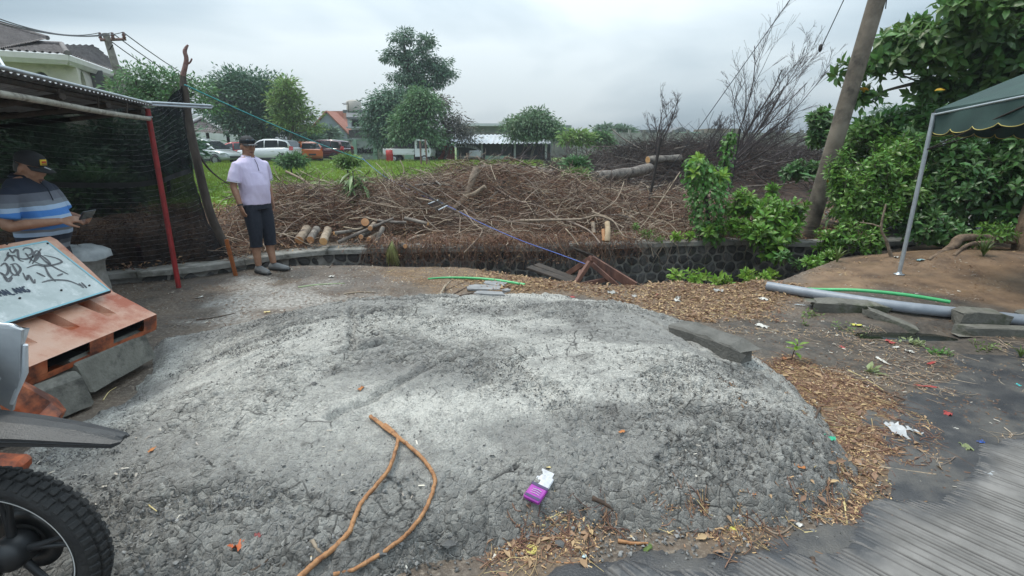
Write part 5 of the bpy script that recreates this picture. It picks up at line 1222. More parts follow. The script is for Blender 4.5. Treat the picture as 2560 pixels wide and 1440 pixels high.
# ---------------------------------------------------------------- foliage helpers
trunkm = mat('tree_bark',(.055,.045,.036),(.12,.10,.08),scale=8,bump=.8,bscale=30)
def crown(name,parent,blobs,ncl,per,csz,leaf,m,w=.38,flat=.55,droop=.0,shell=.5,hang=0,kind='stuff',simple=True,dirout=.6,cen=None):
    """leaf clumps spread through ellipsoids [(centre, (rx,ry,rz))]"""
    wts = np.array([r[0]*r[2]+.01 for _,r in blobs]); wts = wts/wts.sum(); pos = []; dr = []
    for (c_,r_),w_ in zip(blobs,wts):
        n = max(3,int(ncl*w_)); d = RNG.normal(size=(n,3)); d /= np.linalg.norm(d,axis=1,keepdims=True); rad = shell+(1-shell)*RNG.random(n)**.6; rad[RNG.random(n) < .25] *= .6; rad *= .92
        c0 = np.array(c_)+d*rad[:,None]*np.array(r_); cs = csz*RNG.uniform(.6,1.4,n)
        q = np.clip(RNG.normal(size=(n,per,3))*.5,-.95,.95); q[...,2] *= flat; q[...,2] -= hang*np.abs(q[...,0]**2+q[...,1]**2)
        P = c0[:,None]+q*cs[:,None,None]; pos.append(P.reshape(-1,3))
        dd_ = q+d[:,None]*dirout+RNG.normal(size=q.shape)*.35; dd_[...,2] -= droop; dr.append(dd_.reshape(-1,3))
    pos = np.concatenate(pos); dr = np.concatenate(dr); n = len(pos)
    tv,tf = leaf_t(w,.08,.15,simple=simple); rot = dirrot(dr,RNG.normal(0,.6,n))
    o = batch(name,tv,tf,pos,rot,leaf*RNG.uniform(.55,1.25,n),m,parent); o['kind'] = kind if kind else 'stuff'
    if not kind: del o['kind']
    return o
def pxb(lst,y,k=1.0,dy=0):
    out = []
    for q in lst:
        px,py,rx,ry = q[:4]; yy = y+(q[4] if len(q) > 4 else 0); s_ = yy/F*1.0
        out.append((tuple(at(px,py,yy)),(rx*s_*k,rx*s_*k*.8,ry*s_*k)))
    return out
def tree(name,label,y,base,blobs,m,ncl,per,csz,leaf,r0=.15,tm=None,cat='tree',group=None,limbs=True,**kw):
    b0 = at(base[0],base[1],y); b0.z = Hs(b0.x,y)-.1; root = thing(name,label,cat,tuple(b0),0,group)
    BB = [((c_[0]-b0.x,c_[1]-b0.y,c_[2]-b0.z),r_) for c_,r_ in pxb(blobs,y)]
    crown('crown',root,BB,ncl,per,csz,leaf,m,**kw)
    zs = sorted(BB,key=lambda q: q[0][2]); top_ = Vector(max(BB,key=lambda q: q[0][2])[0]); low = Vector(zs[0][0])
    mb = MB(); tr_ = smooth_path([Vector((0,0,0)),Vector((low.x*.15,0,low.z*.5)),Vector((lerp(low.x,top_.x,.5)*.6,0,low.z)),Vector((top_.x*.8,0,lerp(low.z,top_.z,.6))),top_],4)
    mb.tube(tr_,list(np.linspace(r0,r0*.25,len(tr_))),9)
    if limbs:
        for c_,r_ in BB:
            c_ = Vector(c_); q = min(tr_,key=lambda p: (p-c_).length+ (5 if p.z > c_.z-.2*r_[2] else 0)); mid = q.lerp(c_,.5)+Vector((0,0,-.12*(c_-q).length)); mb.tube(smooth_path([q,mid,c_],3),list(np.linspace(r0*.4,r0*.1,7)),6)
            for k in range(3):
                d = Vector((random.uniform(-1,1)*r_[0],random.uniform(-1,1)*r_[1],random.uniform(-.2,1)*r_[2]))*.8; mb.tube([c_.lerp(q,.3),c_+d*.5,c_+d],[r0*.13,r0*.08,r0*.04],5)
    mb.build('trunk',tm or trunkm,root,kind=None); return root
fo_dk = leafmat('dark_blue_green_leaves',(.075,.150,.100),(.125,.225,.130),rough=.6,tl=.25)
fo_md = leafmat('mid_green_leaves',(.085,.18,.080),(.15,.27,.11),rough=.55,tl=.3)
fo_lt = leafmat('yellow_green_leaves',(.14,.24,.075),(.24,.35,.11),rough=.55,tl=.35)
fo_far = leafmat('far_grey_green_leaves',(.13,.20,.15),(.19,.27,.18),rough=.7,tl=.25)
fo_br = leafmat('brownish_leaves',(.10,.10,.085),(.16,.15,.125),rough=.7,tl=.2)
# ---------------------------------------------------------------- trees of the field
tree('tall_tree','tallest tree in the middle with stacked clumpy dark crown',44,(1042,400),[(1008,92,26,22),(1062,112,30,22),(985,140,36,20),(1035,150,46,28),(1098,165,34,28),(1108,185,28,18),(1020,195,48,24),(1072,205,40,22),(1040,222,38,20)],fo_dk,290,44,.50,.26,r0=.26,shell=.3,droop=.35)
tree('feathery_tree','broad dark tree under the tall one, left side',42,(1000,402),[(960,262,34,20),(940,300,26,34),(985,240,40,18),(1000,290,44,40),(965,335,36,24),(1035,250,40,24)],fo_dk,420,34,1.0,.30,r0=.22,shell=.3,droop=.4,hang=.3)
tree('feathery_tree','bright green bushy tree in front of the tall tree',39,(1050,405),[(1035,300,44,36),(1060,262,40,26),(1010,330,34,22),(1065,335,40,20),(1050,235,24,12)],fo_md,420,34,.9,.27,r0=.13,shell=.35,droop=.35,hang=.35)
tree('feathery_tree','brownish half-bare tree at the right of the tall tree',41,(1110,404),[(1125,300,30,14),(1150,325,28,16),(1110,335,30,18),(1100,255,24,14),(1165,345,18,10)],fo_br,150,26,.9,.26,r0=.15,shell=.35,droop=.35)
tree('umbrella_tree','low umbrella-shaped green tree standing alone by the long shed',38,(1322,404),[(1330,290,46,18),(1290,310,30,16),(1375,315,36,16),(1340,322,48,18),(1400,335,16,9),(1300,335,26,9),(1350,300,30,20)],leafmat('umbrella_leaves',(.09,.17,.09),(.16,.26,.12),rough=.6,tl=.25),330,36,.72,.24,r0=.10,shell=.4,droop=.3,hang=.45,flat=.4)
tree('round_tree','large dense dark round tree behind the parked cars',40,(715,392),[(590,215,50,36),(640,240,66,54),(560,270,44,36),(620,300,70,36),(680,270,46,50),(540,235,30,22),(660,335,40,16),(720,320,30,24)],fo_dk,640,40,.9,.30,r0=.22,shell=.35)
tree('light_leaf_tree','yellow-green leafy tree right beside the dark round tree',37,(710,396),[(712,215,22,16),(735,250,24,18),(700,255,20,22),(760,285,26,12),(720,300,28,18),(782,318,16,8)],fo_lt,200,22,.6,.30,r0=.14,shell=.3)
tree('leafy_branch_tree','light green spreading tree behind the net and dead trunk',19,(380,430),[(340,185,40,16),(300,225,34,20),(400,200,44,22),(450,210,30,20),(370,235,50,22),(440,250,44,20),(500,220,24,14),(520,265,24,16)],fo_md,190,20,.42,.17,r0=.06,shell=.3)
for i,(px,py,rx,ry,y,lab) in enumerate(((150,420,110,70,12,'dark shrub seen through the net at the far left'),(300,380,90,80,14,'dense shrub behind the middle of the shade net'),(420,350,60,60,16,'dark bush behind the net near the dead trunk'),(40,330,120,80,15,'dark tree-like bush behind the shelter roof'),(230,480,60,40,9.5,'low green weed clump just behind the net'))):
    tree('shrub',lab,y,(px,470),[(px,py,rx,ry),(px-rx*.5,py+20,rx*.6,ry*.7),(px+rx*.5,py+25,rx*.6,ry*.6)],fo_dk if i != 4 else fo_md,170,26,.5,.2,r0=.06,cat='bush',shell=.2)
for px,py,rx,ry,y,mm,lab in ((820,335,16,16,50,fo_far,'small palm-like tree before the grey gabled house'),(1445,345,40,16,33,fo_lt,'feathery light green shrub right of the umbrella tree'),(1500,350,26,14,34,fo_md,'green shrub by the grey panel wall'),(730,400,34,12,22,fo_md,'low weed bush in the grass before the white parked car'),(1440,410,26,22,12.5,fo_md,'feathery green bush at the left end of the burnt heap'),(1440,440,24,14,11,fo_lt,'small yellow-green sapling beside the fallen trunks'),(765,345,30,20,43,fo_dk,'dark bush behind the orange parked car'),(1555,330,20,6,60,fo_far,'far hedge top over the grey wall left part'),(1510,326,12,5,62,fo_far,'small far tree over the grey wall'),(2240,285,50,14,60,fo_far,'hazy distant tree left of the tent corner'),(870,400,20,10,18,fo_lt,'bright weed clump behind the drooping plant')):
    tree('bush',lab,y,(px,py+ry+8),[(px,py,rx,ry),(px-rx*.5,py+ry*.3,rx*.5,ry*.6),(px+rx*.5,py+ry*.3,rx*.5,ry*.6)],mm,70,22,.022*y*.6,.0085*y,r0=.04,cat='bush',limbs=False,shell=.2)
# ---------------------------------------------------------------- houses and walls far off
def M2(p0,yaw): return Matrix.Translation(p0) @ Matrix.Rotation(yaw,4,'Z')
plast = mat('cream_plaster',(.56,.52,.44),(.66,.62,.54),scale=2,bump=.2,c3=(.34,.33,.29),s3=1.2,w3=.42)
tilem = mat('grey_brown_roof_tile',(.10,.085,.085),(.17,.15,.145),scale=3,rough=.8,rnd=.25,c3=(.08,.07,.06),s3=2,w3=.42)
voidm = mat('dark_interior',(.02,.02,.022),rough=.9)
def tiled(root,a,b_,c_,d_,name='roof',pitch_=.22,rows=.42,tri=None,mm=None):
    """roof plane a-b along the eave (left,right), d-c along the ridge; barrel rows as real geometry"""
    a,b_,c_,d_ = map(Vector,(a,b_,c_,d_)); n_ = (b_-a).cross(d_-a).normalized()
    if n_.z < 0: n_ = -n_
    W_ = max((b_-a).length,(c_-d_).length); nu = int(W_/pitch_*6); nv_ = max(2,int(((d_-a).length+(c_-b_).length)/2/rows)); V_ = []; Fq = []
    e = (b_-a).normalized()
    for j in range(nv_*2+1):
        f = j//2/nv_ if j % 2 == 0 else (j//2+1)/nv_; f = min(f,1); step = (.045 if j % 2 == 0 else .0)
        L0,R0 = a.lerp(d_,f),b_.lerp(c_,f)
        for i in range(nu+1):
            p = L0.lerp(R0,i/nu); s_ = (p-a).dot(e); V_.append(p+n_*(.028*math.sin(2*math.pi*s_/pitch_)+step))
    m_ = nu+1
    for j in range(nv_*2):
        for i in range(nu): Fq.append((j*m_+i,j*m_+i+1,(j+1)*m_+i+1,(j+1)*m_+i))
    o = link(name,fastmesh(name,np.array([list(v) for v in V_]),np.array(Fq),mm or tilem,smooth=True),root)
    o['kind'] = 'stuff'; return o
# cream house with arches, far left
hs = thing('cream_house','two-storey cream house with arched openings and grey tiled hip roof','house')
Y0 = 24.0
def A(px,py,y): return at(px,py,y)
e0,e1,e2 = A(-260,98,19.5),A(178,150,22),A(292,190,27)
zE = 4.7
def Z(p,z): return Vector((p.x,p.y,z))
pL,pC,pR = at(-260,150,19.0),at(188,158,21.5),at(292,186,28)
zE = pC.z; pL.z = zE; pR.z = zE
# walls: facade L-C and side C-R
def wallseg(a,b_,z0,z1,openings,mm,name='wall',th=.22,inner=voidm):
    """wall from a to b with arched openings (u0,u1,z0,ztop,arch) cut out as real recesses"""
    d = (b_-a); L_ = d.length; d.normalize(); n_ = Vector((-d.y,d.x,0)); mb = MB()
    us_ = [0]; 
    for o in openings: us_ += [o[0],o[1]]
    us_.append(L_); P = lambda u_,z,o=0: Vector((a.x,a.y,0))+d*u_+n_*o+Vector((0,0,z))
    for i in range(0,len(us_)-1,2):
        mb.add([P(us_[i],z0),P(us_[i+1],z0),P(us_[i+1],z1),P(us_[i],z1)],[(0,1,2,3)])
    for (u0,u1,oz0,oz1,arch) in openings:
        if oz0 > z0: mb.add([P(u0,z0),P(u1,z0),P(u1,oz0),P(u0,oz0)],[(0,1,2,3)])
        K = 14; T_ = []
        for k in range(K+1):
            a_ = math.pi*(1-k/K); uu = (u0+u1)/2+(u1-u0)/2*math.cos(a_) if arch else lerp(u0,u1,k/K); zz = oz1-(arch and arch*(1-math.sin(a_)) or 0); T_.append((uu,zz))
        for k in range(K):
            mb.add([P(T_[k][0],T_[k][1]),P(T_[k+1][0],T_[k+1][1]),P(T_[k+1][0],z1),P(T_[k][0],z1)],[(0,1,2,3)])
        rv_ = [(u0,oz0)]+T_+[(u1,oz0)]
        for k in range(len(rv_)-1):
            mb.add([P(*rv_[k]),P(*rv_[k+1]),P(rv_[k+1][0],rv_[k+1][1],th),P(rv_[k][0],rv_[k][1],th)],[(0,1,2,3)])
    return mb
s_u = (pC-pL).length
def uof(px,a,b_):
    d_ = ray(px,400); d2 = b_-a; return -(d_.x*a.y-d_.y*a.x)/(d_.x*d2.y-d_.y*d2.x)*d2.length
u1_,u2_ = uof(120,pL,pC),uof(184,pL,pC)
mb = wallseg(pL,pC,0,zE,[(u1_,min(u2_,s_u-.3),.5,at(150,179,21).z,1.0)],plast); mb.build('wall',plast,hs)
v1_,v2_ = uof(203,pC,pR),uof(258,pC,pR); s_v = (pR-pC).length
mb = wallseg(pC,pR,0,zE,[(max(.2,v1_),min(v2_,s_v-.2),.5,at(230,193,24).z,1.1)],plast); mb.build('wall',plast,hs)
dn = Vector((-.3,1,0)).normalized()
MB().add([Vector((pL.x,pL.y+2,0)),Vector((pC.x-.5,pC.y+2,0)),Vector((pC.x-.5,pC.y+2,zE)),Vector((pL.x,pL.y+2,zE))],[(0,1,2,3)]).build('inner_wall',mat('shaded_plaster',(.09,.09,.09),rough=.9),hs)  # interior shade put into the colour: plaster darkened behind the arches
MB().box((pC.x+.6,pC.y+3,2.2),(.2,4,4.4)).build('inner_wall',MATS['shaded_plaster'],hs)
ov = .7
eL = pL+Vector((-.1,-ov,.0)); eC = pC+Vector((.35,-ov,.0)); eR = pR+Vector((ov+.2,0,.0))
mb = MB()
for a,b_ in ((eL,eC),(eC,eR)):
    d = (b_-a).normalized(); n_ = Vector((-d.y,d.x,0))
    mb.add([a,b_,b_+Vector((0,0,.19)),a+Vector((0,0,.19)),a+n_*.8,b_+n_*.8,a+n_*.10+Vector((0,0,-.16)),b_+n_*.10+Vector((0,0,-.16))],[(0,1,2,3),(6,7,1,0),(4,5,7,6)])
mb.build('cornice',mat('pale_cornice',(.56,.54,.48),(.64,.62,.56),scale=3),hs)
r0_ = Vector((0,0,.20)); ridA = at(30,108,24.5); ridB = at(155,112,25); ridB.z = ridA.z
eM = eL.lerp(eC,uof(55,eL,eC)/(eC-eL).length)
tiled(hs,eM+r0_,eC+r0_,ridB,ridA)
tiled(hs,eC+r0_,eR+r0_,ridB.lerp(eR+r0_,.45)+Vector((0,0,.7)),ridB)
big = at(-50,48,27); rid2 = at(-500,48,27); rid2.z = big.z
tiled(hs,eL+r0_,eM+r0_+Vector((0,0,.02)),big,rid2)
tiled(hs,eM+r0_+Vector((.1,.1,.02)),ridA+Vector((.8,1.0,.35)),big+Vector((.1,0,0)),big)
for a,b_ in ((eC+r0_,ridB),(ridA,ridB),(big,ridA+Vector((.8,1.0,.35)))): MB().tube([a+Vector((0,0,.06)),b_+Vector((0,0,.06))],.10,8).build('ridge_cap',tilem,hs)
MB().tube([at(-6,140,19),at(14,172,18.4)],.05,8).build('drain_pipe',whitem,hs)
# electricity pole and its wires
concm = mat('pole_concrete',(.17,.15,.13),(.27,.25,.22),scale=5,bump=.5,bscale=40,c3=(.10,.085,.07),s3=4,w3=.42)
ep = thing('power_pole','distant leaning electricity pole with a crossarm and three insulators','power pole')
pb0 = at(330,330,20.5); pt0 = at(264,84,20.5); MB().tube([Vector((pb0.x+.4,20.5,0)),pt0],[.19,.11],12).build('pole',concm,ep)
ca,cb = at(250,100,20.3),at(315,98,20.9); MB().tube([ca,cb],.05,6).build('crossarm',redb,ep)
MB().tube([at(282,112,20.4),at(272,126,20.4)],.02,5).build('brace',irn,ep)
ins = []
for px,py in ((252,98),(283,98),(311,97)):
    b0_ = at(px,py,20.4); MB().lathe([(.03,0),(.07,.05),(.04,.08),(.07,.12),(.035,.17),(.05,.22),(.0,.24)],10,M=Matrix.Translation(b0_)).build('insulator',mat('brown_insulator',(.12,.05,.035),rough=.3),ep); ins.append(b0_+Vector((0,0,.22)))
wirem = mat('black_cable',(.03,.03,.035),rough=.6)
def wire(name,a,b_,sag,r,lab,m=wirem,cat='cable',group=None,k=14):
    P = [a.lerp(b_,i/k)-Vector((0,0,sag*4*(i/k)*(1-i/k))) for i in range(k+1)]
    return tag(link(name,MB().tube(P,r,5).mesh(name,m)),lab,cat,group)
for i,(q,(px,py),lab) in enumerate(zip(ins,((-60,25),(-60,34),(-60,42)),('topmost cable from the distant pole to the left edge','middle cable from the distant pole to the left edge','lowest cable from the distant pole to the left edge'))): wire('power_cable',q,at(px,py,12),.25,.014,lab)
for i,(q,(px,py),lab) in enumerate(zip(ins,((620,262),(640,252),(660,244)),('lowest of three cables running from the pole towards the round tree','middle of three cables running from the pole towards the round tree','highest of three cables running from the pole towards the round tree'))): wire('power_cable',q,at(px,py,44),.9,.02,lab)
# gazebo roof
gz = thing('gazebo','open pavilion with dark tiled curved roof behind the silver car','pavilion')
g0,g1,g2,g3,gt = at(395,326,42),at(608,338,40),at(600,322,52),at(420,318,52),at(505,296,46)
midA = [(g0,g1),(g1,g2)]
for a,b_ in ((g0,g1),(g1,g2),(g3,g0)):
    t1,t2 = a.lerp(gt,.52)-Vector((0,0,.35)),b_.lerp(gt,.52)-Vector((0,0,.35)); tiled(gz,a,b_,t2,t1,rows=.6); tiled(gz,t1,t2,gt+(b_-a)*.06,gt-(b_-a)*.06,rows=.6)
for a in (g1,g0): MB().tube([a+Vector((0,0,.1)),a.lerp(gt,.52)+Vector((0,0,-.22)),gt+Vector((0,0,.1))],.16,6).build('hip_cap',mat('pale_hip',(.35,.35,.35),rough=.8),gz)
for px in (470,520,570,600): p = at(px,345,42); MB().tube([Vector((p.x,p.y,0)),Vector((p.x,p.y,at(px,332,42).z))],.12,8).build('post',dkwood,gz)
def slab(a,b_,z0,z1,th,M=None): 
    d = (b_-a); d.z = 0; L_ = d.length; ang_ = math.atan2(d.y,d.x); c_ = (a+b_)/2; return MB().box((c_.x,c_.y,(z0+z1)/2),(L_,th,z1-z0),rot=(0,0,ang_))
# white house behind the pavilion
p0,p1 = at(440,300,56),at(610,300,56); slab(p0,p1,0,at(500,288,56).z,.4).build('white_wall_house',mat('pale_wall',(.5,.5,.5),(.6,.6,.6),scale=1),None,'pale flat building end showing above the pavilion roof','building')
# grey gabled house
gh = thing('gabled_house','grey house with blank gable wall beyond the compound wall','house')
ga0,ga1,gat = at(770,335,58),at(868,335,58),at(818,283,58); gz0 = 0
greyw = mat('blue_grey_render',(.23,.26,.30),(.28,.31,.35),scale=1,rough=.9)
poly = [Vector((ga0.x,58,0)),Vector((ga1.x,58,0)),Vector((ga1.x,58,ga1.z)),Vector((gat.x,58,gat.z)),Vector((ga0.x,58,ga0.z))]
MB().loft([poly,[p+Vector((0,9,0)) for p in poly]],smooth=False).build('wall',greyw,gh)
for s_,q in ((-1,ga0),(1,ga1)):
    a = Vector((q.x+s_*.3,57.7,q.z-.15)); t_ = Vector((gat.x,57.7,gat.z+.12)); MB().loft([[a,t_,t_+Vector((0,0,.15)),a+Vector((0,0,.15))],[a+Vector((0,9.5,0)),t_+Vector((0,9.5,0)),t_+Vector((0,9.5,.15)),a+Vector((0,9.5,.15))]],smooth=False).build('roof',mat('red_tile_roof',(.30,.11,.08),(.38,.16,.11),scale=4),gh)
brk = mat('orange_brick_wall',(.38,.16,.11),(.46,.21,.15),scale=3,bump=.5)
rb = slab(at(826,300,64),at(876,300,64),0,at(850,281,64).z,5); rb.build('brick_house',brk,None,'unplastered orange brick building between the gabled and dark houses','building')
dh = thing('balcony_house','dark two-storey house with balcony and water tank left of the tall trees','house')
dkw = mat('dark_grey_wall',(.10,.105,.11),(.16,.165,.17),scale=1.5); ltw = mat('grey_white_wall',(.34,.35,.36),(.42,.43,.44),scale=1.5)
z_ = lambda py,y=54: at(940,py,y).z
slab(at(872,340,54),at(1000,340,54),0,z_(352),.3).build('lower_wall',ltw,dh)
slab(at(880,330,55.5),at(1000,330,55.5),z_(352),z_(292),.3).build('upper_wall',ltw,dh)
for px0,px1 in ((878,897),(925,945),(962,985)):
    o = slab(at(px0,310,55.2),at(px1,310,55.2),z_(316,55),z_(300,55),.12).build('window',voidm,dh)
slab(at(872,320,53.2),at(1000,320,53.2),z_(322),z_(318),1.6).build('balcony_slab',ltw,dh)
slab(at(872,330,52.6),at(1000,330,52.6),z_(345),z_(326),.1).build('awning',mat('dark_awning',(.045,.04,.045),(.08,.07,.07),scale=6,stretch=(1,1,6)),dh)
mb = MB(); a,b_ = at(866,297,52.5),at(1004,297,52.5); c_,d_ = at(1004,280,57),at(866,280,57); mb.loft([[a,a+Vector((0,0,.18)),d_+Vector((0,0,.18)),d_],[b_,b_+Vector((0,0,.18)),c_+Vector((0,0,.18)),c_]],smooth=False); mb.build('roof',dkw,dh)
slab(at(868,277,57),at(960,277,57),z_(284,57),z_(277,57),3).build('roof_parapet',dkw,dh)
for px in (874,1000): p = at(px,300,52.8); MB().box((p.x,p.y,(z_(318)+z_(298))/2),(.35,.35,z_(298)-z_(318))).build('column',ltw,dh)
MB().lathe([(0,0),(.75,0),(.78,.1),(.75,1.0),(.5,1.15),(0,1.2)],16,M=Matrix.Translation(at(886,277,56)+Vector((0,0,-.1)))).build('water_tank',mat('beige_tank',(.38,.35,.31),rough=.7),dh)
an = thing('roof_antenna','thin television antenna above the brick building','antenna'); a = at(872,285,55); MB().tube([a+Vector((0,0,-.8)),at(870,254,55)],.035,5).build('mast',irn,an)
for k,(x0,x1,yy) in enumerate(((855,871,259),(858,870,262))): MB().tube([at(x0,yy,55),at(x1,yy-2,55)],.03,4).build('element',irn,an)
# stained compound wall with graffiti, panels and posts
cw_ = thing('compound_wall','stained old compound wall with green posts and black graffiti','wall')
stain = mat('stained_whitewash',(.46,.44,.37),(.36,.35,.30),scale=1.2,bump=.4,c3=(.055,.055,.05),s3=1.5,w3=.41)
mint = mat('faded_mint_paint',(.25,.40,.31),(.34,.46,.38),scale=1.5,c3=(.10,.12,.10),s3=3,w3=.42)
YW = 46
for a,b_,mm in ((835,884,stain),(892,934,mat('grey_blue_panel',(.30,.34,.35),(.38,.41,.40),scale=2,c3=(.10,.11,.10),s3=2.5,w3=.42)),(942,990,stain),(990,1010,stain)):
    slab(at(a,370,YW),at(b_,370,YW),0,at(900,351,YW).z,.2).build('panel',mm,cw_)
for px in (835,888,938,992): p = at(px,370,YW-.1); MB().box((p.x,p.y,at(900,350,YW).z/2),(.35,.35,at(900,349.5,YW).z)).build('post',mint if px > 835 else mint,cw_)
slab(at(835,370,YW),at(1010,370,YW),at(900,351,YW).z,at(900,350,YW).z+.05,.3).build('coping',mint,cw_)
slab(at(980,370,49),at(1100,370,49),0,at(1040,349,49).z,.2).build('mint_wall',mint,None,'pale mint green wall behind the white pickup','wall')
for k in range(22):      # graffiti letters on the grey panel
    gx0 = 894+k*1.8; a = at(gx0,384-random.uniform(0,3),YW-.14); b_ = at(gx0+random.uniform(-1,2),371+random.uniform(-3,5),YW-.14); MB().tube([a,a.lerp(b_,.5)+Vector((random.uniform(-.1,.1),0,0)),b_],.05,4).build('graffiti_stroke',voidm,cw_)
# big grey walls and the long shed
hall = thing('warehouse','long grey warehouse wall with pale roof edge behind the low shed','building')
hw = mat('grey_green_cladding',(.17,.19,.19),(.22,.24,.235),scale=.6,rough=.9,stretch=(4,1,.3)); 
slab(at(1150,330,70),at(1420,330,70),0,at(1280,316,70).z,8).build('wall',hw,hall)
slab(at(1150,330,69),at(1262,330,69),at(1280,318,69).z,at(1280,312,69).z,9).build('roof',mat('pale_roof',(.55,.57,.58),rough=.6),hall)
lw = slab(at(1170,340,56),at(1480,340,56),0,at(1280,331,56).z,.3); lw.build('boundary_wall',mat('brown_grey_wall',(.15,.14,.13),(.20,.19,.175),scale=.8,c3=(.09,.09,.08),s3=.9,w3=.45),None,'brown-grey wall running behind the long shed roof','wall')
pw = thing('panel_wall','long precast concrete panel wall with posts behind the burnt heap','wall')
pan = mat('precast_panel',(.24,.235,.215),(.33,.32,.30),scale=.9,rnd=.12,c3=(.15,.145,.13),s3=1.1,w3=.43)
pa_,pb_ = at(1425,345,48),at(2140,350,50); zt = at(1600,331,48).z; npn = 20
for i in range(npn):
    a,b_ = pa_.lerp(pb_,i/npn),pa_.lerp(pb_,(i+1)/npn); d = (b_-a).normalized()
    for k in range(5): slab(a+d*.1,b_-d*.1,zt*k/5+.012,zt*(k+1)/5-.012,.10+.01*(k % 2)).build('panel',pan,pw)
    MB().box((a.x,a.y,(zt+.25)/2),(.22,.26,zt+.25)).build('post',pan,pw)
gb = slab(at(1690,335,75),at(1735,335,75),0,at(1710,331,75).z,6); g_ = thing('green_gable_house','small pale green gable showing over the panel wall','house'); gb.build('wall',mint,g_)
a,b_,t_ = at(1672,332,74),at(1732,332,74),at(1705,317,74); MB().loft([[a,b_,t_],[a+Vector((0,6,0)),b_+Vector((0,6,0)),t_+Vector((0,6,0))]],smooth=False).build('roof',dkw,g_)
slab(at(1590,335,80),at(1690,335,80),0,at(1640,326,80).z,6).build('low_house',dkw,None,'low dark roofed building over the panel wall, left of the green gable','building')
slab(at(1750,335,80),at(1825,335,80),0,at(1790,323,80).z,6).build('low_house',mat('tan_roof',(.20,.17,.13),rough=.9),None,'low tan roofed building over the panel wall, right of the green gable','building')
ls = thing('long_shed','long low open shed with corrugated metal roof and a red door','shed')
YS = 43; sz = lambda py: at(1230,py,YS).z
whsheet = mat('pale_metal_roof',(.50,.53,.56),(.40,.42,.44),scale=.9,rough=.5,metal=.2,c3=(.26,.24,.22),s3=1.2,w3=.40,stretch=(3,.5,1))
def corr(root,x0,x1,y0,z0,y1,z1,mm,name='roof',per_=.35):
    n_ = int(abs(x1-x0)/per_*4); V1 = []; 
    for i in range(n_+1):
        x = lerp(x0,x1,i/n_); h = .04*math.sin(i*math.pi/2); V1.append([Vector((x,y0,z0+h)),Vector((x,(y0+y1)/2,(z0+z1)/2+h)),Vector((x,y1,z1+h))])
    return MB().loft(V1,caps=False,closed=False,smooth=False).build(name,mm,root)
x0,x1,x2 = at(1088,357,YS-1).x,at(1282,357,YS-1).x,at(1378,357,YS-1).x
corr(ls,x0,x1,YS-1.2,sz(359),YS+4,sz(345)+.35,whsheet); corr(ls,x1+.05,x2,YS-1.0,sz(358.5),YS+3,sz(348)+.25,mat('darker_metal_roof',(.26,.28,.30),(.20,.21,.22),scale=1,rough=.55,c3=(.14,.13,.12),s3=1.4,w3=.42))
slab(at(1142,380,YS+2.5),at(1378,380,YS+2.5),0,sz(352),.2).build('back_wall',mat('grey_backwall',(.13,.14,.145),(.18,.185,.19),scale=.8,stretch=(5,1,.3)),ls)
redd = mat('red_door_sheet',(.40,.060,.030),(.34,.050,.026),scale=2,rough=.6,stretch=(6,1,.2))
for i in range(8): a,b_ = lerp(1094,1137,i/8),lerp(1094,1137,(i+.96)/8); slab(at(a,380,YS),at(b_,380,YS),.45,sz(358.8),.06).build('door_board',redd,ls)
MB().tube([at(1094,376,YS-.06),at(1137,376,YS-.06)],.04,4).build('door_rail',redd,ls)
for px in (1091,1144,1205,1287,1365): p = at(px,380,YS-.4); MB().box((p.x,p.y,sz(359)/2),(.16,.16,sz(359))).build('post',ltw if px != 1144 else mint,ls)
for px0,px1,mm in ((1160,1195,mint),(1213,1275,mint),(1150,1160,ltw)): slab(at(px0,390,YS-.6),at(px1,390,YS-.6),0,sz(389),.12).build('low_wall',mm,ls)
slab(at(1280,380,YS+1),at(1375,380,YS+1),.2,sz(361),.1).build('dark_bay',voidm,ls)
arch = thing('arched_canopy','small curved pale canopy over the shed doorway','canopy')
Pc = [at(1160,366,YS-1),at(1178,367,YS-1),at(1195,374,YS-1),at(1204,384,YS-1)]; MB().loft([[p+Vector((0,0,.0)),p+Vector((0,.9,.1)),p+Vector((0,.9,.0)),p+Vector((0,0,-.08))] for p in smooth_path(Pc,3)],smooth=False).build('arched_sheet',ltw,arch)
MB().box(tuple(at(1152,363.5,YS-.62)),(.9,.05,.28)).build('sign_board',whitem,None,'small white sign with a number hung beside the red shed door','sign')
mb = MB(); cN_ = at(1152,363.5,YS-.66)
for k,dx in enumerate((-.22,-.02,.18)): mb.box((cN_.x+dx,cN_.y,cN_.z),(.10,.01,.16))
mb.build('sign_figures',voidm,ls,kind='stuff')
MB().box(tuple(at(1188,385,YS-.9)),(1.0,.6,.55),bev=.05).build('white_crate',whitem,None,'small white box standing under the curved canopy','box')
MB().lathe([(0,0),(.27,0),(.29,.1),(.27,.45),(.29,.5),(.27,.9),(0,.92)],14,M=Matrix.Translation((at(975,395,38).x,38,Hs(at(975,395,38).x,38)))).build('red_drum',mat('red_drum_paint',(.42,.03,.025),rough=.5),None,'red drum standing behind the white pickup tail','drum')
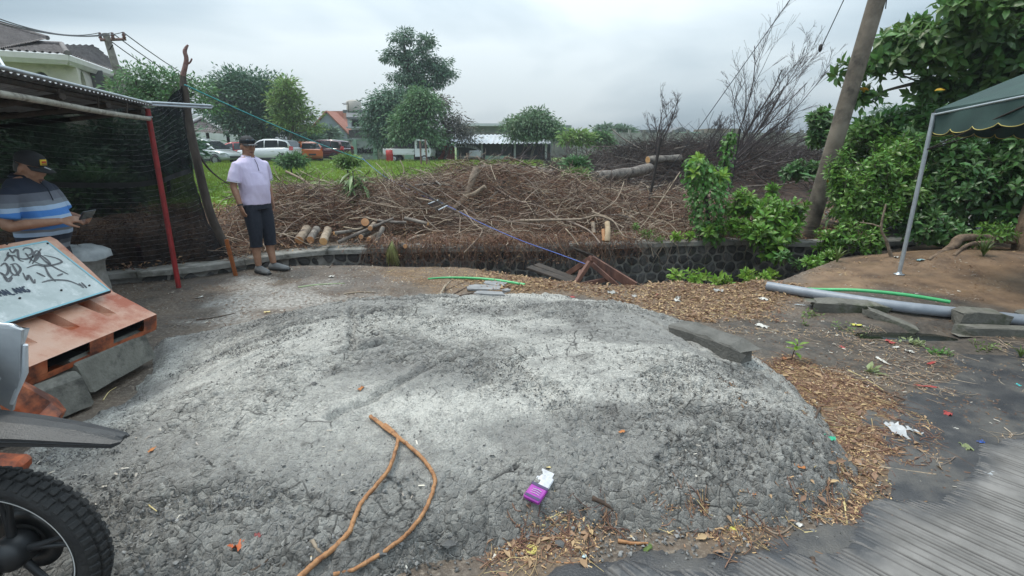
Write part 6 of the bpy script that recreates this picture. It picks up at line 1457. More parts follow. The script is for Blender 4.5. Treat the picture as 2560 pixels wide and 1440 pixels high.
# ---------------------------------------------------------------- vehicles
glassm = mat('car_glass',(.025,.030,.035),rough=.06,spec=.8)
lampm = mat('lamp_clear',(.62,.66,.70),rough=.1,coat=1); tailm = mat('tail_red',(.45,.02,.02),rough=.2,coat=1)
def paint(n,c_): return mat(n,c_,rough=.22,coat=1,metal=.05)
PROF = {'mpv': dict(L=4.36,W=1.74,b=[(-2.15,.55,.95),(-2.05,.35,1.02),(-1.2,.26,1.02),(0,.24,.98),(1.0,.26,.96),(1.35,.28,.93),(1.9,.32,.80),(2.14,.38,.66),(2.18,.45,.56)],g=[(-2.02,1.0),(-1.85,1.54),(-1.0,1.66),(.1,1.65),(.55,1.54),(1.38,.95)]),
        'suv': dict(L=4.55,W=1.82,b=[(-2.22,.60,1.0),(-2.12,.42,1.08),(-1.3,.32,1.08),(0,.30,1.04),(1.0,.32,1.02),(1.3,.34,1.0),(1.95,.40,.90),(2.2,.45,.74),(2.24,.5,.64)],g=[(-2.1,1.05),(-1.72,1.55),(-1.0,1.67),(.0,1.66),(.35,1.58),(1.15,1.02)]),
        'hatch': dict(L=4.0,W=1.70,b=[(-1.98,.50,.90),(-1.9,.34,.98),(-1.1,.24,.96),(0,.22,.92),(.9,.24,.90),(1.25,.27,.86),(1.75,.32,.74),(1.95,.38,.6),(1.98,.45,.52)],g=[(-1.92,.96),(-1.6,1.42),(-.9,1.52),(0,1.50),(.35,1.42),(1.2,.88)])}
def car(kind,name,label,px,y,rz,pm,group='cars parked along the far side of the field'):
    q = PROF[kind]; p = at(px,395,y); root = thing(name,label,'car',(p.x,y,Hs(p.x,y)),rz,group); hw = q['W']/2
    rings = []
    for x,zb,zt_ in q['b']:
        k = 1-.10*max(0,abs(x)/(q['L']/2)-.75)/.25*1.2; h = zt_-zb; w_ = hw*k
        half = [(w_*.92,zb),(w_,zb+h*.25),(w_*1.0,zb+h*.55),(w_*.965,zb+h*.9),(w_*.90,zt_),(w_*.45,zt_+.03)]
        rings.append([Vector((x,-a,z)) for a,z in half]+[Vector((x,a,z)) for a,z in half[::-1]])
    MB().loft(rings).build('body',pm,root)
    g = q['g']; rg = []; zb0 = [np.interp(x,[b_[0] for b_ in q['b']],[b_[2] for b_ in q['b']]) for x,_ in g]
    for (x,z),zb in zip(g,zb0):
        f = max(0,(z-zb)/.68); wt = hw*(.89-.17*f); rg.append([Vector((x,-hw*.885,zb-.02)),Vector((x,-wt,z-.03)),Vector((x,-wt*.8,z+.012)),Vector((x,wt*.8,z+.012)),Vector((x,wt,z-.03)),Vector((x,hw*.885,zb-.02))])
    MB().loft(rg).build('cabin',pm,root)
    def side(x,f):      # point on the side glass plane at fraction f from belt to roof
        zb = np.interp(x,[b_[0] for b_ in q['b']],[b_[2] for b_ in q['b']]); zr = np.interp(x,[a for a,_ in g],[b_ for _,b_ in g]); ff = (zb-.02+(zr-.03-zb+.02)*f); w_ = lerp(hw*.885,hw*(.89-.17*max(0,(zr-zb)/.68)),f); return w_,ff
    segs_ = [(g[0][0]+.30,g[0][0]+.95),(g[0][0]+1.02,-.12),(-.05,g[4][0]+.28)]
    for s_ in (-1,1):
        for a,b_ in segs_:
            P = []
            for x in np.linspace(a,b_,5): w_,z = side(x,.90); P.append(Vector((x,s_*(w_+.006),z)))
            for x in np.linspace(b_+(.25 if a == -.05 else 0),a-(.06 if a < -1 else 0),5): w_,z = side(x,.10); P.append(Vector((x,s_*(w_+.008),z)))
            MB().add(P,[tuple(range(10)) if s_ < 0 else tuple(range(10))[::-1]]).build('side_window',glassm,root)
    for i,(a,b_,nm) in enumerate(((g[4],g[5],'windscreen'),(g[0],g[1],'rear_window'))):
        P = []; sg = 1 if i == 0 else -1; 
        lo,hi = (b_,a) if i == 0 else (a,b_)
        zlo = np.interp(lo[0],[t_[0] for t_ in q['b']],[t_[2] for t_ in q['b']])
        A1_ = Vector((lerp(lo[0],hi[0],.06)+sg*.012,0,lerp(max(lo[1],zlo),hi[1],.06)+.01)); B1_ = Vector((lerp(lo[0],hi[0],.92)+sg*.012,0,lerp(lo[1],hi[1],.92)+.012))
        MB().add([A1_+Vector((0,-hw*.80,0)),A1_+Vector((0,hw*.80,0)),B1_+Vector((0,hw*.64,0)),B1_+Vector((0,-hw*.64,0))],[(0,1,2,3)]).build(nm,glassm,root)
    xf = q['b'][-1][0]; xr = q['b'][0][0]
    for s_ in (-1,1):
        MB().loft([[Vector((xf-.42,s_*hw*.965,.78)),Vector((xf-.10,s_*hw*.86,.80)),Vector((xf-.02,s_*hw*.60,.70)),Vector((xf+.0,s_*hw*.62,.62)),Vector((xf-.06,s_*hw*.86,.64)),Vector((xf-.40,s_*hw*.975,.70))],[Vector((xf-.40,s_*hw*.99,.77)),Vector((xf-.07,s_*hw*.89,.79)),Vector((xf+.02,s_*hw*.60,.70)),Vector((xf+.03,s_*hw*.62,.63)),Vector((xf-.03,s_*hw*.89,.65)),Vector((xf-.38,s_*hw*1.0,.71))]],smooth=False).build('headlight',lampm,root)
        MB().loft([[Vector((xr+.26,s_*hw*.93,.92)),Vector((xr+.02,s_*hw*.86,.90)),Vector((xr+.03,s_*hw*.80,1.14)),Vector((xr+.22,s_*hw*.88,1.18))],[Vector((xr+.26,s_*hw*.975,.92)),Vector((xr-.03,s_*hw*.90,.90)),Vector((xr-.01,s_*hw*.83,1.15)),Vector((xr+.22,s_*hw*.91,1.19))]],smooth=False).build('tail_light',tailm,root)
        MB().box((g[4][0]+.52,s_*(hw+.07),1.02),(.12,.16,.12),bev=.03).build('mirror',pm,root)
        MB().box((0,s_*(hw*.985),.33),(2.0,.04,.14),bev=.02).build('sill',blkp,root)
        MB().tube([Vector((g[0][0]+1.25,s_*(hw+.005),.86)),Vector((g[0][0]+1.45,s_*(hw+.005),.86))],.015,5).build('door_handle',pm,root)
    MB().box((xf-.03,0,.50),(.10,hw*1.1,.16),bev=.03).build('grille',blkp,root)
    MB().box((xr-.03,0,.62),(.05,.5,.12)).build('number_plate',blkp,root)
    for x in (-q['L']*.30,q['L']*.315):
        for s_ in (-1,1):
            Mw = Matrix.Translation((x,s_*(hw-.10),.32)) @ Matrix.Rotation(R(90),4,'X')
            wq = MB().lathe([(.19,-.11),(.30,-.11),(.325,-.08),(.325,.08),(.30,.11),(.19,.11)],22,M=Mw).build('tyre',rubber,root)
            rm = MB(); Ml = Mw @ Matrix.Scale(-s_,4,(0,0,1)); rm.lathe([(0,.07),(.06,.085),(.07,.06),(.17,.07),(.205,.112),(.215,.10)],20,M=Ml)
            for k in range(7): a = 2*math.pi*k/7; rm.box((.115*math.cos(a),.115*math.sin(a),.085),(.15,.035,.03),M=Ml,rot=(0,0,a))
            rm.build('rim',mat('alloy_rim',(.45,.46,.47),rough=.3,metal=.7),wq)
            MB().lathe([(.32,.0),(.385,.0)],22,M=Matrix.Translation((x,s_*(hw*.988+.012),.33)) @ Matrix.Rotation(R(90),4,'X'),arc=math.pi if s_ > 0 else math.pi).build('arch_trim',blkp,root)
    return root
silver = paint('silver_paint',(.42,.45,.46)); wht = paint('white_paint',(.72,.73,.75)); redp = paint('red_paint',(.45,.03,.035)); orp = paint('orange_paint',(.55,.13,.03)); mar = paint('maroon_paint',(.085,.022,.030)); dkp = paint('dark_blue_paint',(.05,.055,.07)); gyp = paint('grey_paint',(.17,.18,.20))
car('mpv','parked_car','silver people carrier parked nearest the net corner, nose to the right',520,34.5,R(-14),silver)
car('hatch','parked_car','red hatchback parked just behind the silver car',588,38.5,R(-160),redp)
car('suv','parked_car','white sport utility car with red tail light facing left behind the man',678,37.0,R(172),wht)
car('hatch','parked_car','white hatchback squeezed behind the white sport utility car',738,41.5,R(-150),wht)
car('suv','parked_car','dark grey van-like car with its roof showing over the white cars',750,44.5,R(160),gyp)
car('hatch','parked_car','bright orange hatchback seen from behind, right of the white cars',765,39.0,R(125),orp)
car('mpv','parked_car','dark maroon car parked rightmost in the row',812,41.0,R(168),mar)
car('suv','parked_car','white car roof in the second row behind the maroon one',808,47,R(175),wht)
car('mpv','parked_car','dark car in the shade under the round tree',630,45,R(170),dkp)
# white pickup
pk = thing('pickup_truck','small white flatbed pickup with a dark cover parked by the red shed door','pickup truck',(0,0,0),0)
pp0 = at(1030,395,38.5); pk.location = (pp0.x,38.5,Hs(pp0.x,38.5)); pk.rotation_euler = (0,0,R(-6))
MB().box((-.75,0,.62),(2.3,1.45,.08)).build('bed_floor',wht,pk)
for s_ in (-1,1): MB().box((-.75,s_*.72,.82),(2.35,.05,.36),bev=.01).build('bed_side',wht,pk)
MB().box((-1.92,0,.82),(.05,1.45,.36),bev=.01).build('tailgate',wht,pk)
cabp = [(.45,.45),(1.55,.45),(1.66,.75),(1.62,1.0),(1.30,1.62),(.55,1.70),(.45,1.62)]
mb = MB(); mb.loft([[Vector((x,s_*.70*(1-.08*max(0,z-.95)),z)) for x,z in cabp] for s_ in (-1,1)],smooth=False); mb.build('cab',wht,pk)
for s_ in (-1,1):
    mb = MB(); P = [Vector((x,s_*(.70*(1-.08*max(0,z-.95))+.006),z)) for x,z in ((.62,1.02),(1.50,1.02),(1.24,1.52),(.62,1.56))]; mb.add(P,[(0,1,2,3) if s_ < 0 else (3,2,1,0)]); mb.build('side_window',glassm,pk)
MB().add([Vector((1.635,-.6,1.02)),Vector((1.635,.6,1.02)),Vector((1.345,.56,1.56)),Vector((1.345,-.56,1.56))],[(0,1,2,3)]).build('windscreen',glassm,pk)
for i in range(10): pass
rg = [[Vector((x,y_,.98+h*(1-(abs(y_)/.74)**2))) for y_ in np.linspace(-.7,.7,9)] for x,h in ((-1.5,.05),(-1.0,.35),(-.6,.20),(-.2,.45),(.35,.62),(.42,.1))]
MB().loft(rg,caps=False,closed=False).build('cover',mat('black_tarp',(.02,.021,.025),rough=.5),pk)
for x in (-1.15,1.15):
    for s_ in (-1,1):
        Mw = Matrix.Translation((x,s_*.66,.28)) @ Matrix.Rotation(R(90),4,'X'); wq = MB().lathe([(.16,-.08),(.27,-.08),(.28,-.05),(.28,.05),(.27,.08),(.16,.08)],20,M=Mw).build('tyre',rubber,pk)
        MB().lathe([(0,.06),(.10,.07),(.165,.082),(.17,-.06),(0,-.06)],18,M=Mw @ Matrix.Scale(-s_,4,(0,0,1))).build('rim',MATS['alloy_rim'],wq)
tb = thing('covered_load','dark covered heap standing beside the pickup cab','tarpaulin',tuple(at(1078,395,41)))
MB().ell((0,0,.75),(.95,.8,.95),nu=10,nv=7).build('cover',MATS['black_tarp'],tb)
for (a,b_,lab) in (((1053,408),(1050,352),'left of two thin dark stakes before the pickup cab'),((1067,402),(1063,348),'right of two thin dark stakes before the pickup cab')):
    p,q = at(*a,31),at(*b_,31); MB().tube([p+Vector((0,0,-.2)),q],.05,6).build('stake',redb,None,lab,'stake')
# ---------------------------------------------------------------- grass and weeds of the field
def scatter_field(n,y0,y1,xr0,xr1):
    y = y0+(y1-y0)*RNG.random(n)**1.6; x = y*RNG.uniform(xr0,xr1,n); return x,y
x,y = scatter_field(90000,8.2,40,-.72,.06); d = y-wy(x); k_ = (d > 2.2)&(Bh(x,y)-H(x,y) < .34+.25*RNG.random(len(x)))&(fbm(x*1.1,y*1.1,3,131) > .34); x,y = x[k_],y[k_]
n = len(x); hgt = .05+.0045*y+.10*fbm(x*.8,y*.8,3,132)*RNG.random(n); z = H(x,y)
tv = [(0,-.5,0),(0,.5,0),(.35,0,1)]; tf = [(0,1,2)]
gr1 = leafmat('field_grass',(.14,.24,.025),(.26,.36,.055),k=.4,tl=.4,rough=.6,scale=.5)
V = np.array(tv)[None]*np.stack([hgt,.012+.0016*y,hgt],-1)[:,None]; yaw = RNG.random(n)*6.283; c_,s_ = np.cos(yaw)[:,None],np.sin(yaw)[:,None]
V = np.stack([V[...,0]*c_-V[...,1]*s_+x[:,None],V[...,0]*s_+V[...,1]*c_+y[:,None],V[...,2]+z[:,None]],-1)
tag(link('grass',fastmesh('grass',V,np.arange(n*3).reshape(-1,3),gr1,var=np.repeat(RNG.random(n),3))),kind='stuff')
def fw(n):
    x,y = scatter_field(n,8.5,30,-.66,.05); k_ = (y-wy(x) > 2.0)&(fbm(x*.9,y*.9,3,133) > .47)&(Bh(x,y)-H(x,y) < .5); x,y = x[k_],y[k_]; return x,y,H(x,y)+RNG.random(len(x))*.10*(1+y*.03)
litter('field_weeds',16000,fw,leafmat('broad_weed_leaves',(.14,.25,.045),(.24,.36,.08),k=.4,tl=.4),.07,.17,w=.6,tilt=.7)
def fr(n):
    y = RNG.uniform(8.2,13,n); x = y*RNG.uniform(.1,.62,n); k_ = fbm(x*1.3,y*1.3,3,135) > .5; x,y = x[k_],y[k_]; return x,y,H(x,y)+RNG.random(len(x))*.12
litter('ground_weeds',7000,fr,MATS['broad_weed_leaves'],.05,.11,w=.6,tilt=.7)
def fr2(n):
    y = RNG.uniform(8.0,16,n); x = y*RNG.uniform(.1,.72,n); return x,y,H(x,y)+RNG.random(n)*.05
litter('ground_dead_leaves',14000,fr2,deadleaf,.04,.09)
# ---------------------------------------------------------------- leafy plants with countable large leaves
def rosettes(tips,axes,k,L_,th0=25,th1=95,spread=.03):
    n = len(tips); axes = axes/np.linalg.norm(axes,axis=1,keepdims=True); ref = np.tile([0,1.,.2],(n,1)); u = np.cross(axes,ref); u /= np.linalg.norm(u,axis=1,keepdims=True); v = np.cross(axes,u)
    i = np.arange(k); ph = (i*2.4)[None]+RNG.random((n,1))*6.28+RNG.normal(0,.25,(n,k)); th = np.radians(th0+(th1-th0)*(i/(k-1))[None]+RNG.normal(0,9,(n,k)))
    rad = u[:,None]*np.cos(ph)[...,None]+v[:,None]*np.sin(ph)[...,None]; d = axes[:,None]*np.cos(th)[...,None]+rad*np.sin(th)[...,None]
    zz = axes[:,None]*np.sin(th)[...,None]-rad*np.cos(th)[...,None]; y = np.cross(zz,d); rot = np.stack([d,y,zz],-1)
    pos = tips[:,None]-axes[:,None]*(spread*i[None,:,None]*.35)+rad*.01; scl = L_*(.55+.5*(i/(k-1))[None]**.6)*RNG.uniform(.75,1.15,(n,k))
    return pos.reshape(-1,3),rot.reshape(-1,3,3),scl.ravel()
def leafy(name,label,blobs,y,ntip,k,L_,m,nobj=60,w=.42,cat='bush',base=None,stem=True,th=(25,95),shell=.55,up=.7,group=None,root=None,droop=.18,out=1.0,stemm=None):
    BB = pxb(blobs,y) if blobs and len(blobs[0]) > 2 else blobs
    wts = np.array([r[0]*r[2] for _,r in BB]); wts = wts/wts.sum(); tips = []; ax = []
    for (c_,r_),w_ in zip(BB,wts):
        n = max(2,int(round(ntip*w_))); d = RNG.normal(size=(n,3)); d[:,1] -= .35; d[:,2] += .15; d /= np.linalg.norm(d,axis=1,keepdims=True)
        rr = shell+(1-shell)*RNG.random(n); tips.append(np.array(c_)+d*rr[:,None]*np.array(r_)); ax.append(d*out+np.array([0,0,up])+RNG.normal(0,.25,(n,3)))
    tips = np.concatenate(tips); ax = np.concatenate(ax)
    if base is None: c0 = Vector(BB[0][0]); base = Vector((c0.x,c0.y,Hs(c0.x,c0.y)))
    root = root or thing(name,label,cat,tuple(base),0,group); b0 = np.array(base)
    pos,rot,scl = rosettes(tips,ax,k,L_,*th); pos = pos-b0
    tv,tf = leaf_t(w,.09,droop); key = scl/np.linalg.norm(pos+b0-np.array([0,0,1.6]),axis=1)-.02*RNG.random(len(pos)); order = np.argsort(-key)
    A_i,B_i = order[:nobj],order[nobj:]
    if nobj: leaf_objs('leaf',tv,tf,pos[A_i],rot[A_i],scl[A_i],m,root)
    if len(B_i): o = batch('leaves',tv,tf,pos[B_i],rot[B_i],scl[B_i],m,root,smooth=True); o['kind'] = 'stuff'
    if stem:
        n = len(tips); K = 6; t_ = np.linspace(0,1,K); cen = np.array([0,0,0])+np.array(stem if isinstance(stem,(tuple,list)) else (0,0,0)); P = np.zeros((n,K,3)); tt_ = tips-b0
        st = tt_-ax/np.linalg.norm(ax,axis=1,keepdims=True)*np.minimum(.22,L_*1.6)-np.array([0,0,.03]); P = st[:,None]*(1-t_)[None,:,None]+tt_[:,None]*t_[None,:,None]; P[...,2] += (.12*np.sin(t_*math.pi))[None]*0
        o = twigs('stems',P,np.linspace(.010,.004,K)[None].repeat(n,0)*(L_/.15),stemm or MATS['plant_stem'],root,sides=4); o['kind'] = 'stuff'
    return root
mat('plant_stem',(.10,.11,.05),(.16,.14,.09),scale=20,rough=.8)
L1 = leafmat('glossy_green_leaf',(.085,.20,.032),(.16,.31,.05),rough=.33,k=.38,tl=.3,scale=2)
L2 = leafmat('deep_green_leaf',(.055,.14,.040),(.10,.21,.055),rough=.36,k=.38,tl=.25,scale=1.5)
L3 = leafmat('fresh_lime_leaf',(.16,.31,.04),(.26,.42,.07),rough=.38,k=.3,tl=.4,scale=3)
LT = leafmat('tree_broad_leaf',(.060,.145,.042),(.125,.24,.06),rough=.4,k=.42,tl=.35,scale=.8)
YL = mat('yellow_leaf',(.62,.36,.02),(.70,.45,.05),scale=6,rough=.5)
# big leafy tree at the upper right
bt = leafy('large_leaf_tree','large broad-leaved tree overhanging the green canopy, top right',[(2130,175,40,30,0),(2200,150,60,45,.2),(2230,100,60,30,.2),(2170,240,40,24,.2),(2300,120,90,70,0),(2420,90,110,90,-.2),(2540,140,120,120,-.3),(2330,220,70,50,.2),(2450,210,90,60,.2),(2420,15,90,30,-.6),(2520,20,90,40,-.9),(2680,120,140,150,-.5),(2280,60,40,20,.3)],8.6,900,9,.20,LT,nobj=290,cat='tree',base=Vector((8.7,9.2,.2)),stem=False,shell=.25,up=.45,w=.46,droop=.25)
def limb(pts,r0,r1,parent,m=trunkm,name='branch'):
    P = smooth_path(pts,4); b0 = parent.location; return MB().tube([p-b0 for p in P],list(np.linspace(r0,r1,len(P))),8).build(name,m,parent)
limb([Vector((8.7,9.2,.2)),Vector((8.5,9.1,1.6)),at(2560,260,9.0),at(2500,120,8.8)],.14,.06,bt,name='trunk')
for a in (((2540,280),(2400,230),(2300,205),(2215,170)),((2500,200),(2420,150),(2330,100),(2260,90)),((2300,205),(2220,225),(2165,245)),((2215,170),(2170,165),(2120,170)),((2500,120),(2450,60),(2400,10)),((2560,200),(2480,180),(2430,100)),((2540,150),(2540,80),(2530,10))):
    limb([at(x,y,8.75) for x,y in a],.032,.008,bt)
tv,tf = leaf_t(.6,.1,.3)
for (px,py,s_) in ((2420,18,.14),(2440,30,.11),(2160,232,.13),(2172,228,.12),(2335,228,.10),(2465,12,.12)):
    p = at(px,py,8.1)-bt.location; leaf_objs('yellow_leaf',tv,tf,[list(p)],randrot(1,1.2),[s_*1.25],YL,bt)
# hedge of shrubs behind the earth bank
shrubs = [
    ('bright shrub left of the tent leg with small oval leaves',[(2130,490,66,70,0),(2190,430,66,60,.2),(2100,430,40,60,.2),(2200,530,60,60,0)],7.2,330,9,.105,L1,120),
    ('shrub at the foot of the leaning pole with pale young leaves',[(2110,590,48,50,0),(2175,605,50,40,0),(2060,600,30,40,.1)],6.9,120,8,.105,L1,40),
    ('dense shrub behind the tent leg at mid height',[(2250,480,70,80,0),(2240,390,70,60,.3)],7.4,230,9,.13,L1,50),
    ('dark glossy shrub under the tent valance',[(2420,470,90,80,0),(2400,380,80,45,.3)],7.5,200,9,.16,L2,60),
    ('dark glossy shrub at the far right edge under the canopy',[(2560,480,90,90,0),(2540,380,80,50,.2)],7.3,180,9,.17,L2,60),
    ('low deep green shrub at the edge of the bank right of the tent leg',[(2370,580,70,40,0),(2300,560,60,50,.1)],7.0,90,9,.15,L2,40),
    ('low shrub beside the old tree root',[(2480,580,60,28,0),(2440,600,40,18,-.2)],6.9,60,8,.10,L1,30),
    ('tall round bush right of the pole below the tree',[(2160,330,60,40,0),(2220,350,60,40,.3),(2120,370,34,30,.2)],8.6,150,9,.14,leafmat('mid_shrub_leaf',(.09,.20,.045),(.16,.30,.065),rough=.42,k=.4,tl=.35),40),
    ('broad-leaved bush left of the tent corner',[(2290,350,54,44,0),(2260,300,50,26,.4),(2310,300,40,40,.2)],8.2,110,9,.19,L2,50),
    ('bush on the left side of the leaning pole with round leaves',[(2055,300,34,30,0),(2050,345,36,22,0)],11.5,90,9,.20,LT,30),
    ('low round bush in front of the burnt heap right end',[(1985,425,34,26,0),(2035,420,26,20,0)],10.5,60,8,.17,L2,20),
]
for lab,bl,y,nt_,k,L_,m,no in shrubs: leafy('shrub',lab,bl,y,nt_,k,L_*.92,m,nobj=no,shell=.35)
# low dense backing of the hedge
tree('hedge_mass','deep shaded foliage filling the hedge behind the shrubs',9.0,(2400,600),[(2150,470,80,110),(2300,470,110,120),(2450,460,120,130),(2600,460,120,150),(2200,350,90,50),(2450,300,150,60),(2600,250,120,90)],L2,500,20,.4,.19,r0=.05,cat='hedge',shell=.2,limbs=False)
# plants growing on and below the wall
wl_ = [
    ('rosette plant with big glossy leaves spilling over the wall end',[(1930,620,44,38,0),(1895,585,44,30,.1),(1960,575,42,34,.2),(1920,540,50,26,.3)],7.15,48,12,.19,L1,200),
    ('young broad-leaved plant rising behind the wall end',[(1925,520,50,36,0),(1870,510,40,30,.2),(1985,530,34,34,.1),(1930,475,18,18,.3)],7.8,60,11,.17,L1,110),
    ('leafy weed between the vine post and the wall',[(1850,510,46,44,0),(1840,560,54,28,-.1),(1790,570,44,20,-.2),(1880,580,40,20,-.2)],7.9,100,10,.13,leafmat('weed_green',(.10,.24,.035),(.19,.35,.055),rough=.38,k=.38),70),
    ('low plant with bright leaves growing in the ditch under the wall',[(1740,690,40,20,0),(1800,698,40,18,0),(1690,690,26,16,0),(1870,690,40,22,.1),(1930,690,30,20,.1)],6.75,40,9,.13,L3,90),
    ('small sprig on top of the wall left of the vine post',[(1690,590,30,10,0),(1725,585,20,10,0)],7.55,18,8,.09,L3,50),
    ('little leafy sprig on the wall cap near the upright log',[(1620,580,26,12,0),(1650,595,22,8,0),(1590,560,14,10,.2)],7.5,26,8,.06,leafmat('sprig_green',(.10,.19,.04),(.17,.26,.06),k=.35),30),
    ('green sprig at the very end of the wall above the ditch',[(1960,640,26,16,0),(2000,655,20,10,0)],6.8,18,8,.09,L2,30),
    ('narrow-leaved weed on the ditch edge before the leaning pole',[(2030,650,30,14,0),(2075,640,24,12,.1)],6.6,22,9,.12,L1,40),
]
for lab,bl,y,nt_,k,L_,m,no in wl_: leafy('wall_plant',lab,bl,y,nt_,k,L_*.9,m,nobj=no,cat='plant',shell=.3)
# vine wrapped posts
vinem = leafmat('vine_leaf',(.060,.17,.035),(.12,.27,.055),rough=.45,k=.38,tl=.3,scale=3)
def vine(label,pts,y,r,n,L_=.065,topm=L3):
    P = smooth_path([at(px,py,y) for px,py in pts],6); root = thing('vine_post',label,'vine',tuple(P[0])); b0 = P[0]
    MB().tube([p-b0 for p in P],.03,7).build('stake',dkwood,root)
    i = RNG.integers(0,len(P),n); rr_ = np.interp(np.arange(len(P)),np.linspace(0,len(P)-1,len(r)),r)[i]; a = RNG.random(n)*6.28; q = np.array([list(P[j]-b0) for j in i]); rad = np.stack([np.cos(a),np.sin(a),np.zeros(n)],-1)
    pos = q+rad*(rr_*RNG.uniform(.55,1.05,n))[:,None]+RNG.normal(0,.03,(n,3)); d = rad*.6+RNG.normal(0,.35,(n,3))+np.array([0,0,-.75]); tv,tf = leaf_t(.72,.06,.12)
    rot = dirrot(d,RNG.normal(0,.4,n)); near = np.argsort(pos[:,1])[:120]; far_ = np.setdiff1d(np.arange(n),near); s_ = L_*RNG.uniform(.6,1.3,n)
    leaf_objs('leaf',tv,tf,pos[near],rot[near],s_[near],vinem,root); o = batch('leaves',tv,tf,pos[far_],rot[far_],s_[far_],vinem,root,smooth=True); o['kind'] = 'stuff'
    return root,b0
v1_,b1_ = vine('fat vine-wrapped post topped with lime leaves at the wall',[(1775,596),(1768,520),(1758,450),(1742,400)],7.9,[.16,.27,.30,.24,.12],1700)
leafy('lime_shoots','shoots',[(1738,395,16,14,0),(1770,430,20,14,0),(1738,440,12,20,-.1),(1800,440,22,20,.1)],7.8,12,8,.15,L3,nobj=60,root=v1_,base=b1_,stem=False)
v2_,b2_ = vine('slim vine column standing right of the fat vine post',[(1808,480),(1812,420),(1818,370),(1828,335)],8.6,[.10,.09,.08,.04],520,L_=.06)
# leaning concrete pole
lp = thing('leaning_pole','grey concrete utility pole leaning right with a yellow lichen patch','utility pole')
pa = at(2018,592,8.25); pb_t = at(2192,0,8.0); dpp = (pb_t-pa); ptop = pa+dpp*1.55
polem = mat('lichened_pole_concrete',(.13,.105,.08),(.22,.185,.145),scale=4,bump=.8,bscale=45,c3=(.055,.046,.038),s3=2.2,w3=.47)
PL = [pa-dpp*.12,pa,pa+dpp*.25,pa+dpp*.5,pa+dpp,ptop]
MB().tube(PL,[.130,.128,.125,.120,.113,.10],20).build('shaft',polem,lp)
q = at(2055,425,8.0); Mq = Matrix.Translation(q)
dv = dpp.normalized()
def polept(f,ang,off):
    c_ = pa+dpp*f; a1 = dv.cross(Vector((0,1,0))).normalized(); a2 = dv.cross(a1).normalized(); r_ = float(np.interp(f,[0,.25,.5,1],[.128,.125,.120,.113]))+off
    return c_+a1*math.sin(ang)*r_+a2*math.cos(ang)*r_
f0_ = None
for sgn in (1,-1):
    tst = pa+dpp*.27; a1 = dv.cross(Vector((0,1,0))).normalized(); a2 = dv.cross(a1).normalized(); a2s = 1 if a2.y < 0 else -1
mb = MB(); V_ = []
K = 16
cen_ = polept(.27,0 if a2s > 0 else math.pi,.003); ring = []
for k in range(K):
    aa = 2*math.pi*k/K; rr__ = 1+.35*math.sin(3*aa+1)+.2*math.sin(5*aa); ring.append(polept(.27+.022*math.sin(aa)*rr__,(0 if a2s > 0 else math.pi)+.20*math.cos(aa)*rr__,.004))
mb.add([cen_]+ring,[(0,k+1,(k+1) % K+1) for k in range(K)]+[(0,(k+1) % K+1,k+1) for k in range(K)])
mb.build('lichen',mat('yellow_lichen',(.42,.25,.03),(.30,.20,.06),scale=30,rough=.95),lp)
wire('guy_wire',at(1612,512,9.2),at(1985,-15,8.2),.0,.006,'thin guy wire slanting up from the brush beside the iron post')
wire('guy_wire',at(2052,122,8.6),at(2115,-12,8.1),.0,.007,'short wire hanging from above with a dark clamp at its lower end')
MB().ell(tuple(at(2051,120,8.6)),(.03,.03,.06)).build('wire_clamp',irn,None,'dark clamp tangled at the lower end of the hanging wire','clamp')
MB().tube([at(2217,-5,7.9),at(2214,22,7.9)],.008,5).build('cable_stub',wirem,None,'short cable end hanging beside the top of the leaning pole','cable')
# ---------------------------------------------------------------- green canopy tent
tentm = mat('dark_green_canvas',(.026,.058,.052),(.042,.084,.074),scale=2.5,rough=.85,bump=.4,bscale=150,c3=(.028,.055,.052),s3=1.4,w3=.46)
trimm = mat('yellow_piping',(.50,.42,.13),rough=.8)
tn = thing('canopy_tent','dark green canopy tent with scalloped yellow-edged valance on silver poles','tent')
c0 = at(2337,275,5.78); ztp = c0.z; nE = Vector((-.10,-.99,.085)).normalized(); bE = Vector((.97,.20,0)).normalized(); S_ = 3.0
c1_ = c0+nE*S_; c2_ = c0+bE*S_; c3_ = c1_+bE*S_; apex = (c0+c3_)/2+Vector((0,0,.75))
def valance(a,b_,name,nsc=10,hgt=.27,dz0=0):
    n_ = nsc*10; T_,B_ = [],[]
    d = (b_-a).normalized(); nn_ = Vector((-d.y,d.x,0)); 
    for i in range(n_+1):
        f = i/n_; p = a.lerp(b_,f); ph_ = (f*nsc) % 1.0; sc_ = -.055*abs(math.sin(math.pi*ph_))**.6+.055*(0); sc_ = .045*(1-math.sin(math.pi*ph_)**.55)*1.0
        sw_ = .020*math.sin(f*17+1)+.012*math.sin(f*41); out_ = nn_*sw_
        zz = math.sin(f*math.pi)*-.03
        T_.append(p+Vector((0,0,zz))); B_.append(p+out_+Vector((0,0,zz-hgt+sc_)))
    rg = [[T_[i],T_[i].lerp(B_[i],.35)+nn_*.006*math.sin(i*.3),T_[i].lerp(B_[i],.7)+nn_*.010*math.sin(i*.25+1),B_[i]] for i in range(n_+1)]
    v_ = MB().loft(rg,caps=False,closed=False).build(name,tentm,tn); MB().tube(B_,.0042,5,caps=False).build('piping',trimm,v_); return v_
for a,b_ in ((c0,c1_),(c0,c2_),(c1_,c3_),(c2_,c3_)): valance(a,b_,'valance')
mb = MB()
for a,b_ in ((c0,c1_),(c0,c2_),(c1_,c3_),(c2_,c3_)):
    rg = []
    for i in range(13):
        f = i/12; e = a.lerp(b_,f)+Vector((0,0,math.sin(f*math.pi)*-.03)); rg.append([e,e.lerp(apex,.33)+Vector((0,0,-.05*math.sin(f*math.pi))),e.lerp(apex,.66)+Vector((0,0,-.03)),apex])
    mb.loft(rg,caps=False,closed=False)
mb.build('roof_cloth',tentm,tn)
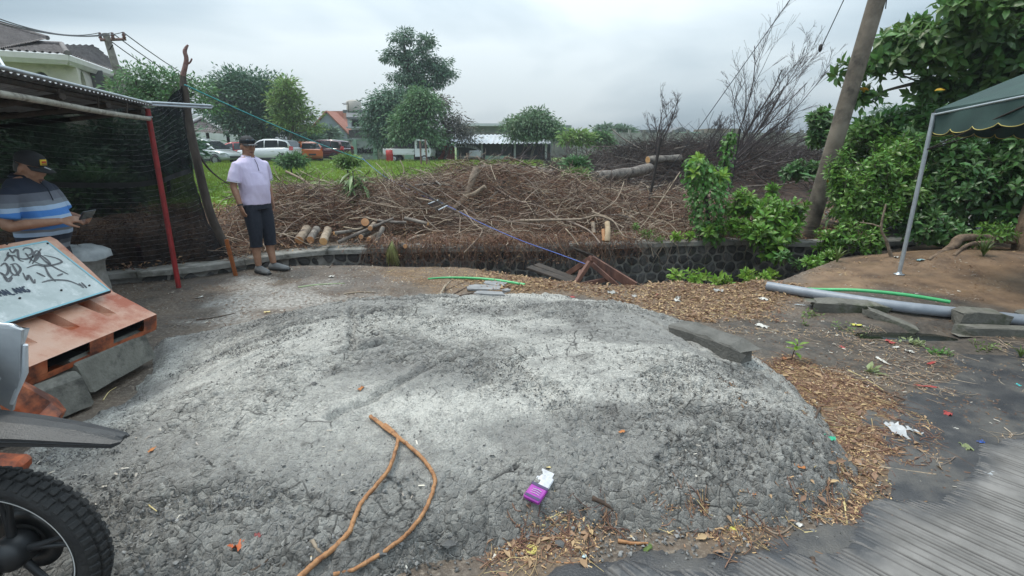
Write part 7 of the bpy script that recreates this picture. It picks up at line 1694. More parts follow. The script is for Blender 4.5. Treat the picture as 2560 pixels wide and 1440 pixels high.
galv = mat('galvanised_tube',(.50,.54,.57),(.40,.43,.46),scale=14,rough=.35,metal=.5,bump=.2)
for c_ in (c0,c1_,c2_,c3_):
    z0 = Hs(c_.x,c_.y); b0 = c_+Vector((0,0,0)); 
    off = Vector((.0,0,0)); x_,y_ = c_.x-.0,c_.y
    lg = MB().tube([Vector((x_,y_,z0)),Vector((x_,y_,c_.z-.03))],.022,12).build('leg',galv,tn)
    MB().lathe([(0,0),(.055,0),(.055,.006),(.03,.012),(.024,.03)],18,M=Matrix.Translation((x_,y_,z0+.002))).build('foot_plate',galv,lg)
for a,b_ in ((c0,c1_),(c0,c2_),(c1_,c3_),(c2_,c3_)):
    MB().tube([a+Vector((0,0,-.05)),b_+Vector((0,0,-.05))],.012,8).build('rail',galv,tn)
    m_ = (a+b_)/2; MB().tube([a+Vector((0,0,-.42)),m_+Vector((0,0,-.04))],.008,6).build('scissor_bar',irn,tn); MB().tube([b_+Vector((0,0,-.42)),m_+Vector((0,0,-.04))],.008,6).build('scissor_bar',irn,tn)
for c_ in (c0,c1_,c2_,c3_): MB().tube([c_+Vector((0,0,-.02)),apex+Vector((0,0,-.03))],.010,6).build('rafter',irn,tn)
MB().tube([at(2412,300,6.15),at(2425,335,6.1)],.012,6).build('inner_bar',irn,tn)
# ---------------------------------------------------------------- grey pipe, hoses, broken concrete channel
pvc = mat('grey_pvc',(.20,.225,.26),(.27,.295,.33),scale=8,rough=.45,bump=.1,c3=(.14,.12,.10),s3=7,w3=.36)
def onG(px,py,dz=0,z=0):
    d = ray(px,py); t0,t1 = .6/abs(d.z) if d.z > -.9 else .9,(CAMH+.4)/-d.z; tt = np.linspace(t0,t1,240); zz = topv(d.x*tt,d.y*tt)+dz; k = int(np.argmax(CAMH+d.z*tt < zz)); k = max(k,1); a = CAMH+d.z*tt-zz; f = a[k-1]/(a[k-1]-a[k]); t = tt[k-1]+(tt[k]-tt[k-1])*f
    return Vector((d.x*t,d.y*t,CAMH+d.z*t))
P = [onG(1918,715,.05),onG(2060,738,.05),onG(2240,765,.06),onG(2420,785,.05),onG(2600,805,.05)]
pp = thing('grey_pipe','long grey plastic pipe lying along the foot of the earth bank','pipe')
SPp = smooth_path(P,5); MB().tube(SPp,.052,18,caps=False).build('wall',pvc,pp)
MB().tube([SPp[0]+(SPp[0]-SPp[1]).normalized()*-.002,SPp[0]+(SPp[1]-SPp[0])*.4],.046,18).build('dark_bore',blk,pp)
hosem = mat('green_hose',(.05,.36,.12),(.08,.44,.17),scale=8,rough=.4,bump=.2)
P = smooth_path([onG(1988,722,.06),onG(2060,724,.08),onG(2150,726,.11),onG(2270,738,.11),onG(2375,755,.10)],8)
MB().tube(P,.018,10).build('green_hose',hosem,None,'green garden hose lying along the grey pipe on the right','hose')
P = smooth_path([onG(1070,697,.02),onG(1120,694,.02),onG(1190,696,.03),onG(1250,702,.025),onG(1312,712,.01)],8)
MB().tube(P,list(np.linspace(.010,.020,len(P)-8))+[.018]*8,10).build('green_hose',hosem,None,'bright green hose piece on the sawdust behind the gravel heap','hose')
bcm = mat('mossy_concrete',(.10,.095,.08),(.19,.18,.155),scale=5,bump=1,bscale=40,c3=(.045,.055,.022),s3=3,w3=.46)
def chunk(name,label,c_,dims,rz,mm=bcm,seed=0,cat='concrete piece',tilt=(0,0),L_shape=False,group=None):
    rnd = random.Random(seed); mb = MB(); lx,ly,lz = dims; n_ = 6; rg = []
    sec = [(-.5,0),(.5,0),(.5,.4),(.12,.45),(.05,1),(-.5,1)] if L_shape else [(-.5,0),(.5,0),(.5,1),(-.5,1)]
    sec2 = []
    for i in range(len(sec)):
        p_,q_ = sec[i],sec[(i+1) % len(sec)]; sec2 += [(lerp(p_[0],q_[0],.06),lerp(p_[1],q_[1],.06)),(lerp(p_[0],q_[0],.94),lerp(p_[1],q_[1],.94))]
    for i in range(n_+1):
        f = i/n_; k = .9 if i in (0,n_) else 1; sk = rnd.uniform(-.05,.05); rg.append([Vector((lx*(f-.5)+(rnd.uniform(-.12,.12)*lx if i in (0,n_) else 0)+sk*.1,y*ly*k*(1+rnd.uniform(-.04,.04)),z*lz*k*(1+rnd.uniform(-.05,.05)))) for y,z in sec2])
    mb.loft(rg,smooth=False); o = mb.build(name,mm,None,label,cat,group); o.location = c_; o.rotation_euler = (tilt[0],tilt[1],rz); return o
p = onG(2120,770); chunk('channel_piece','broken mossy concrete channel piece before the grey pipe, left of the puddle',(p.x,p.y,p.z-.02),(.62,.26,.12),R(-14),seed=1,L_shape=True,tilt=(R(8),0))
p = onG(2235,800); chunk('channel_piece','thin dark concrete slab edge running down into the puddle',(p.x-.05,p.y,p.z-.035),(.42,.10,.07),R(-52),seed=2,tilt=(0,R(12)))
p = onG(2440,812); chunk('channel_piece','broken mossy concrete block standing over the pipe at right',(p.x,p.y,p.z-.03),(.36,.16,.17),R(-10),seed=3)
p = onG(2500,838); chunk('channel_piece','long low concrete channel edge at the right border below the pipe',(p.x+.15,p.y,p.z-.02),(.80,.12,.09),R(-8),seed=4)
p = onG(2580,810); chunk('channel_piece','concrete block at the right border beside the pipe',(p.x,p.y,p.z-.02),(.22,.2,.13),R(12),seed=5)
p = onG(1775,868); ob = chunk('kerb_block','grey broken kerb block leaning on the right shoulder of the gravel heap',(p.x,p.y+.02,p.z-.09),(.50,.22,.19),R(-48),mat('dark_kerb_concrete',(.085,.08,.07),(.15,.142,.128),scale=6,bump=.7,bscale=60),6,tilt=(0,R(4)))
p = onG(1345,0+1,0) if False else None
# dry root and trunk at the right border
rt = thing('old_tree_root','weathered brown tree root arching from the trunk on the earth bank','tree root')
rm_ = mat('root_bark',(.13,.085,.055),(.24,.17,.115),scale=9,bump=1,bscale=30,c3=(.07,.045,.03),s3=5,w3=.45)
MB().tube(smooth_path([onG(2320,650),at(2380,618,6.5),at(2400,596,6.6),at(2450,594,6.7),at(2540,600,6.9)],5),[.02,.025,.03,.04,.05,.055,.058,.06,.06,.055,.055,.05,.05,.05,.05,.05,.05,.05,.055,.06,.07],10).build('root_arch',rm_,rt)
MB().tube(smooth_path([onG(2385,640),at(2420,612,6.45),at(2480,606,6.6)],4),[.022]*5+[.03]*4,9).build('side_root',rm_,rt)
MB().tube(smooth_path([Vector((7.12,6.75,.0)),at(2582,560,6.9),at(2600,470,7.0),at(2610,300,7.1)],5),list(np.linspace(.20,.09,16)),12).build('trunk',rm_,rt)
p = onG(2330,608); chunk('stone_block','small square grey stone on the bank beside the tent leg',(p.x,p.y,p.z),(.13,.12,.10),.3,kerbm,9,cat='stone')
wp_ = onG(2228,640); 
br_ = thing('bare_sapling','pale bare stem with a fork growing at the bank edge','sapling',tuple(wp_))
MB().tube(smooth_path([Vector((0,0,0)),at(2215,600,wp_.y)-wp_,at(2203,568,wp_.y)-wp_,at(2215,510,wp_.y)-wp_],4),list(np.linspace(.022,.010,13)),7).build('stem',barkt,br_)
MB().tube([at(2203,568,wp_.y)-wp_,at(2180,560,wp_.y)-wp_,at(2150,556,wp_.y)-wp_],[.010,.008,.005],6).build('side_twig',barkt,br_)
# grassy tufts on the bank
def tuft(label,px,py,n,L_,w_,m,spread=.8):
    p = onG(px,py); K = 6; t_ = np.linspace(0,1,K); a = RNG.random(n)*6.28; le = L_*RNG.uniform(.6,1.1,n); s_ = RNG.uniform(.1,spread,n); root = thing('grass_tuft',label,'plant',tuple(p))
    for i in range(n):
        P_ = [Vector((math.cos(a[i])*s_[i]*le[i]*q**1.4,math.sin(a[i])*s_[i]*le[i]*q**1.4,le[i]*(q-.35*s_[i]*q*q*q))) for q in t_]; sd = Vector((-math.sin(a[i]),math.cos(a[i]),0))
        MB().loft([[c_-sd*w_*ww,c_+Vector((0,0,-.004)),c_+sd*w_*ww] for c_,ww in zip(P_,(.6,1,1,.8,.5,.05))],caps=False,closed=False).build('blade',m,root)
    return root
bl1 = leafmat('blade_green',(.10,.17,.04),(.18,.25,.07),k=.3,tl=.3)
tuft('strap-leaved grass tuft on the ditch edge, left one',2045,665,14,.22,.010,bl1); tuft('strap-leaved grass tuft on the ditch edge, right one',2092,655,16,.26,.011,bl1)
tuft('spiky tuft growing in front of the old root',2458,640,22,.28,.012,leafmat('spiky_green',(.07,.12,.03),(.13,.18,.05),k=.3,tl=.2),.9)
tuft('pale curled grass at the end of the grey pipe',1985,682,8,.20,.010,leafmat('pale_blade',(.22,.28,.12),(.32,.36,.18),k=.3,tl=.3),1.0)
tuft('green tuft at the right border near the channel edge',2550,895,14,.13,.006,bl1,.95)
# drooping mango-like plant before the field
dp = at(885,470,8.9); b_ = Vector((dp.x,dp.y,float(Bh(dp.x,dp.y)))); n_ = 3
mg = thing('drooping_plant','young plant with long drooping narrow leaves at the top of the heap','plant',tuple(b_))
tips = np.array([[0,0,.38],[-.14,.0,.30],[.15,.0,.34],[.02,-.05,.50],[-.05,0,.2]]); axs = np.tile([0,0,1.],(5,1)); pos,rot,scl = rosettes(tips,axs,16,.40,60,150); tv,tf = leaf_t(.17,.05,.45)
leaf_objs('leaf',tv,tf,pos,rot,scl,leafmat('mango_leaf',(.13,.22,.08),(.22,.31,.13),rough=.4,k=.35,tl=.3),mg)
for t_ in tips: MB().tube([Vector((t_[0]*.3,0,-.1)),Vector(t_)],[.014,.009],6).build('stem',barkg,mg)
# lone sapling and weeds on the dark ground
def sapling(label,px,py,h,nl,L_,m,lean=(.03,0)):
    p = onG(px,py); root = thing('seedling',label,'seedling',tuple(p)); tp_ = Vector((lean[0],lean[1],h)); MB().tube(smooth_path([Vector((0,0,-.01)),Vector((lean[0]*.2,0,h*.5)),tp_],3),[.004]*6+[.003],6).build('stem',mat('dark_red_stem',(.07,.035,.03),rough=.7),root)
    ts = np.array([list(tp_),list(tp_*.78)]); pos,rot,scl = rosettes(ts,np.array([[0,0,1.],[.2,0,1.]]),nl,L_,50,88); tv,tf = leaf_t(.5,.08,.15); leaf_objs('leaf',tv,tf,pos,rot,scl,m,root)
sapling('lone seedling with bright lime leaves right of the gravel heap',1978,905,.16,5,.085,L3)
for lab,px,py,rr_,n_,L_,m in (('small weed cluster on the dark ground near the white cloth scrap',2025,790,.10,12,.045,bl1),('tiny weed below the cluster near the kerb block',2008,812,.05,6,.035,bl1),('creeping weed along the left edge of the puddle',2120,832,.16,16,.03,bl1),('upright weed with round leaves right of the puddle',2352,885,.07,12,.05,vinem),('short grass clump at the near side of the puddle',2285,862,.08,12,.05,MATS['pale_blade']),('small weed right of the puddle beyond the mud lump',2465,872,.07,8,.045,bl1),('fallen pale green leaf cluster on the chips',2170,930,.03,4,.10,MATS['pale_blade']),('low weed patch by the right edge of the mud',2440,860,.05,8,.03,bl1)):
    p = onG(px,py); t_ = np.stack([RNG.normal(0,rr_*.5,n_),RNG.normal(0,rr_*.35,n_),RNG.uniform(.01,rr_*.6,n_)],-1); pos,rot,scl = rosettes(t_,np.tile([0,0,1.],(n_,1))+RNG.normal(0,.3,(n_,3)),6,L_,35,90); root = thing('weed',lab,'weed',tuple(p)); tv,tf = leaf_t(.5,.08,.15); leaf_objs('leaf',tv,tf,pos,rot,scl,m,root)
# ---------------------------------------------------------------- truss, planks, rope, slabs
rwood = mat('red_brown_painted_wood',(.11,.050,.036),(.18,.085,.060),scale=9,rough=.7,bump=.5,stretch=(1,1,.3),c3=(.07,.035,.028),s3=8,w3=.43)
tr = thing('roof_gable_frame','red-brown wooden gable frame of a small roof fallen into the ditch','wooden frame')
def beam(a,b_,w_,h_,m,parent,name='beam',upv_=None,bev=.004):
    a,b_ = Vector(a),Vector(b_); d = b_-a; L_ = d.length; q = d.to_track_quat('X','Z'); return MB().box((0,0,0),(L_,w_,h_),M=Matrix.Translation((a+b_)/2) @ q.to_matrix().to_4x4(),bev=bev).build(name,m,parent)
yT = 6.0; pk_ = at(1478,648,yT+.15)
R1,L0_ = at(1588,716,yT-.15),at(1410,692,yT+.55)
beam(pk_,R1,.05,.11,rwood,tr,'rafter'); beam(pk_+Vector((.0,-.02,.02)),L0_,.04,.07,rwood,tr,'rafter')
beam(at(1474,655,yT+.02),at(1432,720,yT-.15),.045,.060,rwood,tr,'brace'); beam(at(1480,660,yT),at(1545,716,yT-.1),.04,.055,rwood,tr,'brace')
beam(at(1452,712,yT-.06),at(1520,698,yT-.02),.035,.055,rwood,tr,'tie_beam'); beam(at(1440,712,yT+.05),at(1451,676,yT+.25),.03,.04,rwood,tr,'strut')
mb = MB(); o1,o2 = at(1481,639,yT+.15),at(1592,708,yT-.15); bk_ = Vector((-.22,.42,.02)); mb.loft([[o1,o2,o2+Vector((0,0,.022)),o1+Vector((0,0,.022))],[o1+bk_,o2+bk_,o2+bk_+Vector((0,0,.022)),o1+bk_+Vector((0,0,.022))]],smooth=False); mb.build('roof_board',mat('dark_weathered_board',(.05,.042,.038),(.09,.078,.07),scale=12,bump=.7),tr)
for i,(a,b_,lab) in enumerate(((at(1322,668,6.35),at(1430,706,6.0),'dark charred plank lying in the ditch mouth left of the gable frame'),(at(1340,662,6.45),at(1440,700,6.15),'second dark plank just behind the first charred plank'))):
    d = b_-a; MB().box((0,0,0),(d.length,.14,.035),M=Matrix.Translation((a+b_)/2) @ d.to_track_quat('X','Z').to_matrix().to_4x4(),bev=.005).build('plank',dkwood,None,lab,'plank')
bluer = mat('blue_nylon_rope',(.06,.12,.45),(.12,.2,.55),scale=40,rough=.6)
tealr = mat('teal_cord',(.05,.34,.36),rough=.6)
RP = smooth_path([at(905,395,12.0),at(960,440,10.2),at(1040,482,9.0),at(1110,510,8.3),at(1200,556,7.4),at(1300,600,6.8),at(1400,636,6.4),at(1474,664,6.0)],5)
MB().tube(RP,.0045,5).build('blue_rope',bluer,None,'thin blue rope running over the brush heap down to the gable frame','rope')
wire('teal_cord',at(462,212,6.6),at(910,400,12.0),.05,.008,'teal cord stretched from the dead trunk post towards the field',tealr,'cord')
MB().tube(smooth_path([at(496,385,6.7),at(520,420,6.9),at(548,445,7.1),at(575,462,7.6)],4),list(np.linspace(.016,.006,13)),7).build('dry_branch',charm,None,'thin dry branch sticking out of the net corner towards the man','branch')
slm = mat('pale_cement_slab',(.30,.30,.29),(.42,.42,.40),scale=7,bump=.6,bscale=50,c3=(.18,.16,.14),s3=5,w3=.42)
p = onG(850,652); chunk('cement_board','pale grey bent board lying on the ditch edge by the man',(p.x,p.y+.05,p.z+.03),(.36,.20,.035),R(14),mat('grey_green_board',(.26,.29,.28),(.36,.39,.37),scale=8,bump=.3),21,cat='board',tilt=(R(10),R(-3)))
p = onG(1110,655); chunk('cement_slab','broken whitish cement slab along the ditch edge in the middle',(p.x,p.y,p.z),(.75,.13,.05),R(3),slm,22,cat='slab')
p = onG(1050,662); chunk('cement_slab','thin whitish cement crust at the left end of the broken slab',(p.x,p.y,p.z),(.34,.09,.03),R(-2),slm,23,cat='slab')
for lab,px,py,d_,rz_,s_ in (('large flat grey tile shard behind the gravel heap',1215,722,(.36,.16,.02),8,31),('upper grey tile shard overlapping the large one',1240,712,(.22,.12,.02),-10,32),('small triangular tile shard right of the large shard',1268,728,(.10,.07,.02),40,33),('half buried grey tile shard touching the gravel heap',1225,738,(.26,.08,.025),2,34)):
    p = onG(px,py); chunk('tile_shard',lab,(p.x,p.y,p.z+.004),d_,R(rz_),mat('grey_slate',(.20,.20,.205),(.29,.29,.29),scale=8,bump=.5),s_,cat='tile piece',tilt=(R(4),R(3)))
def stick(label,pts,r,m=barkt,r1=None,cat='stick',name='stick',dz=None,n=7,sub=6,cut=()):
    P = [onG(x,y,(r*.8 if dz is None else dz)) for x,y in pts]; return log(name,P,r,m,label,cat,cut=cut,n=n,sub=sub,r1=r1 if r1 is not None else r*.5)
vm = mat('red_brown_vine',(.30,.135,.055),(.42,.22,.10),scale=30,rough=.75,bump=1,bscale=60,stretch=(1,1,.4),c3=(.16,.07,.035),s3=25,w3=.42)
vs = thing('forked_vine','long forked reddish-brown vine lying across the front of the gravel heap','vine')
def vpart(pts,r0,r1,name,dz=.006):
    P = smooth_path([onG(x,y,r0*.9+.006+dz) for x,y in pts],7); rr_ = list(np.linspace(r0,r1,len(P))*(1+.08*np.sin(np.arange(len(P))*2.1)))
    P = [p+Vector((random.uniform(-1,1),random.uniform(-1,1),0))*r0*.25 for p in P]; MB().tube(P,rr_,9).build(name,vm,vs)
vpart([(925,1040),(955,1062),(985,1085),(1010,1105),(1045,1135),(1075,1170),(1087,1200),(1078,1240),(1060,1280),(1035,1315),(1000,1350),(950,1385),(890,1420),(835,1436)],.0095,.0080,'right_strand')
vpart([(962,1060),(985,1080),(994,1095),(988,1130),(970,1175),(935,1220),(905,1255),(888,1290),(872,1330),(835,1370),(790,1405),(745,1448),(700,1500)],.0070,.0120,'left_strand',.010)
vpart([(930,1044),(960,1070),(990,1092)],.006,.004,'split_fibre',.012)
dkst = mat('dark_wet_stick',(.055,.035,.025),(.10,.065,.045),scale=20,bump=.6); straw = mat('straw_yellow',(.48,.38,.17),(.60,.50,.26),scale=30,rough=.8)
for lab,pts,r,m in (
    ('pale forked stick behind the heap left of the tile shards',[(1100,738),(1112,715),(1124,690)],.016,barkt),('short stub on the pale forked stick',[(1112,718),(1122,706),(1130,700)],.012,barkt),
    ('dark curved root piece arching over the tile shards',[(1130,738),(1180,714),(1240,708),(1290,706)],.009,dkst),('second dark root lying below the arching one',[(1150,740),(1200,728),(1260,716)],.010,dkst),('thin dark twig lying beside the green hose',[(1110,728),(1160,706),(1215,690)],.006,dkst),
    ('pale green blade lying on the soil left of the sawdust',[(745,718),(800,711),(862,708)],.008,mat('pale_green_stalk',(.32,.42,.22),rough=.7)),('thin tan stick at the back rim of the heap',[(860,735),(900,730),(940,732)],.008,barkt),('short dark stick before the pale grey board',[(825,668),(836,655),(846,646)],.009,dkst),
    ('long twig on the soil left behind the heap',[(490,800),(530,795),(590,782)],.006,dkst),('pale straw lying right behind the kerb block',[(1745,782),(1820,785),(1890,788)],.006,straw),('thin straw left of the grey pipe end',[(1660,748),(1690,770),(1720,790)],.005,straw),
    ('long dark branch lying across the sawdust at right',[(2130,942),(2200,975),(2290,1010),(2330,1030)],.009,dkst),('thin dark branch running beside the long one',[(2170,980),(2250,1012),(2350,1040)],.006,dkst),('pale straw pointing at the long dark branch',[(2120,925),(2170,950),(2215,980)],.004,straw),
    ('dark stick on the mud near the right border',[(2300,1110),(2370,1130),(2440,1170)],.007,dkst),('second dark stick on the mud crossing the right border',[(2500,1150),(2540,1165),(2590,1185)],.007,dkst),('thin dark stick in the mud beside the wet patch',[(2180,1100),(2250,1118),(2320,1122)],.004,dkst),
    ('forked brown stick standing by the right flank of the heap',[(2035,1050),(2050,1020),(2062,1012)],.009,dkst),('tan stick with broken end below the sawdust',[(2200,1168),(2270,1178),(2340,1186)],.008,barkt),
    ('upright straw at the right foot of the heap',[(2110,1255),(2117,1300),(2118,1345)],.0045,straw),('horizontal straw left of the cigarette pack end',[(1335,1312),(1400,1313),(1475,1313)],.0045,straw),('slanting straw beside the cracked lump',[(1770,1245),(1790,1215),(1812,1190)],.0045,straw),('short straw near the pack',[(1360,1302),(1395,1285),(1425,1270)],.0035,straw),
    ('straw by the foot of the heap on the wet tarmac',[(2010,1332),(2050,1328),(2090,1324)],.004,straw),('curled pale root loop at the foot of the heap',[(1908,1298),(1915,1320),(1945,1335),(1975,1320),(1985,1300),(1965,1285)],.0055,barkt),('chunky dark wood piece near the front foot',[(1480,1245),(1510,1258),(1532,1275)],.013,dkst),
    ('brown bark stick at the front left of the road grooves',[(1545,1352),(1580,1358),(1620,1358)],.009,vm),('split brown wood chip lying on the grooved road',[(2030,1395),(2036,1410),(2042,1428)],.012,dkst),('tan chip beside the left vine strand',[(780,1350),(792,1370),(803,1382)],.009,barkt),
    ('dark twig along the front left foot',[(600,1440),(650,1415),(690,1380)],.006,dkst),('dark twig next to the vine foot',[(690,1430),(720,1400),(740,1375)],.005,dkst),('thin brown loop on wet tarmac',[(1330,1395),(1360,1410),(1370,1390),(1355,1375)],.003,dkst),('reddish twig on wet tarmac',[(1390,1405),(1430,1408),(1465,1400)],.004,vm),
    ('curled dry tendril at the heap left foot',[(365,1245),(372,1262),(392,1278)],.004,straw),('short straw leaning in the gravel left part',[(258,1000),(272,980),(290,968)],.004,straw),('thin dark stick on the tarmac edge',[(2120,1290),(2170,1300),(2200,1306)],.004,dkst),('straw among the sawdust at right foot',[(2215,1200),(2250,1225),(2290,1210)],.003,straw),('pale stick near the right border middle',[(2440,942),(2490,948),(2540,965)],.005,straw)):
    stick(lab,pts,r,m)
# cigarette pack, opened and flattened
cg = onG(1350,1218,.012); cgt = thing('cigarette_pack','flattened purple and white cigarette pack lying on the gravel','cigarette pack',tuple(cg),R(58),rot=(R(6),R(-10),R(58))); cgt.scale = (1.4,1.4,1.2)
purp = mat('purple_print',(.22,.03,.26),(.40,.05,.36),scale=30,rough=.35); dpur = mat('dark_purple_print',(.05,.03,.09),rough=.35); silv = mat('silver_foil_card',(.55,.56,.58),(.40,.41,.44),scale=60,rough=.4,bump=.5)
MB().box((-.028,0,0),(.062,.056,.016),bev=.003).build('pack_body',purp,cgt)
MB().box((.024,0,.004),(.042,.056,.010),rot=(0,R(-12),0),bev=.003).build('opened_lid',silv,cgt)
MB().box((.050,.002,.012),(.022,.044,.003),rot=(0,R(-25),0)).build('lid_flap',silv,cgt)
MB().box((-.002,0,.0085),(.010,.0562,.002)).build('dark_band',dpur,cgt); MB().box((-.050,0,.0085),(.010,.050,.002)).build('dark_band',dpur,cgt)
for k in range(3): MB().tube([Vector((-.036+k*.008,-.016,.0095)),Vector((-.034+k*.008,-.002,.0097)),Vector((-.037+k*.008,.014,.0095))],.0011,4).build('print_line',silv,cgt)
# litter pieces
def scrap(name,label,px,py,size,m,cat='litter',seed=0,crumple=.3,asp=.6,rz=None,dz=.006):
    rnd = random.Random(seed*7+px); p = onG(px,py,dz); n_ = 7; V_ = []
    for i in range(n_):
        for j in range(n_):
            u_,v_ = i/(n_-1)-.5,j/(n_-1)-.5; e_ = 1+rnd.uniform(-.22,.22)*(i in (0,n_-1) or j in (0,n_-1)); V_.append((u_*size*e_,v_*size*asp*e_,size*crumple*abs(rnd.random()-.3)*.6))
    mb = MB(); mb.add(V_,[(i*n_+j,(i+1)*n_+j,(i+1)*n_+j+1,i*n_+j+1) for i in range(n_-1) for j in range(n_-1)],True); o = mb.build(name,m,None,label,cat); o.location = p; o.rotation_euler = (rnd.uniform(-.1,.1),rnd.uniform(-.1,.1),rnd.uniform(0,3) if rz is None else rz); return o
wpl = mat('white_plastic_film',(.40,.41,.42),(.58,.58,.58),scale=20,rough=.35,alpha=.85); wpa = mat('white_paper',(.36,.34,.30),(.62,.60,.56),scale=40,rough=.9); rpl = mat('red_plastic_scrap',(.33,.05,.045),rough=.5); gpl = mat('green_plastic_scrap',(.03,.36,.20),rough=.4); ypl = mat('yellow_scrap',(.55,.50,.10),rough=.6); tpl = mat('teal_scrap',(.05,.42,.42),rough=.4); pkl = mat('pink_scrap',(.62,.18,.28),rough=.4); bpl = mat('blue_scrap',(.03,.08,.32),rough=.35); cpl = mat('clear_plastic',(.50,.53,.55),(.62,.65,.67),scale=15,rough=.2,alpha=.55); orl = mat('dry_orange_leaf',(.36,.13,.04),(.46,.20,.07),scale=15,rough=.8)
for i,(lab,px,py,s_,m,cat,cr_,asp) in enumerate((
    ('crumpled grey-white plastic bag on the sawdust at right',2240,1078,.17,wpl,'plastic bag',.45,.45),('torn tail of the plastic bag lying just right of it',2285,1080,.08,wpl,'plastic bag',.5,.5),('clear crumpled plastic near the right border on the mud',2488,1192,.08,cpl,'plastic scrap',.4,.6),('pink wrapper near the right border above the clear plastic',2494,1162,.045,pkl,'wrapper',.5,.8),
    ('small blue wrapper on the dark mud at right',2450,1105,.045,bpl,'wrapper',.4,.8),('pale yellow-green torn leaf scrap on the mud',2415,1118,.07,MATS['pale_blade'],'leaf',.5,.5),('white paper scrap before the weed cluster',1905,815,.10,wpa,'paper',.3,.7),('white crumpled paper in the litter behind the heap',1692,752,.08,wpa,'paper',.8,.8),('white cup-like scrap on the litter left of the pipe',1910,748,.09,wpa,'paper',.6,.7),
    ('clear plastic sachet lying flat near the pipe',2000,762,.11,cpl,'plastic scrap',.15,.6),('yellow paper square beside the puddle',2140,812,.08,ypl,'paper',.15,.8),('red and white wrapper at the near rim of the puddle',2226,856,.07,rpl,'wrapper',.6,.7),('white wrapper piece beside the red one by the puddle',2240,868,.05,wpa,'wrapper',.4,.7),('white paper lump on the mud below the puddle',2275,880,.05,wpa,'paper',.8,.8),
    ('long red plastic strip on the mud',2330,907,.13,rpl,'plastic strip',.1,.18),('long red strip on the sawdust below',2318,966,.13,rpl,'plastic strip',.1,.18),('small red scrap on the ground left of the sachet',2105,868,.05,rpl,'plastic scrap',.4,.4),('pinkish red crumpled scrap on the right sawdust edge',2370,1036,.05,rpl,'plastic scrap',.7,.8),('orange peel scrap beside the seedling',1960,897,.05,mat('orange_peel',(.45,.18,.08),rough=.6),'peel',.4,.5),
    ('teal plastic scrap at the right border',2548,965,.05,tpl,'plastic scrap',.6,.7),('green plastic scrap on the right flank of the heap',2070,1098,.06,gpl,'plastic scrap',.8,.7),('pale turquoise scrap on the bank edge',2300,650,.10,mat('pale_turquoise',(.28,.46,.50),rough=.5),'plastic scrap',.3,.5),('white scrap on the bank edge beside the stem',2240,643,.06,wpa,'paper',.6,.8),('turquoise scrap in the litter below the pipe end',1935,728,.06,mat('dull_turquoise',(.22,.42,.38),rough=.5),'plastic scrap',.3,.4),
    ('pinkish white cloth scrap near the seedling foot',1975,918,.09,wpa,'cloth scrap',.2,.25),('pale strip lying on dark ground right of the seedling',2205,902,.12,wpa,'paper strip',.2,.22),('white leaf-shaped plastic on the soil behind the heap at left',500,743,.09,wpa,'plastic scrap',.3,.45),('crumpled white paper beside the man in lilac',712,668,.09,wpa,'paper',.7,.6),('white lump on the soil before the pale board',828,692,.06,wpa,'paper',.7,.8),('pale round leaf on the soil below the man',668,780,.06,straw,'leaf',.3,.8),
    ('whitish stone-like lump by the gable frame',1530,733,.09,slm,'rubble',.9,.8),('white rubble lump right of the gable frame',1585,742,.06,slm,'rubble',.9,.8),('pale rubble lump below the ditch plants',1795,728,.09,slm,'rubble',.9,.8),('white lump in the litter between heap and kerb block',1695,745,.07,slm,'rubble',.9,.7),('red ribbon scrap in the litter behind the heap',1432,743,.05,rpl,'plastic scrap',.7,.8),('red strip in the litter near the paper lump',1645,736,.08,rpl,'plastic strip',.2,.2),
    ('yellowish leaf at the front foot of the heap',1832,1322,.04,ypl,'leaf',.4,.8),('orange curled leaf on the gravel left front',600,1360,.07,mat('red_orange_leaf',(.48,.12,.04),rough=.6),'leaf',.8,.6),('dark red leaf beside the orange curled one',652,1332,.04,mat('dark_red_leaf',(.16,.02,.02),rough=.6),'leaf',.5,.7),('small orange leaf on the upper left of the gravel',903,972,.04,orl,'leaf',.6,.5),('brown leaf bit on the left gravel slope',380,1125,.035,orl,'leaf',.5,.5),('brown dry leaf on the cracked lump',2000,1168,.045,orl,'leaf',.6,.5),('tiny brown leaf on the mid right gravel',1555,1080,.035,orl,'leaf',.5,.5),('orange leaf bit at the lump front',1890,1235,.03,orl,'leaf',.5,.5),('pale dry leaf piece above the cigarette pack',1368,1166,.035,straw,'leaf',.5,.5),('tiny rusty leaf bit right of the vine',1080,1262,.035,orl,'leaf',.5,.5),
    ('blue-white paper bit on the front tarmac',1462,1390,.02,mat('pale_blue_scrap',(.45,.6,.65),rough=.6),'paper',.3,.8),('white plastic bit at the heap foot right part',1998,1312,.025,wpa,'plastic scrap',.3,.8),('green leaf shred on the front sawdust',1620,1372,.05,gpl if False else bl1,'leaf',.5,.35),('white seed pod on the wet tarmac',1660,1400,.018,straw,'seed',.3,.6),('oval yellowish leaf near the mud edge',2388,1070,.03,wpa,'leaf',.3,.5))):
    scrap('litter_piece',lab,px,py,s_,m,cat,i,cr_,asp)
def butt(label,px,py,rz,L_=.028,r=.004):
    p = onG(px,py,.006); t_ = thing('cigarette_butt',label,'cigarette butt',tuple(p),rz); MB().tube([Vector((-L_/2,0,0)),Vector((L_*.1,0,0))],r,8).build('paper',wpa,t_); MB().tube([Vector((L_*.1,0,0)),Vector((L_/2,0,0))],r*1.02,8).build('filter',mat('butt_filter',(.50,.36,.18),rough=.8),t_)
butt('cigarette butt right of the vine at the bottom edge',1015,1415,R(120)); butt('cigarette butt lying by the yellow cap',1308,1382,R(70)); butt('cigarette butt in the front sawdust',1784,1287,R(95)); butt('cigarette butt at the lower edge near the grooves',1582,1345,R(120)); butt('short butt on wet tarmac at the bottom edge',1472,1416,R(-30)); butt('butt lying upper left of the small vine chip',778,1395,R(110),.022)
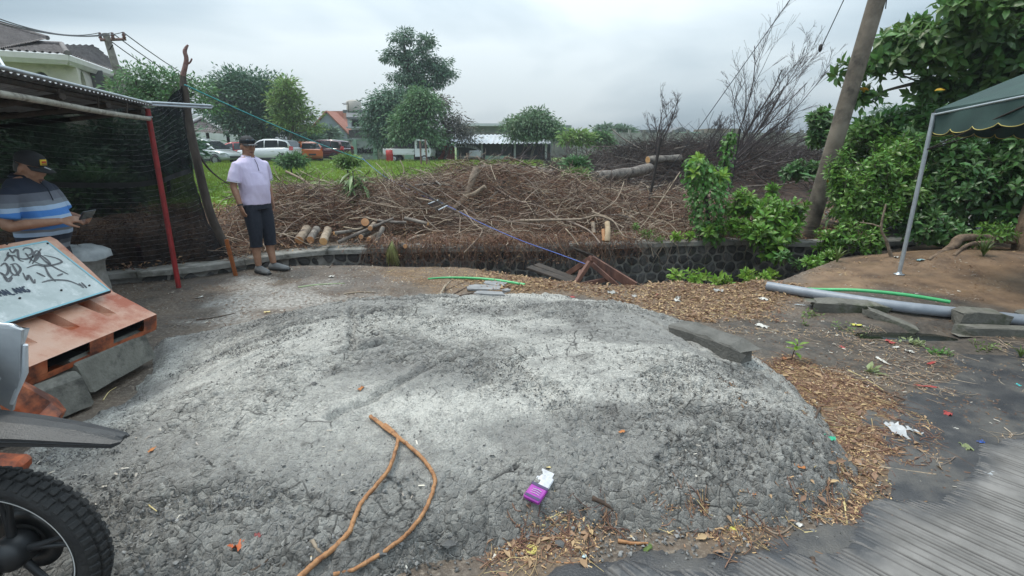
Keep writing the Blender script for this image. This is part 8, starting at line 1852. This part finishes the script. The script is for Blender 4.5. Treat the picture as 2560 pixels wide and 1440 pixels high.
p = onG(1328,1376,.004); yc = thing('yellow_cap','yellow plastic cup lid with rings on the front gravel','lid',tuple(p)); MB().lathe([(0,.004),(.008,.004),(.009,.007),(.013,.007),(.014,.003),(.019,.003),(.020,.009),(.023,.009),(.024,0)],24).build('lid',mat('yellow_lid',(.50,.42,.12),rough=.4),yc)
def ringo(label,px,py,R_,r,m,asp=1):
    p = onG(px,py,r); MB().tube([Vector((R_*math.cos(a),R_*math.sin(a)*asp,0)) for a in np.arange(0,6.28,.3)],r,8,closed=True).build('plastic_ring',m,None,label,'ring').location = p
ringo('white plastic ring on the mud at the right border',2540,1128,.030,.006,wpa); ringo('tiny red ring on the wet tarmac before the road',2116,1350,.007,.003,rpl)
stick('white drinking straw lying above the white ring',[(2505,1103),(2530,1115),(2570,1140)],.004,wpa,r1=.004)
# ---------------------------------------------------------------- uncountable litter: chips, dry leaves, stones
def inpoly(n,P,soft=.12,thr=0):
    P_ = np.array(P); x = RNG.uniform(P_[:,0].min()-.1,P_[:,0].max()+.1,n); y = RNG.uniform(P_[:,1].min()-.1,P_[:,1].max()+.1,n); d = polydist(x,y,P)+(fbm(x*3,y*3,3,141)-.5)*.5; k_ = (d > RNG.random(n)*soft*2-soft)&(polydist(x,y,mpoly) < .05+.06*RNG.random(n)); return x[k_],y[k_]
def ctv():
    return [(-.5,-.16,0),(.5,-.10,.03),(.5,.12,.0),(-.5,.14,.05),(-.42,-.1,.12),(.4,.06,.12)],[(0,1,4),(1,5,4),(1,2,5),(2,3,5),(3,4,5),(3,0,4)]
def place(name,gens,m,l0,l1,tilt=.5,tpl=None,dz=.004,sy=1.0,zfun=None):
    X = np.concatenate([g[0] for g in gens]); Y = np.concatenate([g[1] for g in gens]); k_ = Y > .6; X,Y = X[k_],Y[k_]; n = len(X); s_ = RNG.uniform(l0,l1,n)*RNG.uniform(.5,1.1,n); tv,tf = tpl or ctv(); sc_ = np.stack([s_,s_*sy,s_*.7],-1)
    Z = (zfun or topv)(X,Y); return tag(batch(name,tv,tf,np.stack([X,Y,Z+dz+RNG.random(n)*.006],-1),randrot(n,tilt),sc_,m),kind='stuff')
chm1 = mat('tan_wood_chips',(.34,.21,.10),(.50,.34,.18),scale=3,rough=.85,rnd=.4,attr='var'); chm1b = chm1
chm2 = mat('brown_bark_chips',(.10,.055,.032),(.19,.11,.06),scale=3,rough=.9,attr='var')
gA = inpoly(60000,chipA); gB = inpoly(20000,chipB); gC = inpoly(6000,chipC)
place('tan_wood_chips',[tuple(q[:15000] for q in gA),tuple(q[:5500] for q in gB),tuple(q[:2600] for q in gC)],chm1,.005,.022)
place('brown_bark_chips',[tuple(q[15000:] for q in gA),tuple(q[5500:13000] for q in gB),tuple(q[2600:4200] for q in gC)],chm2,.006,.030)
lt4 = leaf_t(.42,.14,.25,simple=True)
place('curled_dry_leaves',[tuple(q[-5000:] for q in gB),tuple(q[-500:] for q in gA)],leafmat('tan_dry_leaf',(.26,.16,.085),(.42,.29,.17),rough=.75,k=.45,tl=.15,scale=3),.025,.07,tilt=.9,tpl=lt4,dz=.010)
def along(name,n,gens,l0,l1,r0,r1,m,lift=.01):
    X = np.concatenate([g[0] for g in gens]); Y = np.concatenate([g[1] for g in gens]); i = RNG.integers(0,len(X),n); x,y = X[i],Y[i]; K = 5; t_ = np.linspace(-.5,.5,K); L_ = RNG.uniform(l0,l1,n); a = RNG.random(n)*6.28; c_ = RNG.normal(0,.35,n)
    P = np.zeros((n,K,3)); P[...,0] = x[:,None]+np.cos(a)[:,None]*t_*L_[:,None]-np.sin(a)[:,None]*(t_**2)*(L_*c_)[:,None]*2; P[...,1] = y[:,None]+np.sin(a)[:,None]*t_*L_[:,None]+np.cos(a)[:,None]*(t_**2)*(L_*c_)[:,None]*2
    P[...,2] = topv(P[...,0].ravel(),P[...,1].ravel()).reshape(n,K)+.004+RNG.random((n,1))*lift+RNG.random((n,K))*.003; return tag(twigs(name,P,RNG.uniform(r0,r1,n)[:,None]*np.linspace(1,.6,K)[None],m),kind='stuff')
along('thin_root_bits',2600,[gA,gB],.03,.16,.0010,.0032,tw1); along('straw_bits',420,[gA,gB,gC],.05,.20,.0010,.0025,mat('straw_bits',(.36,.26,.12),(.52,.40,.2),scale=4,attr='var'))
# loose bits on the dark soil
def soilr(n,x0,x1,y0,y1,thr=.45,sc_=2.2,s=151):
    x = RNG.uniform(x0,x1,n); y = RNG.uniform(y0,y1,n); k_ = (fbm(x*sc_,y*sc_,3,s) > thr)&(y < ny(x)); return x[k_],y[k_]
place('soil_bits',[soilr(9000,-5,-.5,4.3,7.2,.40),soilr(5000,1.9,5.6,2.6,6.2,.42),soilr(5000,1.2,4,1.4,3.6,.5)],chm2,.008,.03)
place('pale_soil_bits',[soilr(2600,-5,-.5,4.3,7.2,.46),soilr(1500,1.9,5.6,2.6,6.2,.46),soilr(500,-3,2.5,1.0,2.2,.5)],mat('pale_bits',(.36,.32,.26),(.52,.48,.42),scale=3,attr='var'),.008,.032)
place('bank_leaves',[soilr(500,2.6,7,4.5,6.6,.5)],MATS['tan_dry_leaf'],.02,.06,tilt=.6,tpl=lt4)
gM = soilr(9000,1.9,4.6,1.7,4.3,.44,1.6,157); place('scattered_tan_chips',[gM],chm1,.005,.020); along('scattered_straw',900,[gM],.04,.20,.001,.0028,tw2)
# stones: faceted grey gravel loose on the heap and at its foot
def stone_t(seed):
    rnd = np.random.default_rng(seed); v = np.array([(1,0,0),(-1,0,0),(0,1,0),(0,-1,0),(0,0,1),(0,0,-1),(.6,.6,.5),(-.6,.5,.5),(.5,-.6,.45),(-.55,-.6,.5)])*(1+rnd.uniform(-.25,.2,(10,1)))*np.array([.5,.42,.34])
    f = [(0,6,8),(6,4,8),(6,7,4),(7,9,4),(9,8,4),(0,2,6),(2,7,6),(2,1,7),(1,9,7),(1,3,9),(3,8,9),(3,0,8)]; return v,f
gst = mat('loose_gravel',(.11,.108,.104),(.23,.225,.218),scale=4,rough=.85,rnd=0,attr='var',c3=(.34,.33,.32),s3=7,w3=.38,bump=.4,bscale=200)
def heapr(n,fn):
    x = RNG.uniform(-3.2,2.0,n); y = RNG.uniform(1.25,5.0,n)**1.0; d = polydist(x,y,mpoly); k_ = fn(x,y,d); return x[k_],y[k_]
rgh = lambda x,y: ss(.42,.60,fbm(x*1.7,y*2.6,4,31))
A1r = heapr(130000,lambda x,y,d: (d > .0)&(RNG.random(len(x)) < .10+.62*rgh(x,y)*np.clip(1.4-y*.25,.2,1))&(y < 4.8))
F1r = heapr(45000,lambda x,y,d: (d > -.16)&(d < .34)&(y < 2.35)&(RNG.random(len(x)) < np.exp(-np.abs(d-.08)/.16)))
for i in range(3):
    sel = slice(i,None,3); place('loose_gravel',[(A1r[0][sel],A1r[1][sel])],gst,.006,.017,tilt=3.1,tpl=stone_t(i),dz=.001); place('foot_gravel',[(F1r[0][sel],F1r[1][sel])],gst,.010,.030,tilt=3.1,tpl=stone_t(i+7),dz=.003)
S1 = soilr(2600,-2.6,1.8,1.0,1.9,.35,3); place('front_gravel',[S1],gst,.006,.024,tilt=3.1,tpl=stone_t(4),dz=.003)
# single larger stones
for i,(lab,px,py,s_) in enumerate((('big loose stone above the left strand of the vine foot',1120,1362,.030),('pale stone between the vine strands',955,1380,.026),('round dark stone low in the middle',1400,1360,.024),('reddish stone right of the vine',1175,1300,.018),('loose stone near the wet tarmac edge',1940,1400,.018),('dark pebble left of the pale patch',785,960,.018),('pebble on the heap crest',905,790,.018),('lone pebble near the cracks',1640,1137,.016))):
    p = onG(px,py,s_*.3); v,f = stone_t(40+i); mb = MB(); mb.add([tuple(q*s_*2.2) for q in v],f); o = mb.build('gravel_stone',gst,None,lab,'stone'); o.location = p; o.rotation_euler = (0,0,i)
# ---------------------------------------------------------------- humid air: one closed box of even, thin haze
hz = MB().box((0,60,4.9),(330,190,18.4)); hzo = hz.build('haze',None,kind='stuff')
hzm = bpy.data.materials.new('humid_air'); hzm.use_nodes = True; t = hzm.node_tree; t.nodes.clear()
vo = t.nodes.new('ShaderNodeVolumePrincipled'); vo.inputs['Color'].default_value = (.86,.92,1,1); vo.inputs['Density'].default_value = .0011; vo.inputs['Anisotropy'].default_value = .2
mo_ = t.nodes.new('ShaderNodeOutputMaterial'); t.links.new(vo.outputs[0],mo_.inputs['Volume']); hzo.data.materials.clear(); hzo.data.materials.append(hzm)
